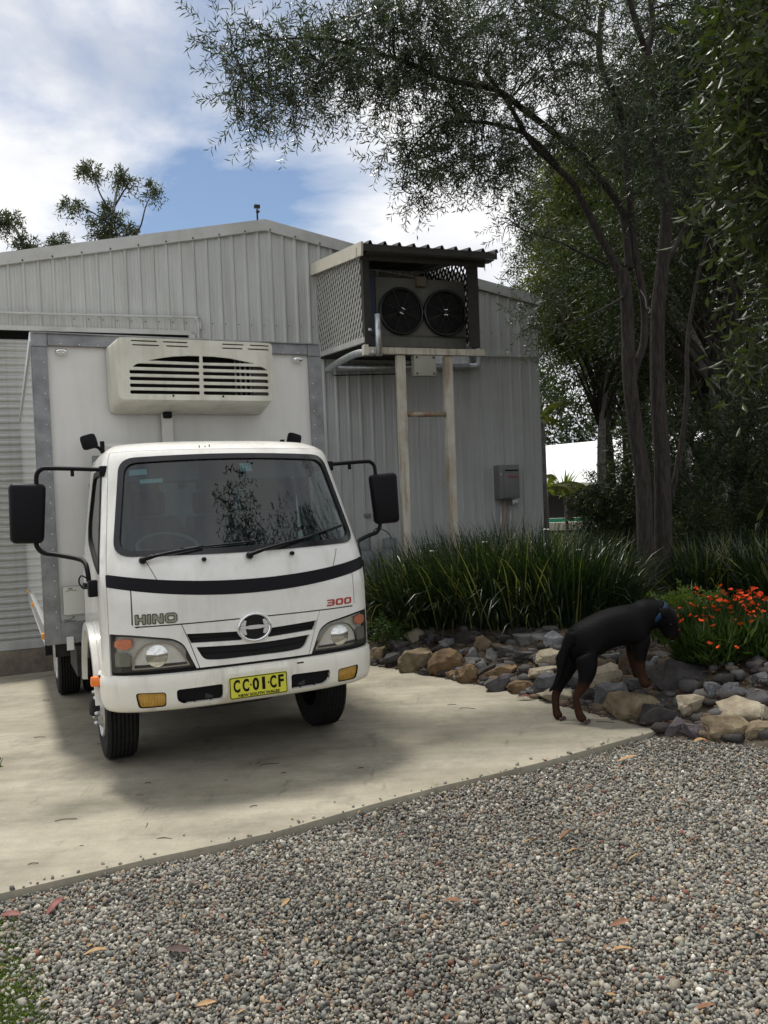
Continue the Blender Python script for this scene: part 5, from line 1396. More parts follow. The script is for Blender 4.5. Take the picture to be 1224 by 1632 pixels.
def mulch():
    n = 9000
    v = RNG.uniform(-2.6, 6.2, n); d = RNG.uniform(0.0, 3.2, n) ** 1.0; u = np.interp(v, UB_V, UB_U) + d
    x, y = xy(u, v); z = T(x, y) + RNG.uniform(.005, .035, n)
    P = np.stack([x, y, z], 1); a = RNG.uniform(0, 6.28, n); D = np.stack([np.cos(a), np.sin(a), RNG.uniform(-.25, .3, n)], 1)
    Nn = rdir(n) * .5 + np.array([0, 0, 1])
    m = leafmat('mulch_leaf', (.045, .022, .014), (.16, .075, .035), (.28, .19, .10), .8, .05)
    o = leaf_obj('leaf_litter', P, D, Nn, RNG.uniform(.03, .085, n), RNG.uniform(.006, .018, n), m); tag(o, 'brown leaf litter and bark covering the raised garden bed', kind='stuff')
mulch()
def leaf_mesh(L, W, curl, m):
    V = []; F = []; n = 6
    for i in range(n + 1):
        t = i / n; w = W * math.sin(math.pi * min(1, t * .96 + .02)) ** .8 * .5; z = curl * math.sin(t * 2.6) * L
        V += [(L * (t - .5), -w, z + w * .35), (L * (t - .5) + 0, 0, z), (L * (t - .5), w, z + w * .35)]
    for i in range(n):
        a = i * 3; F += [(a, a + 1, a + 4, a + 3), (a + 1, a + 2, a + 5, a + 4)]
    me = bpy.data.meshes.new('fallen_leaf'); me.from_pydata(V, [], F); me.materials.append(m); me.polygons.foreach_set('use_smooth', [True] * len(F)); return me
LEAVES = [ # px, py, length px, angle, colour, label
 (88, 1449, 40, 1.2, 'red', 'bright red gum leaf standing on the gravel near the slab'),
 (18, 1462, 34, .1, 'red', 'dark red gum leaf on gravel at the left frame edge'),
 (152, 1522, 36, .3, 'tan', 'curled yellow tan leaf on gravel in the lower left'),
 (328, 1604, 34, .1, 'tan', 'orange tan leaf near the bottom frame edge left of centre'),
 (285, 1519, 44, -.3, 'dark', 'long dark leaf beside a stick on the gravel'),
 (190, 1603, 24, .5, 'dark', 'dark brown leaf near the lower left grass'),
 (905, 1335, 40, .6, 'dead', 'curled brown leaf upright in the middle of the gravel'),
 (1014, 1371, 32, .1, 'tan', 'flat tan leaf right of centre on the gravel'),
 (845, 1343, 26, .6, 'tan', 'pale curled leaf left of the upright brown leaf'),
 (915, 1359, 26, .1, 'tan', 'pale stick like leaf under the upright brown leaf'),
 (1108, 1342, 28, 0, 'dead', 'orange brown leaf at the right of the gravel'),
 (722, 1440, 30, -.3, 'dead', 'orange brown leaf left of centre on the gravel'),
 (820, 1441, 20, -1.3, 'tan', 'small orange leaf right of its brown neighbour'),
 (990, 1519, 36, -.2, 'tan', 'khaki leaf with dark shade below on the gravel'),
 (988, 1475, 34, -.1, 'dead', 'thin orange leaf above the khaki one'),
 (856, 1487, 38, .6, 'dark', 'dark purple brown leaf low in the gravel'),
 (792, 1583, 38, .1, 'dark', 'purple brown leaf near the bottom frame edge'),
 (1144, 1556, 40, -.5, 'dead', 'rusty leaf in the lower right gravel'),
 (1206, 1490, 34, -1.1, 'dead', 'rusty upright leaf at the right frame edge'),
 (1122, 1610, 38, 0, 'dead', 'orange leaf at the bottom right'),
 (1116, 1183, 24, .3, 'tan', 'orange leaf on the gravel below the tan boulder'),
 (974, 1136, 16, .2, 'tan', 'orange leaf on the slab edge right of the dog paws'),
 (838, 1115, 30, 0, 'red', 'reddish leaves at the slab edge below the low ochre rock'),
 (940, 1258, 20, .2, 'dead', 'small brown leaf on the upper gravel'),
 (1000, 1212, 34, 0, 'tan', 'long tan stick leaf near the slab corner'),
 (575, 1297, 16, .9, 'tan', 'orange leaf just off the slab edge'),
 (640, 1335, 16, .3, 'red', 'small red leaf on the gravel left of centre'),
 (960, 1300, 14, -.2, 'red', 'tiny red leaf in the upper gravel'),
 (480, 1600, 24, .8, 'dark', 'dark curled leaf near the bottom edge'),
 (455, 1442, 22, 1.0, 'tan', 'tan flake leaf in the left middle gravel'),
 (293, 1465, 20, -1.3, 'tan', 'cream leaf standing in the left gravel'),
 (328, 1418, 20, 1.5, 'tan', 'pale orange leaf close to the slab edge'),
]
for px, py, Lp, an, cn, lb in LEAVES:
    p = hit(px, py, lambda x, y: (slab_z(x, y) - (.012 if uv(x, y)[1] < np.interp(uv(x, y)[0], EU, EV) else -.003)))
    L = Lp * p.y / 1315 * 1.02
    me = leaf_mesh(L, L * random.uniform(.26, .36), random.uniform(.06, .16), M['dead' if cn == 'dead' else 'dead_' + cn])
    tag(link('fallen_leaf', me, None, p + Vector((0, 0, .008)), (random.uniform(-.5, .5), random.uniform(-.3, .1), an + random.uniform(-.1, .1))), lb, 'leaf', 'fallen leaves on the ground')
lm = [leaf_mesh(.035, .010, .12, M[k]) for k in ('dead', 'dead_tan', 'dead_dark')]
for _ in range(70):
    px, py = random.uniform(0, 1224), random.uniform(1190, 1630)
    p = hit(px, py, lambda x, y: slab_z(x, y) - .012)
    u, v = uv(p.x, p.y)
    if v > np.interp(u, EU, EV) - .02: continue
    tag(link('fallen_leaf', random.choice(lm), None, p + Vector((0, 0, .010)), (random.uniform(-.5, .5), random.uniform(-.3, .3), random.uniform(0, 6.28)), (random.uniform(.6, 1.2),) * 3), 'small scrap of brown leaf lying among the gravel pebbles', 'leaf', 'leaf scraps among the pebbles')
# twigs and crumbs on the slab
TW = [(194, 1155, 40, .1), (63, 1176, 18, .1), (105, 1308, 34, .2), (223, 1269, 14, 0), (233, 1317, 22, -1.4), (262, 1338, 26, -.1), (53, 1378, 16, .2), (430, 1219, 30, .25), (404, 1286, 12, .5), (160, 1187, 12, -.3), (74, 1117, 12, -.2), (215, 1163, 10, .1), (745, 1130, 26, -.2), (720, 1124, 14, .1), (965, 1152, 28, -.3), (540, 1150, 20, 0), (452, 1233, 8, 0), (236, 1249, 10, 0), (575, 1225, 9, .3), (190, 1217, 8, 0), (315, 1160, 9, 1), (130, 1350, 8, 0), (360, 1245, 8, 0)]
for px, py, Lp, an in TW:
    p = hit(px, py, slab_z); L = Lp * p.y / 1315
    q = MB(); q.tube(bez([(-L / 2, 0, .004), (-L * .1, L * .08, .007), (L / 2, -L * .02, .005)], 4), .0022, 5)
    tag(q.build('twig', M['dead_dark'], None, True, loc=p, rot=(0, 0, an)), 'thin dark twig lying on the pale concrete slab', 'twig', 'twigs scattered on the slab')

# ================================================================== DOG
def dog():
    YD = 6.05
    d = empty('dog', hit(912, 1150, slab_z), label='black and tan dog with a blue collar sniffing orange flowers from the rock edge', cat='dog')
    org = d.location.copy()
    def P(px, py, dy=0.0): return at(px, py, YD + dy) - org
    nodes = {}; order = []; edges = []
    def nd(k, px, py, r, dy=0.0, par=None, fl=1.0):
        nodes[k] = len(order); order.append((P(px, py, dy), r, fl))
        if par is not None: edges.append((nodes[par], nodes[k]))
    nd('pel', 930, 1015, .122, 0.02, fl=1.0)
    nd('loin', 957, 1003, .142, .04, 'pel'); nd('rib', 983, 997, .160, .07, 'loin'); nd('chest', 1007, 991, .168, .10, 'rib')
    nd('shou', 1024, 984, .140, .12, 'chest'); nd('neck', 1040, 977, .104, .13, 'shou'); nd('nek2', 1051, 980, .088, .13, 'neck')
    nd('skull', 1061, 985, .094, .13, 'nek2'); nd('stop', 1066, 998, .066, .12, 'skull'); nd('muz', 1069, 1009, .050, .11, 'stop'); nd('nose', 1070, 1019, .040, .10, 'muz')
    nd('rump', 914, 1014, .092, 0.02, 'pel'); nd('t1', 903, 1030, .034, .0, 'rump'); nd('t2', 896, 1052, .026, -.01, 't1'); nd('t3', 891, 1078, .020, -.01, 't2'); nd('t4', 884, 1094, .014, -.01, 't3'); nd('t5', 875, 1102, .006, -.01, 't4')
    # near hind leg (dog's right): thigh, stifle, hock, paw
    nd('h1', 930, 1046, .096, -.07, 'pel'); nd('h2', 938, 1068, .066, -.10, 'h1'); nd('h3', 931, 1090, .040, -.11, 'h2'); nd('h4', 917, 1111, .024, -.11, 'h3'); nd('h5', 921, 1132, .024, -.11, 'h4'); nd('h6', 925, 1144, .034, -.12, 'h5'); nd('h7', 934, 1149, .024, -.14, 'h6')
    nd('g1', 908, 1044, .082, .08, 'pel'); nd('g2', 902, 1070, .054, .09, 'g1'); nd('g3', 892, 1092, .033, .08, 'g2'); nd('g4', 885, 1108, .026, .07, 'g3'); nd('g5', 886, 1130, .023, .05, 'g4'); nd('g6', 888, 1140, .033, .04, 'g5'); nd('g7', 895, 1144, .023, .02, 'g6')
    nd('f1', 1022, 1014, .082, .02, 'chest'); nd('f2', 1019, 1040, .048, .01, 'f1'); nd('f3', 1020, 1060, .030, .0, 'f2'); nd('f4', 1023, 1078, .026, .0, 'f3'); nd('f5', 1027, 1089, .035, -.01, 'f4'); nd('f6', 1034, 1095, .024, -.03, 'f5')
    nd('e1', 1012, 1014, .062, .16, 'chest'); nd('e2', 1006, 1038, .038, .19, 'e1'); nd('e3', 1010, 1058, .028, .20, 'e2'); nd('e4', 1013, 1072, .024, .20, 'e3'); nd('e5', 1017, 1080, .027, .19, 'e4')
    me = bpy.data.meshes.new('body'); me.from_pydata([tuple(o[0]) for o in order], edges, [])
    o = link('body', me, d)
    sk = o.modifiers.new('skin', 'SKIN'); sk.use_smooth_shade = True; sk.branch_smoothing = .6
    lay = me.skin_vertices[0].data if me.skin_vertices else None
    if lay is None:
        bpy.context.view_layer.update(); lay = me.skin_vertices[0].data
    for i, (p, r, f) in enumerate(order):
        w = r
        lay[i].radius = (r * 1.18, r * 1.24); lay[i].use_root = (i == 0)
    sb = o.modifiers.new('sub', 'SUBSURF'); sb.levels = 2; sb.render_levels = 2
    bpy.context.view_layer.update()
    ev = o.evaluated_get(bpy.context.evaluated_depsgraph_get()); m2 = bpy.data.meshes.new_from_object(ev)
    o.modifiers.clear(); o.data = m2
    # coat: black with tan stockings, muzzle, brow; marked per vertex
    bk, tan = np.array((.0055, .0052, .0055)), np.array((.045, .020, .011))
    co = np.array([v.co[:] for v in m2.vertices])
    def near(keys, rr, soft):
        out = np.zeros(len(co))
        for a, b in keys:
            A, B = np.array(order[nodes[a]][0]), np.array(order[nodes[b]][0]); t = np.clip(((co - A) @ (B - A)) / ((B - A) @ (B - A)), 0, 1)
            dd = np.linalg.norm(co - A - t[:, None] * (B - A), axis=1); out = np.maximum(out, 1 - sstep(rr, rr + soft, dd))
        return out
    t = near([('h4', 'h5'), ('h5', 'h6'), ('h6', 'h7'), ('g4', 'g5'), ('g5', 'g6'), ('g6', 'g7'), ('f3', 'f4'), ('f4', 'f5'), ('f5', 'f6'), ('e3', 'e4'), ('e4', 'e5'), ('h3', 'h4'), ('e2', 'e3')], .035, .02) * .8
    t = np.maximum(t, near([('muz', 'nose')], .030, .02) * (co[:, 2] < order[nodes['muz']][0].z + .03))
    col = bk + (tan - bk) * t[:, None]
    a = m2.attributes.new('col', 'FLOAT_COLOR', 'POINT'); a.data.foreach_set('color', np.concatenate([col, np.ones((len(co), 1))], 1).astype(np.float32).ravel())
    m2.materials.clear(); m2.materials.append(attrmat('dog_coat', .55, .07, .004, 110)); m2.polygons.foreach_set('use_smooth', [True] * len(m2.polygons))
    # toes
    for k, (px, py, dy) in enumerate(((936, 1150, -.16), (938, 1149, -.13), (933, 1151, -.17), (897, 1145, .0), (899, 1144, .03), (894, 1146, -.01), (1037, 1096, -.04), (1038, 1095, -.01), (1034, 1098, -.055))):
        MB().lathe([(.001, -.016), (.010, -.011), (.014, 0), (.010, .011), (.001, .016)], (0, 0, 0), 'X', 10).build('toe', M['dead_dark'], d, True, loc=P(px, py, dy))
    # ears: soft folded triangles
    for s, (px, py, dy) in ((-1, (1055, 972, .03)), (1, (1064, 968, .22))):
        c_ = P(px, py, dy)
        V = [(-.02, 0, .012), (.028, 0, .018), (.036, -.016 * -s, -.02), (.020, -.024 * -s, -.060), (-.012, -.020 * -s, -.045), (-.026, -.012 * -s, -.012)]
        V = [(x, y * 1.0, z) for x, y, z in V] + [(x * .8, y + .010 * s, z * .8) for x, y, z in V]
        F = [(0, 1, 2, 3, 4, 5), (11, 10, 9, 8, 7, 6)] + [(i, i + 6, (i + 1) % 6 + 6, (i + 1) % 6) for i in range(6)]
        e = mk('ear', V, F, mat('ear_coat', (.006, .0055, .0055), .8, spec=.1), d, True, loc=c_); fixn(e)
    MB().lathe([(.001, -.008), (.006, -.005), (.008, 0), (.006, .005), (.001, .008)], (0, 0, 0), 'Y', 10).build('eye', M['black_gloss'], d, True, loc=P(1069, 995, .045))
    MB().lathe([(.001, -.018), (.012, -.012), (.016, 0), (.012, .012), (.001, .018)], (0, 0, 0), 'Y', 12).build('nose', M['black_gloss'], d, True, loc=P(1070.5, 1022, .09))
    # collar ring round the neck
    a_, b_ = order[nodes['neck']][0], order[nodes['nek2']][0]; ax = (Vector((b_.x - a_.x, 0.02, b_.z - a_.z + .0))).normalized(); ax = (P(1050, 985, .13) - P(1036, 972, .13)).normalized()
    c_ = P(1042, 979, .13)
    X = ax.cross(Vector((0, 1, 0))).normalized(); Y = ax.cross(X)
    V = []; n = 32
    for h in (-.016, .016):
        for rr in (.117, .124):
            for k in range(n):
                t_ = 2 * math.pi * k / n; V.append(c_ + ax * h + X * rr * math.cos(t_) + Y * rr * 1.0 * math.sin(t_))
    F = []
    for k in range(n):
        j = (k + 1) % n; F += [(n + k, n + j, 3 * n + j, 3 * n + k), (k, n + k, n + j, j)[::-1], (2 * n + k, 3 * n + k, 3 * n + j, 2 * n + j), (k, j, 2 * n + j, 2 * n + k)]
    cl = mk('collar', V, F, mat('blue_collar', (.008, .035, .075), .7, spec=.2), d, True); fixn(cl)
dog()
print('dog done')
# ================================================================== PLANTS
def limb(mb, pts, r0, r1, n=9, sub=5, wob=0.0):
    P = bez(pts, sub); k = len(P)
    if wob:
        for i in range(1, k - 1): P[i] = P[i] + Vector(RNG.normal(size=3)) * wob
    mb.tube(P, list(np.linspace(r0, r1, k)), n); return P
BASE = hit(1040, 958)
TB = BASE.y
print('tree base', BASE)
def PX(pts): return [at(a, b, TB + c) for a, b, c in pts]
tree = empty('bottlebrush_tree', BASE, label='large multi trunked tree with fine dark leaves overhanging the garden and shed', cat='tree')
def rel(P): return [Vector(p) - BASE for p in P]
LIMBS = []
def add_limb(pts, r0, r1, name='branch', n=9, wob=0.0):
    mb = MB(); P = limb(mb, rel(PX(pts)), r0, r1, n, 5, wob); o = mb.build(name, M['bark'], tree, True)
    LIMBS.append((np.array([list(p + BASE) for p in P]), r0)); return o
# trunks
add_limb([(1030, 985, 0), (1030, 930, 0), (1028, 850, 0), (1024, 759, 0), (1013, 686, .0), (1003, 600, -.02), (1001, 541, -.02), (998, 470, -.05), (991, 430, -.06)], .112, .070, 'trunk', 14)
add_limb([(1058, 985, .1), (1058, 930, .1), (1057, 850, .1), (1056, 759, .08), (1052, 680, .08), (1048, 614, .08), (1048, 505, .1), (1054, 440, .1), (1062, 360, .1), (1059, 308, .1), (1047, 236, .1), (1038, 156, .05), (1031, 80, 0)], .120, .052, 'trunk', 14)
add_limb([(1068, 800, .1), (1080, 740, .12), (1090, 680, .15), (1095, 620, .2), (1096, 540, .3), (1110, 450, .4), (1130, 360, .5)], .038, .020, 'trunk', 9)
add_limb([(1006, 640, -.02), (1012, 590, .0), (1026, 545, .0), (1026, 480, 0), (1012, 400, 0), (1001, 290, 0), (994, 203, 0), (976, 145, -.1), (958, 102, -.1), (956, 54, -.1), (967, -40, -.1)], .050, .036)
add_limb([(993, 445, -.05), (976, 412, -.1), (961, 385, -.15), (936, 337, -.25), (914, 294, -.4), (881, 261, -.5), (845, 225, -.7), (809, 163, -.9), (770, 110, -1.1)], .056, .020)
add_limb([(1003, 430, 0), (994, 345, 0), (969, 301, -.1), (932, 257, -.2), (900, 225, -.3), (834, 174, -.5), (790, 143, -.8), (729, 131, -1.0), (688, 118, -1.2), (655, 102, -1.3), (586, 80, -1.5), (545, 67, -1.65), (504, 61, -1.8), (422, 65, -2.0), (370, 84, -2.1)], .052, .006)
add_limb([(1031, 85, 0), (1015, 40, -.1), (998, -20, -.2)], .04, .03); add_limb([(1031, 85, 0), (1040, 40, .1), (1034, -20, .1)], .04, .03)
add_limb([(1030, 156, .05), (1050, 152, .1), (1088, 148, .2), (1142, 160, .4), (1190, 165, .6)], .035, .012)
add_limb([(1000, 290, 0), (1015, 180, .1), (1030, 156, .1)], .030, .022)
add_limb([(956, 60, -.1), (925, 45, -.2), (880, 20, -.5), (820, -10, -.9)], .035, .015)
add_limb([(964, 420, -.1), (920, 400, -.2), (890, 385, -.4), (850, 372, -.6), (800, 352, -.8)], .020, .004)
add_limb([(888, 262, -.5), (840, 215, -.7), (770, 195, -.9), (700, 200, -1.1), (655, 240, -1.3), (640, 300, -1.35)], .028, .005)
add_limb([(1056, 430, .1), (1100, 350, .5), (1150, 280, .9), (1190, 230, 1.2)], .04, .015)
add_limb([(998, 470, -.05), (965, 490, -.3), (920, 510, -.5), (870, 520, -.7)], .018, .004)
# dead white twig in the fork
mb = MB(); mb.tube(rel(bez(PX([(1020, 462, -.15), (1028, 475, -.17), (1030, 490, -.17), (1036, 492, -.17), (1034, 500, -.18)]), 4)), .006, 5); mb.build('dead_twig', M['bark_grey'], tree, True)

def sprig_arrays(o, d, L, nl, ll, lw, rng, droop=.35, twig=None, twr=.0025):
    """a twig from o along d with nl alternate leaves; returns leaf base/dir/normal/length/width and the twig polyline"""
    d = d / np.linalg.norm(d); side = np.cross(d, [0, 0, 1.0]); side = side / (np.linalg.norm(side) + 1e-6) if np.linalg.norm(side) > 1e-3 else np.array([1., 0, 0])
    t = np.linspace(0.08, 1, nl); P = o + d * (t * L)[:, None] + np.array([0, 0, -1.0]) * (droop * L * t ** 2)[:, None]
    tang = d[None] + np.array([0, 0, -1.0]) * (2 * droop * t)[:, None]; tang /= np.linalg.norm(tang, axis=1, keepdims=True)
    ph = np.arange(nl) * 2.4 + rng.random() * 6; up = np.cross(side[None], tang)
    rad_ = side[None] * np.cos(ph)[:, None] + up * np.sin(ph)[:, None]
    D = tang * rng.uniform(.35, .9, (nl, 1)) + rad_ * rng.uniform(.6, 1.0, (nl, 1)) + rng.normal(size=(nl, 3)) * .18
    N_ = tang + rng.normal(size=(nl, 3)) * .5
    return P, D, N_, ll * rng.uniform(.7, 1.2, nl), lw * rng.uniform(.75, 1.2, nl)
def crown(name, clusters, m, parent, seed, ll=.062, lw=.0095, L=.26, nl=15, droop=.35, twm=None, label=None, out=.5, zb=-.1, kind='stuff', tw_r=.0028, mult=1.0):
    rng = np.random.default_rng(seed); A = [[], [], [], [], []]; R = []; tw = MB(); rn = []
    b0 = np.array(BASE) if parent is tree else np.array(parent.location) if parent is not None else np.zeros(3)
    for (c_, r_, n, *ex) in clusters:
        c_ = np.array(c_, float); r_ = np.array(r_ if hasattr(r_, '__len__') else (r_, r_, r_), float)
        for i in range(int(n * mult)):
            q = rng.normal(size=3); q /= np.linalg.norm(q); q *= rng.random() ** .45
            o = c_ + q * r_; d = q * out + rng.normal(size=3) * .55 + np.array([0, 0, zb])
            P, D, N_, l_, w_ = sprig_arrays(o, d, L * rng.uniform(.6, 1.3), nl, ll, lw, rng, droop)
            for k, x in enumerate((P, D, N_, l_, w_)): A[k].append(x)
            rn.append(np.clip(rng.normal(.45, .2) + rng.uniform(-.15, .15, nl), 0, 1))
            if twm is not None: tw.tube([tuple(o - b0)] + [tuple(P[j] - b0) for j in (nl // 2, nl - 1)], [tw_r, tw_r * .8, tw_r * .4], 3, cap=False)
    P, D, N_ = (np.concatenate(x) for x in A[:3]); l_, w_ = np.concatenate(A[3]), np.concatenate(A[4])
    o = leaf_obj(name, P - b0, D, N_, l_, w_, m, parent, np.concatenate(rn))
    if kind: o['kind'] = kind
    if twm is not None:
        t = tw.build('fine_twigs', twm, parent); t['kind'] = 'stuff'
    return o
def blob(px, py, dy, rpx, n, ry=None, ymul=1.0):
    y = TB + dy; m_ = y / 1315
    r = rpx * m_; return (at(px, py, y), (r, r * ymul, (ry or rpx) * m_), n)
cl = []
# overhanging left arm (sparse, against the sky)
for px, py, dy, r, n, ry in [(375, 70, -2.1, 34, 26, 36), (400, 130, -2.1, 40, 40, 40), (395, 180, -2.1, 26, 26, 30), (440, 60, -2.0, 36, 30, 30), (450, 110, -2.0, 40, 40, 36), (480, 160, -1.9, 40, 42, 30), (500, 95, -1.9, 40, 44, 34),
                            (540, 130, -1.8, 42, 52, 40), (530, 70, -1.7, 40, 40, 30), (560, 30, -1.6, 44, 40, 30), (590, 100, -1.6, 50, 64, 40), (610, 150, -1.5, 42, 46, 30), (640, 60, -1.4, 54, 74, 44), (660, 120, -1.3, 54, 74, 44),
                            (640, 10, -1.3, 56, 62, 36), (600, 0, -1.4, 46, 40, 30), (700, 60, -1.2, 60, 90, 54), (720, 130, -1.1, 60, 90, 44), (700, 0, -1.2, 60, 80, 44)]:
    cl.append(blob(px, py, dy, r, int(n * 1.25), ry))
# lower middle lobe
for px, py, dy, r, n, ry in [(650, 240, -1.3, 30, 26, 24), (690, 210, -1.2, 36, 44, 26), (720, 240, -1.1, 40, 50, 32), (690, 275, -1.25, 34, 36, 30), (665, 305, -1.3, 22, 20, 20), (740, 200, -1.0, 44, 60, 34), (780, 235, -.9, 46, 64, 34), (760, 270, -.9, 36, 36, 22), (820, 270, -.7, 40, 46, 24), (620, 225, -1.4, 20, 12, 14)]:
    cl.append(blob(px, py, dy, r, int(n * 1.2), ry))
# dense middle and right
r0 = np.random.default_rng(5)
for i in range(64):
    px = r0.uniform(740, 1240); py = r0.uniform(-70, 330)
    if py > 210 + (px - 740) * .26: continue
    cl.append(blob(px, py, r0.uniform(-1.3, 1.3), r0.uniform(44, 66), 44, r0.uniform(34, 50)))
for px, py, dy, r, n, ry in [(790, 60, -.9, 70, 110, 60), (800, 130, -.9, 66, 90, 50), (870, 90, -.6, 70, 90, 60), (860, 170, -.6, 60, 64, 44), (930, 130, -.3, 60, 60, 50), (860, 10, -.6, 70, 90, 40), (900, 220, -.4, 46, 36, 30), (830, 330, -.7, 26, 14, 22), (850, 400, -.6, 22, 8, 30), (815, 385, -.7, 26, 8, 22), (845, 500, -.7, 16, 10, 10), (860, 520, -.7, 26, 20, 16), (880, 470, -.5, 30, 26, 24), (870, 360, -.5, 34, 24, 24), (1120, 120, .5, 70, 120, 70), (1150, 230, .7, 60, 110, 60), (1100, 300, .6, 54, 70, 50), (1170, 60, .6, 70, 120, 60)]:
    cl.append(blob(px, py, dy, r, n, ry))
crown('crown', cl, M['leaf_main'], tree, 3, ll=.088, lw=.0150, L=.27, nl=14, droop=.32, twm=M['twig'], mult=.86)
# secondary twigs from limbs to the leaf clusters
tw = MB(); LP = np.concatenate([p for p, r in LIMBS[3:]])
for c_, r_, n in cl:
    c_ = np.array(c_); dd = np.linalg.norm(LP - c_, axis=1); a = LP[np.argmin(dd)]; dist = dd.min()
    if dist > 1.8: continue
    for k in range(3):
        e = c_ + RNG.normal(size=3) * np.array(r_) * .5; m1 = (a + e) / 2 + RNG.normal(size=3) * .05 + np.array([0, 0, .05])
        tw.tube([tuple(p - BASE) for p in bez([Vector(a), Vector(m1), Vector(e)], 3)], list(np.linspace(.009, .003, 7)), 4)
o = tw.build('side_branches', M['bark'], tree); o['kind'] = 'stuff'
# single sprigs one can pick out against the sky: parts of the tree sharing five meshes
proto = []
for k in range(5):
    rng = np.random.default_rng(40 + k)
    P, D, N_, l_, w_ = sprig_arrays(np.zeros(3), np.array([1.0, 0, 0]), .27, 17, .066, .0105, rng, .10)
    V, R = leaf_arrays(P, D, N_, l_ * 1.35, w_ * 1.4, np.clip(rng.normal(.45, .25, 17), 0, 1), .1)
    i = np.arange(17)[:, None] * 4; F = np.concatenate([np.concatenate([i, i + 1, i + 2], 1), np.concatenate([i, i + 2, i + 3], 1)])
    tmp = np_mesh('leafy_sprig', V, F, M['leaf_main'], None, R, k=3); me = tmp.data; bpy.data.objects.remove(tmp)
    proto.append(me)
def sprig(px, py, dy, ang, s=1.0):
    p = at(px, py, TB + dy) - BASE
    # ang: direction in the picture plane, degrees, 0 = right, -90 = down
    o = link('leafy_sprig', random.choice(proto), tree, p, (random.uniform(-.6, .6), -rad(ang), random.uniform(-.5, .5)), (s, s, s)); return o
SP_ = [(330, 40, 150), (345, 22, 110), (372, 25, 95), (400, 20, 80), (345, 75, 165), (350, 115, 185), (358, 145, 200), (352, 165, 170), (370, 200, 230), (385, 215, 250), (400, 225, 268), (402, 205, 262), (398, 190, 280), (410, 180, 300), (430, 175, 290), (450, 200, 250), (455, 225, 262), (465, 185, 285),
       (480, 195, 262), (500, 190, 280), (515, 180, 300), (540, 175, 285), (560, 170, 300), (575, 160, 320), (600, 175, 280), (620, 170, 300), (350, 60, 200), (365, 90, 150), (320, 25, 155), (410, 8, 60), (500, 10, 100), (470, 15, 120), (600, 228, 170), (612, 245, 190), (625, 225, 160), (640, 262, 200), (650, 285, 225),
       (640, 300, 240), (650, 330, 260), (655, 315, 250), (665, 325, 300), (685, 300, 300), (700, 285, 330), (590, 255, 175), (610, 262, 200), (725, 275, 290), (745, 285, 270), (770, 290, 260), (800, 300, 250), (830, 300, 260), (840, 320, 250), (835, 350, 265), (825, 400, 250), (815, 420, 240), (845, 425, 270), (790, 360, 200), (805, 370, 215),
       (842, 502, 200), (850, 520, 220), (838, 495, 170), (860, 540, 240), (868, 555, 250)]
for px, py, an in SP_: sprig(px, py, -1.2 - .9 * max(0, min(1, (650 - px) / 280)) if px < 760 else -.7, an - 360 if an > 180 else an, random.uniform(.8, 1.15))
rr = np.random.default_rng(9)
for i in range(190):
    px = rr.uniform(340, 780); py = rr.uniform(30, 205) if px < 650 else rr.uniform(150, 320)
    if px < 650 and py > 180 - abs(px - 450) * .1: continue
    if px > 650 and py > 330 - (px - 650) * .1: continue
    sprig(px, py, -2.1 + (px - 340) / 440 * 1.2, rr.uniform(-130, 150), rr.uniform(.8, 1.2))

# ---- near tree at the right edge, broad drooping leaves; its crown carries on over the viewer's right
def rt(px, py, Y): return at(px, py, Y)
rb = Vector((4.6, 6.2, float(T(4.6, 6.2))))
rtree = empty('broad_leaf_tree', rb, label='tree with broad drooping olive green leaves at the right frame edge', cat='tree')
mb = MB(); mb.tube([Vector((0, 0, -.1)), Vector((.05, .0, 1.5)), Vector((-.1, -.1, 3.0)), Vector((-.2, -.3, 4.4)), Vector((-.1, -.5, 6.0))], [.14, .12, .10, .07, .03], 10); mb.build('trunk', M['bark'], rtree, True)
mb = MB()
for e in ((-1.3, -.8, 4.6), (-1.0, -1.2, 3.6), (1.2, -1.4, 4.8), (.4, -2.4, 5.4), (-.9, .3, 5.3), (1.4, .8, 4.4), (-2.2, -3.6, 5.6), (-1.3, -4.6, 6.2)):
    mb.tube(bez([Vector((-.12, -.1, 2.8 + .15 * e[2])), Vector(e) * .55 + Vector((0, 0, 1.7)), Vector(e)], 4), list(np.linspace(.045, .012, 9)), 6)
mb.build('limbs', M['bark'], rtree, True)['kind'] = 'stuff'
cl2 = []
for px, py, Y, r, n, ry in [(px + 18, py, Y, r, n, ry) for px, py, Y, r, n, ry in [(1190, 40, 5.0, 60, 46, 60), (1200, 120, 4.9, 62, 60, 60), (1215, 200, 4.9, 60, 54, 50), (1235, 290, 4.9, 50, 46, 60), (1232, 370, 5.0, 46, 34, 46), (1238, 450, 5.0, 44, 30, 50), (1240, 560, 5.1, 36, 16, 50), (1150, 10, 5.0, 46, 34, 40), (1245, 70, 4.6, 70, 60, 80), (1250, 210, 4.6, 70, 50, 80), (1245, 700, 5.3, 30, 8, 40)]]:
    cl2.append((rt(px, py, Y), (r * Y / 1315, .5, ry * Y / 1315), n))
r1 = np.random.default_rng(12)
for i in range(17): cl2.append((Vector((r1.uniform(1.6, 3.6), r1.uniform(1.0, 3.2), r1.uniform(5.0, 7.4))), (.5, .5, .45), 26))
for i in range(30): cl2.append((Vector((r1.uniform(3.2, 6.6), r1.uniform(1.0, 7.5), r1.uniform(4.0, 7.4))), (.6, .6, .5), 26))
crown('crown', cl2, M['leaf_right'], rtree, 21, ll=.105, lw=.030, L=.38, nl=11, droop=.8, twm=M['twig'], zb=-.5, out=.3)

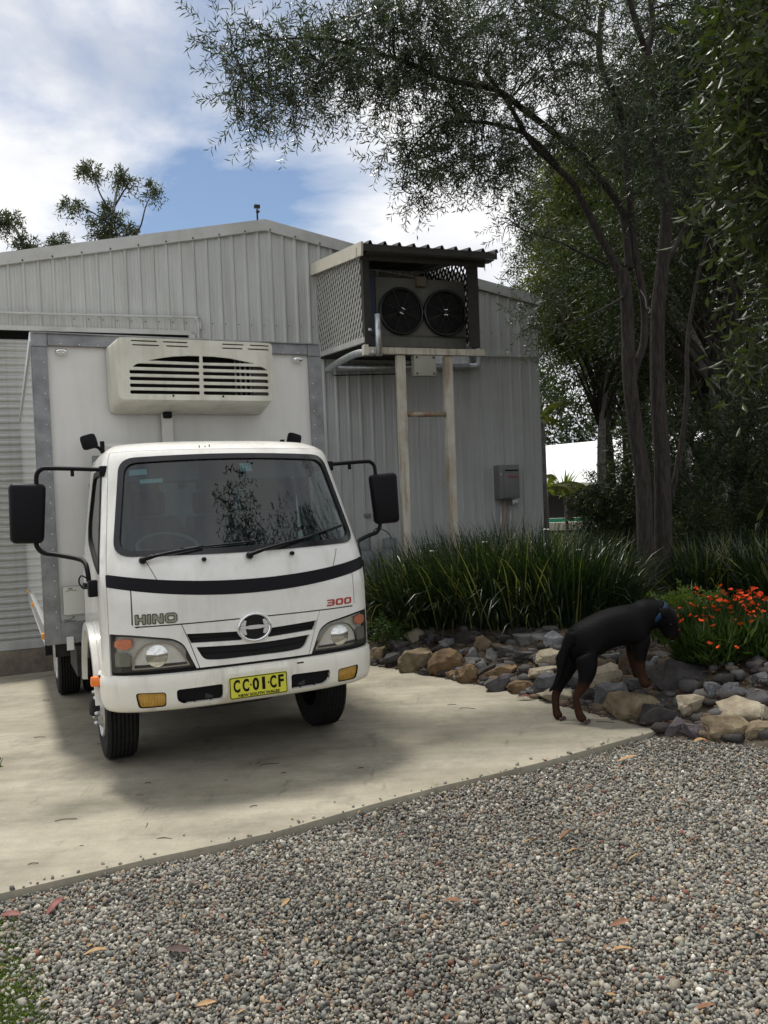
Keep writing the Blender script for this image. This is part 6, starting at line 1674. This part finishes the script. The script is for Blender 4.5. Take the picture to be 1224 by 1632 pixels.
# ---- generic background trees
def bg_tree(name, x, y, h, spread, leafm, label, n=26, dens_=44, trunk=.16, barkm='bark', seed=1, group=None, ll=.16, lw=.032, base_h=.25, stretch=1.0, cat='tree', L=.6, lean=0.0):
    rng = np.random.default_rng(seed); z0 = float(T(x, y)); t = empty(name, (x, y, z0), label=label, cat=cat, group=group)
    mb = MB(); P = [Vector((0, 0, -.2)), Vector((rng.normal() * .1, 0, h * .3)), Vector((rng.normal() * .25 + lean * .5, 0, h * .6)), Vector((rng.normal() * .3 + lean, 0, h * .92))]
    mb.tube(bez(P, 5), list(np.linspace(trunk, trunk * .25, 16)), 9); mb.build('trunk', M[barkm], t, True)
    lm_ = MB(); cs = []
    for i in range(n):
        a = rng.uniform(0, 6.28); hh = h * (base_h + (1 - base_h) * rng.random() ** .8); rr_ = spread * math.sqrt(rng.random()) * (1 - .45 * abs((hh / h - .55) / .45))
        c_ = np.array([x + rr_ * math.cos(a) + lean * hh / h, y + rr_ * math.sin(a), z0 + hh]); s = spread * rng.uniform(.22, .36)
        cs.append((c_, (s, s, s * .7 * stretch), dens_))
        k = Vector((rr_ * math.cos(a), rr_ * math.sin(a), hh)); st = Vector((0, 0, hh * .6))
        lm_.tube(bez([st, (st + k) / 2 + Vector((0, 0, .1 * h * .3)), k], 3), list(np.linspace(trunk * .28, trunk * .06, 7)), 5)
    o_ = lm_.build('limbs', M['bark'], t, True); o_['kind'] = 'stuff'
    crown('crown', cs, leafm, t, seed + 500, ll=ll, lw=lw, L=L, nl=13, droop=.4)
    return t
bgs = [
 # px, Y, height, spread, leaf, trunk, bark, seed, label
 (958, 16.5, 8.0, 1.3, 'leaf_olive', .11, 'bark_grey', 1, 'slim grey trunked tree with olive foliage right of the shed corner', 4.0),
 (1000, 20.5, 8.6, 2.2, 'leaf_olive', .14, 'bark', 2, 'olive yellow foliage tree rising between the shed corner and the twin trunks', 0),
 (1130, 13.0, 8.5, 2.3, 'leaf_bg', .15, 'bark_grey', 3, 'dark tree with a pale trunk behind the big multi trunked tree', 0),
 (1185, 11.5, 7.8, 2.0, 'leaf_bg', .14, 'bark', 4, 'dark rough barked tree close to the right frame edge', 0),
 (1035, 17.0, 9.5, 2.8, 'leaf_bg', .16, 'bark', 5, 'tall dark tree directly behind the twin trunks', 0),
 (1240, 16.0, 10.0, 3.0, 'leaf_bg', .18, 'bark', 6, 'tall dark tree filling the right background', 0),
 (1095, 21.0, 11.0, 3.2, 'leaf_bg', .18, 'bark_grey', 7, 'tall evergreen between the two pale background trunks', 0),
 (980, 24.0, 11.0, 3.2, 'leaf_bg', .18, 'bark', 8, 'tall far evergreen over the white roofed house', 0),
]
for px, Y, h, sp, lf, tr, bk_, sd, lb, _ in bgs:
    p = at(px, 781, Y)
    bg_tree('background_tree', p.x, Y, h, sp, M[lf], lb, n=42 if Y < 17 else 48, dens_=66, trunk=tr, barkm=bk_, seed=sd, group='trees behind the garden bed', ll=.10 if Y < 15 else .14, lw=.020 if Y < 15 else .03, base_h={1:.52,2:.58,8:.50,5:.42,7:.36}.get(sd,.18), L=.42 if Y < 15 else .6)
# palms and spiky plants by the shed corner
def rosette(name, p, n, L, W, m, label, cat, up=.6, droop=.9, stem=0.0, stem_r=.04, seed=0, group=None, pin=False, rect=False):
    rng = np.random.default_rng(seed); t = empty(name, p, label=label, cat=cat, group=group)
    if stem > 0:
        mb = MB(); mb.tube([Vector((0, 0, -.1)), Vector((.03, 0, stem * .5)), Vector((0, 0, stem))], [stem_r, stem_r * .85, stem_r * .8], 8); mb.build('stem', M['bark_grey'], t, True)
    V = []; F = []; R = []
    for i in range(n):
        a = rng.uniform(0, 6.28); el = rng.uniform(.15, 1.35) if not rect else rng.uniform(.7, 1.5); l_ = L * rng.uniform(.65, 1.1); w = W * rng.uniform(.7, 1.1); k = 6
        h = np.array([math.cos(a), math.sin(a), 0]); s = np.array([-math.sin(a), math.cos(a), 0]); st = len(V); rv_ = rng.random()
        pos = np.array([0, 0, stem]) + h * .02; dr = droop * rng.uniform(.6, 1.3)
        for j in range(k + 1):
            t_ = j / k; ee = el - dr * t_ ** 1.3 * 1.3
            ww = w * (1 - t_ ** 2.2) * .5 + .001
            V += [tuple(pos - s * ww), tuple(pos + s * ww)]; R += [rv_, rv_]
            pos = pos + (h * math.cos(ee) + np.array([0, 0, 1]) * math.sin(ee)) * l_ / k
        for j in range(k): b_ = st + 2 * j; F.append((b_, b_ + 1, b_ + 3, b_ + 2))
    np_mesh('foliage', np.array(V), np.array(F), m, t, np.array(R), k=4)
    return t
def palm(p, hgt, nf, L, label, seed, group=None):
    rng = np.random.default_rng(seed); t = empty('palm_tree', p, label=label, cat='palm', group=group)
    if hgt > .1:
        mb = MB(); mb.tube([Vector((0, 0, -.1)), Vector((0, 0, hgt))], [.09, .07], 10); mb.build('trunk', M['bark_grey'], t, True)
    for i in range(nf):
        a = 2 * math.pi * i / nf + rng.uniform(-.2, .2); el = rng.uniform(.3, 1.25); h = np.array([math.cos(a), math.sin(a), 0]); pos = np.array([0, 0, hgt]); P = []; D = []
        k = 16; Lf = L * rng.uniform(.8, 1.1)
        for j in range(k + 1):
            e = el - 1.5 * (j / k) ** 1.4; dv = h * math.cos(e) + np.array([0, 0, 1]) * math.sin(e); P.append(pos.copy()); D.append(dv); pos = pos + dv * Lf / k
        B = []; DD = []; NN = []; s = np.cross(h, [0, 0, 1])
        for j in range(2, k + 1):
            for sg in (-1, 1):
                for q in (0, .5): B.append(P[j] - D[j] * q * Lf / k); DD.append(D[j] * .6 + s * sg * .9 + np.array([0, 0, -.25])); NN.append([0, 0, 1])
        n = len(B); j_ = np.repeat(np.arange(2, k + 1), 4); ln = Lf * .30 * np.sin(np.pi * np.clip(j_ / k, 0, 1) * .85 + .3)
        fr = leaf_obj('frond', np.array(B), np.array(DD), np.array(NN), ln * .6 + .04, np.full(n, .018), M['leaf_olive'], t, None, .35)
    return t
q = at(868, 781, 17.5); palm(Vector((q.x, 17.5, float(T(q.x, 17.5)))), 1.6, 11, 1.0, 'palm with arching fronds just right of the shed corner', 3)
q = at(866, 781, 16.0); palm(Vector((q.x, 16.0, float(T(q.x, 16.0)))), 2.9, 8, .8, 'taller palm whose fronds touch the shed corner edge', 5)
q = at(900, 781, 20); rosette('cabbage_palm', Vector((q.x, 20, float(T(q.x, 20)))), 60, .9, .06, M['leaf_bright'], 'spiky headed plant on a thin stem before the white roof', 'plant', stem=1.45, stem_r=.05, droop=.7, seed=4)
q = at(876, 830, 16.5); rosette('flax_plant', Vector((q.x, 16.5, float(T(q.x, 16.5)))), 50, .8, .05, M['leaf_bright'], 'yellow green spiky plant at the foot of the shed corner', 'plant', droop=.5, seed=6, rect=True)

def bush(name, px, py, Y, w, h, lf, label, n=10, dn=40, seed=0, ll=.07, lw=.02, group=None, zoff=0.0, L=.25):
    p = at(px, py, Y); rng = np.random.default_rng(seed + 900); z0 = float(T(p.x, Y)); t = empty(name, (p.x, Y, z0), label=label, cat='shrub', group=group)
    mb = MB(); cs = []
    for i in range(n):
        a = rng.uniform(0, 6.28); r_ = w * .5 * math.sqrt(rng.random()) * .8; zz = h * rng.uniform(.15, .85)
        c_ = np.array([p.x + r_ * math.cos(a), Y + r_ * math.sin(a), z0 + zz]); cs.append((c_, (w * .26, w * .26, h * .24), dn))
        mb.tube([(0, 0, 0), (r_ * math.cos(a) * .6, r_ * math.sin(a) * .6, zz * .6), (r_ * math.cos(a), r_ * math.sin(a), zz)], [.012, .009, .004], 5)
    mb.build('stems', M['twig'], t)
    crown('foliage', cs, M[lf], t, seed + 300, ll=ll, lw=lw, L=L, nl=11, droop=.2)
    return t
G_ = 'shrubs in the back garden'
bush('shrub', 975, 790, 15.0, 1.3, 1.95, 'leaf_bg', 'dark leafy shrub before the white roof, left of the trunks', 16, 60, 1, .09, .022, G_)
bush('shrub', 940, 800, 13.0, 1.0, .75, 'leaf_bg', 'low dark shrub left of the twin trunks', 12, 50, 2, .07, .02, G_)
bush('shrub', 1140, 790, 13.0, 1.0, 1.35, 'leaf_bright', 'bright yellow green shrub right of the twin trunks', 10, 60, 3, .06, .03, G_)
bush('shrub', 1088, 790, 12.0, 1.0, 1.2, 'leaf_bg', 'mid green shrub touching the right trunk', 10, 50, 4, .07, .02, G_)
bush('shrub', 1190, 790, 14.0, 1.8, 1.6, 'leaf_bg', 'broad dark shrub behind the flowers at right', 14, 56, 5, .08, .02, G_)
bush('shrub', 1075, 790, 20.0, 2.4, 2.0, 'leaf_bg', 'wide dark shrub between the trunks and the house', 16, 60, 6, .12, .03, G_)
bush('shrub', 1240, 790, 11.0, 1.8, 2.2, 'leaf_bg', 'tall dark shrub at the right frame edge', 14, 60, 7, .08, .02, G_)
bush('shrub', 1100, 790, 24.0, 5.0, 3.2, 'leaf_bg', 'big far shrub mass under the right background trees', 20, 66, 8, .16, .04, G_)
bush('shrub', 1220, 790, 24.0, 6.0, 3.4, 'leaf_bg', 'far dark hedge bush at the right of the garden', 20, 66, 9, .16, .04, G_)
bush('weed_clump', 1090, 948, 7.6, .55, .42, 'leaf_bright', 'pale green leafy weed at the foot of the right trunk', 8, 22, 10, .045, .024, None, L=.12)
bush('weed_clump', 640, 985, 9.1, .8, .30, 'leaf_grass', 'low green weeds in front of the strappy plants near the truck', 9, 22, 11, .05, .012, None, L=.14)
# far tree line and hills of foliage closing the horizon
def far_wood():
    cs = []; rng = np.random.default_rng(77)
    for i in range(230):
        x = rng.uniform(2, 70); y = rng.uniform(56, 74); cs.append((np.array([x, y, rng.uniform(-1, 9.5)]), (2.6, 2.0, 1.8), 30))
    o = crown('far_wood', cs, M['leaf_bg'], None, 78, ll=.55, lw=.16, L=1.6, nl=12, droop=.2); tag(o, 'dense dark wood closing the view behind the house', kind='stuff')
far_wood()

# ---- strappy clumps (long blades) in front of the shed
def strap(name, px, pyb, n, L, W, label, seed, spread=.32, lean=0.0, Y=None):
    p = hit(px, pyb) if Y is None else Vector((at(px, 781, Y).x, Y, 0)); p.z = float(T(p.x, p.y))
    rng = np.random.default_rng(seed); t = empty(name, p, label=label, cat='plant', group='strappy leaved clumps along the shed wall')
    V = []; F = []; R = []; k = 6
    for i in range(n):
        a = rng.uniform(0, 6.28); r_ = spread * math.sqrt(rng.random()); h = np.array([math.cos(a), math.sin(a), 0]); s0 = np.array([-math.sin(a), math.cos(a), 0])
        tw_ = rng.uniform(-.8, .8); s = s0 * math.cos(tw_) + h * math.sin(tw_)
        el = math.pi / 2 - abs(rng.normal(0, .34)) - .06; l_ = L * rng.uniform(.45, 1.15); w = W * rng.uniform(.6, 1.1); dr = rng.gamma(1.6, .36)
        if rng.random() < .10: dr *= 2.2
        pos = h * r_ + np.array([rng.normal() * .04, 0, -.02]); st = len(V); rv_ = min(1, rng.random() ** 1.2) if rng.random() > .07 else 1.0
        for j in range(k + 1):
            t_ = j / k; e = el - dr * t_ ** 1.8 * 1.4; ww = w * .5 * (1 - t_ ** 3) + .0006
            V += [tuple(pos - s * ww), tuple(pos + s * ww)]; R += [rv_, rv_]
            pos = pos + (h * math.cos(e) + np.array([lean * t_, 0, 1]) * math.sin(e)) * l_ / k
        for j in range(k): b_ = st + 2 * j; F.append((b_, b_ + 1, b_ + 3, b_ + 2))
    np_mesh('blades', np.array(V), np.array(F), M['leaf_strap'], t, np.array(R), k=4)
    fl = random.choice((0, 0, 0, 1))
    for i in range(fl):
        a = rng.uniform(0, 6.28); tip = Vector((math.cos(a) * .25, math.sin(a) * .25, L * rng.uniform(.85, 1.0)))
        q = MB(); q.tube([(0, 0, .2), tip * .6, tip], .003, 4); q.build('flower_stalk', M['leaf_grass'], t)
        q = MB()
        for b in range(5):
            an = b * 1.256; c_, s_ = math.cos(an), math.sin(an); q.add([tip, tip + Vector((c_ * .025 - s_ * .012, s_ * .025 + c_ * .012, .008)), tip + Vector((c_ * .045, s_ * .045, .0)), tip + Vector((c_ * .025 + s_ * .012, s_ * .025 - c_ * .012, .008))], [(0, 1, 2, 3)])
        q.build('flower', M['white_petal'], t)
    return t
ST = [(628, 9.7, 'leftmost front strappy clump arching toward the truck'), (668, 9.3, 'front strappy clump left of the bank middle'), (715, 9.1, 'front strappy clump above the rusty boulder'), (765, 8.85, 'front strappy clump above the dark slanted slabs'),
      (818, 8.6, 'front strappy clump above the pale blocks'), (868, 8.4, 'front strappy clump behind the dog rump'), (908, 8.35, 'front strappy clump behind the dog back'), (950, 8.5, 'front strappy clump left of the twin trunks'),
      (690, 9.9, 'second row strappy clump below the left post'), (740, 9.4, 'second row strappy clump below the right post'), (790, 9.0, 'second row strappy clump left of the water heater'), (842, 8.8, 'second row strappy clump under the water heater'), (892, 8.6, 'second row strappy clump at the shed corner'), (945, 8.6, 'second row strappy clump right of the shed corner'),
      (725, 10.9, 'back row strappy clump against the shed under the posts'), (780, 10.8, 'back row strappy clump against the shed'), (832, 10.6, 'back row strappy clump below the heater pipes'), (895, 10.6, 'back row strappy clump past the shed corner'), (955, 10.2, 'back row strappy clump left of the trunks'),
      (1110, 9.9, 'strappy clump right of the twin trunks'), (1155, 9.8, 'strappy clump behind the orange flowers'), (1205, 9.6, 'strappy clump near the right frame edge'), (1245, 9.0, 'strappy clump cut by the right frame edge'), (1125, 10.8, 'far strappy clump in deep shade'), (1180, 11.0, 'far strappy clump at the back right')]
for i, (px, Y, lb) in enumerate(ST):
    front_ = i < 8
    strap('strappy_plant', px, 0, 620 if front_ else 430, [.84, .92, 1.02, 1.10, 1.12, 1.08, 1.0, .84][i] if front_ else (.98 if px < 870 else .84), .017 if front_ else .019, lb, 200 + i, spread=.34, Y=Y)
# grassy ground cover in the bed
def cover(name, n, vlo, vhi, dlo, dhi, L, W, m, label, seed, tilt=.5, thin=None):
    rng = np.random.default_rng(seed); v = rng.uniform(vlo, vhi, n); d = rng.uniform(dlo, dhi, n); u = np.interp(v, UB_V, UB_U) + d; x, y = xy(u, v)
    if thin is not None: k = thin(x, y, rng); x, y = x[k], y[k]
    n = len(x); z = T(x, y); D = np.stack([rng.normal(0, tilt, n), rng.normal(0, tilt, n), np.ones(n)], 1); N_ = rng.normal(size=(n, 3)); N_[:, 2] *= .2
    o = leaf_obj(name, np.stack([x, y, z], 1), D, N_, L * rng.uniform(.5, 1.2, n), W * rng.uniform(.7, 1.2, n), m, None, rng.random(n), .3); tag(o, label, kind='stuff'); return o
cover('bed_grass', 26000, -2.5, 7.0, .95, 4.5, .20, .007, M['leaf_grass'], 'fine green grass and weeds growing through the garden bed', 61, .5, lambda x, y, r: (np.sin(x * 2.3 + 1) * np.sin(y * 1.7 + x) > -.1) & (r.random(len(x)) < np.clip((x - .2) / 2.2, .25, 1)))
cover('back_lawn', 16000, 7, 30, .5, 16, .30, .02, M['leaf_grass'], 'rough grass beyond the strappy plants toward the house', 62, .6)

# ---- orange flowers on feathery foliage at the right
flm = []
for k in range(3):
    q = MB(); r_ = .021 + .004 * k; n = 6; V = [(0, 0, 0)]
    for i in range(12):
        a = 2 * math.pi * i / 12; rr_ = r_ * (1 if i % 2 else .86); V.append((rr_ * math.cos(a), rr_ * math.sin(a), .012 + .004 * (i % 3)))
    q.add(V, [(0, i + 1, (i + 1) % 12 + 1) for i in range(12)]); tmp = q.build('flower', M['flower']); flm.append(tmp.data); bpy.data.objects.remove(tmp)
FL = [(1122, 985, 'feathery plant with orange flowers nearest past the dog muzzle', 6.85, .40, 22), (1150, 985, 'flowering orange plant in the middle of the patch', 6.95, .48, 34), (1195, 985, 'densest orange flowering plant near the right frame edge', 7.0, .52, 44), (1235, 985, 'orange flowering plant cut by the right frame edge', 6.9, .5, 34),
      (1130, 1040, 'feathery flowering plant spilling over the dark boulder', 6.2, .38, 14), (1180, 1040, 'lower flowering plant above the blue grey slabs', 6.25, .42, 14), (1225, 1020, 'lower flowering plant at the right frame edge', 6.3, .42, 16), (1092, 1030, 'small orange flowering tuft right at the dog nose', 6.30, .20, 10)]
for i, (px, py, lb, Y, w, nf) in enumerate(FL):
    p = at(px, 781, Y); p.z = float(T(p.x, Y)); rng = np.random.default_rng(700 + i)
    t = empty('flowering_plant', p, label=lb, cat='plant', group='orange flowered plants in the garden bed')
    n = 1300; a = rng.uniform(0, 6.28, n); r_ = w * .5 * np.sqrt(rng.random(n)); B = np.stack([r_ * np.cos(a), r_ * np.sin(a), rng.uniform(0, .18, n)], 1)
    D = np.stack([rng.normal(0, .5, n) + B[:, 0] * 1.5, rng.normal(0, .5, n) + B[:, 1] * 1.5, np.ones(n)], 1)
    leaf_obj('foliage', B, D, rng.normal(size=(n, 3)), rng.uniform(.05, .19, n), rng.uniform(.002, .006, n), M['leaf_grass'], t, rng.random(n), .3)
    st = MB()
    for k in range(nf):
        a = rng.uniform(0, 6.28); r_ = w * .78 * math.sqrt(rng.random()); z = rng.uniform(.10, .42) + .04; e = Vector((r_ * math.cos(a), r_ * math.sin(a) - .05, z))
        st.tube([(e.x * .5, e.y * .5, 0.02), (e.x * .85, e.y * .85, z * .6), e], .0018, 3, cap=False)
        s = rng.uniform(.50, 1.05); link('flower', random.choice(flm), t, e, (rng.uniform(-.6, .9), rng.uniform(-.6, .6), rng.uniform(0, 6)), (s, s, s))
    st.build('stalks', M['leaf_grass'], t)['kind'] = 'stuff'

# ---- gum trees behind the shed, left
def gum(name, pts_px, Y, blobs, label, r0=.16, seed=0):
    base = at(pts_px[0][0][0], pts_px[0][0][1], Y); t = empty(name, base, label=label, cat='tree', group='gum trees beyond the shed roof')
    for i, pl_ in enumerate(pts_px):
        mb = MB(); P = [at(a, b, Y + c) - base for a, b, c in pl_]; mb.tube(bez(P, 4), list(np.linspace(r0 * (1 if i == 0 else .5), r0 * (.35 if i == 0 else .12), (len(P) - 1) * 4 + 1)), 6); mb.build('trunk' if i == 0 else 'limb', M['bark'] if i else M['bark_grey'], t, True)
    cs = []
    for px, py, rx, ry, n in blobs: m_ = Y / 1315; cs.append((at(px, py, Y), (rx * m_, rx * m_ * .8, ry * m_), int(n * 2.2)))
    b0 = base
    crown('crown', cs, M['leaf_gum'], t, seed, ll=.20, lw=.05, L=.4, nl=10, droop=.4)
gum('gum_tree', [[(172, 560, 0), (176, 380, 0), (182, 330, 0), (190, 290, 0), (205, 268, 0)], [(180, 345, 0), (160, 310, 0), (150, 280, 0), (143, 262, 0)], [(178, 360, 0), (150, 340, 0), (122, 328, 0)], [(200, 385, 0), (222, 365, 0), (232, 330, 0), (243, 305, 0)], [(182, 330, 0), (200, 300, 0), (212, 280, 0)]], 32,
    [(142, 271, 16, 8, 26), (190, 280, 14, 7, 16), (205, 290, 10, 6, 10), (118, 327, 16, 6, 20), (168, 330, 8, 7, 9), (180, 345, 12, 12, 18), (168, 370, 22, 9, 40), (205, 368, 11, 9, 18), (242, 303, 13, 5, 16), (150, 352, 9, 6, 8)], 'tall gum tree with open crown above the left roof slope', .085, 81)
gum('gum_tree', [[(40, 560, 0), (42, 420, 0), (30, 375, 0), (12, 352, 0)], [(42, 410, 0), (48, 390, 0), (44, 382, 0)]], 30, [(16, 350, 14, 7, 20), (-4, 352, 14, 8, 16), (44, 390, 13, 8, 28)], 'smaller gum tree leaning in at the left frame edge above the roof', .10, 82)
gum('gum_tree', [[(92, 560, 0), (92, 420, 0), (92, 385, 0)]], 34, [(92, 384, 13, 7, 26)], 'small gum crown just showing over the roof between the other two', .08, 83)

# ---- bits at the left edge close to the camera
def lawn_patch():
    rng = np.random.default_rng(31); n = 42000; px = rng.uniform(-220, 130, n); py = rng.uniform(1460, 1700, n)
    k = (px < 88 - (1632 - py) * .34 + rng.normal(0, 24, n)) & (rng.random(n) < np.clip((80 - px) / 110 + .1, .04, 1)); B = []
    for a, b in zip(px[k], py[k]):
        r = ray(a, b); tt = (CAMH - 0.03) / -r.z; p = r * tt; B.append((p.x, p.y, float(slab_z(p.x, p.y)) - .03))
    B = np.array(B); n = len(B); D = np.stack([rng.normal(0, 1.4, n), rng.normal(0, 1.4, n), np.ones(n)], 1)
    o = leaf_obj('grass_patch', B, D, rng.normal(size=(n, 3)), rng.uniform(.008, .030, n), rng.uniform(.002, .005, n), M['leaf_bright'], None, rng.random(n) * .7, .3)
    tag(o, 'patch of short green grass growing into the gravel at lower left', kind='stuff')
lawn_patch()
p = at(-4, 1228, 3.0); t = empty('shrub_sprig', p, label='leafy green shrub tip poking in at the left frame edge', cat='shrub')
mb = MB(); mb.tube([(-.35, .05, -.30), (-.12, .02, -.08), (.0, 0, .0), (.022, 0, .045)], [.006, .004, .003, .001], 6); mb.build('stem', M['leaf_grass'], t, True)
n = 26; rng = np.random.default_rng(2); tt = rng.random(n); B = np.stack([-.12 + .14 * tt, rng.normal(0, .01, n), -.08 + .12 * tt], 1)
leaf_obj('leaves', B, rdir(n) + np.array([.2, 0, .5]), rdir(n), rng.uniform(.018, .034, n), rng.uniform(.010, .016, n), M['leaf_grass'], t, rng.random(n))

# ================================================================== HOUSE AND POOL beyond the garden
hz = at(930, 770, 42).z
house = empty('white_roofed_house', (13.0, 42, float(T(13.0, 42))), label='low house with a bright white metal roof beyond the garden', cat='house')
hb = house.location
def hp(px, py, Y): return at(px, py, Y) - hb
e0_, e1_ = hp(840, 772, 41), hp(1010, 766, 41); r0_, r1_ = hp(850, 712, 46), hp(1010, 697, 46)
M['white_roof'] = mat('white_roof', (.78, .78, .78), .4)
mk('roof', [e0_, e1_ + (e1_ - e0_) * 1.1, r1_ + (r1_ - r0_) * 1.2, r0_, e0_ + Vector((0, 0, -.05)), e1_ + (e1_ - e0_) * 1.1 + Vector((0, 0, -.05))], [(0, 1, 2, 3), (4, 5, 1, 0)], M['white_roof'], house)
ex = (e1_ - e0_)
q = MB(); q.bar(e0_ + Vector((0, -.1, -.10)), e1_ + ex * 1.1 + Vector((0, -.1, -.10)), .12, .14); q.build('gutter', M['barge'], house)
zg = 0.0
q = MB(); a, b = e0_ + Vector((0, 2.4, 0)), e1_ + ex * 1.1 + Vector((0, 2.4, 0)); q.add([(a.x, a.y, -.3), (b.x, b.y, -.3), (b.x, b.y, b.z), (a.x, a.y, a.z)], [(0, 1, 2, 3)]); q.build('wall', mat('house_wall', (.05, .045, .04), .8), house)
for k in range(6):
    c_ = e0_ + ex * (.12 + .36 * k); q = MB(); q.bar((c_.x, c_.y + .15, -.3), (c_.x, c_.y + .15, c_.z - .1), .10, .10); q.build('verandah_post', M['ply'], house)
for k in range(4):
    c_ = a + ex * (.15 + .5 * k); q = MB(); q.box((c_.x, c_.y - .06, 1.1), (1.2, .06, 1.2)); wn_ = q.build('window', M['trim'], house)
    q = MB(); q.box((c_.x, c_.y - .10, 1.1), (1.08, .02, 1.08)); q.build('pane', M['black_gloss'], wn_)
# second lower roof, right
h2 = empty('garden_shed_roof', (15.5, 30, float(T(15.5, 30))), label='pale roofed outbuilding glimpsed through the trees at right', cat='outbuilding')
g = h2.location
def gp_(px, py, Y): return at(px, py, Y) - g
V = [gp_(1112, 702, 30), gp_(1240, 722, 30), gp_(1215, 690, 34), gp_(1125, 690, 34)]
mk('roof', V, [(0, 1, 2, 3)], M['white_roof'], h2)
q = MB(); a, b = V[0], V[1]; q.add([(a.x + .3, .6, -.2), (b.x, .6, -.2), (b.x, .6, b.z), (a.x + .3, .6, a.z)], [(0, 1, 2, 3)]); q.bar(a + Vector((0, -.05, -.06)), b + Vector((0, -.05, -.06)), .08, .12); q.build('wall', M['ply'], h2)
pool = empty('swimming_pool', (9.0, 33, float(T(9.0, 33))), label='green swimming pool with a pale edge seen past the shed corner', cat='pool')
q = MB(); q.box((0, 0, .25), (6.5, 4.0, .30)); q.build('pool_edge', mat('pale_paving', (.55, .52, .42), .7), pool)
mw_ = mat('pool_water', (.02, .22, .12), .06)
q = MB(); q.box((0, -.1, .385), (5.8, 3.4, .05)); q.build('water', mw_, pool)
print('plants done')
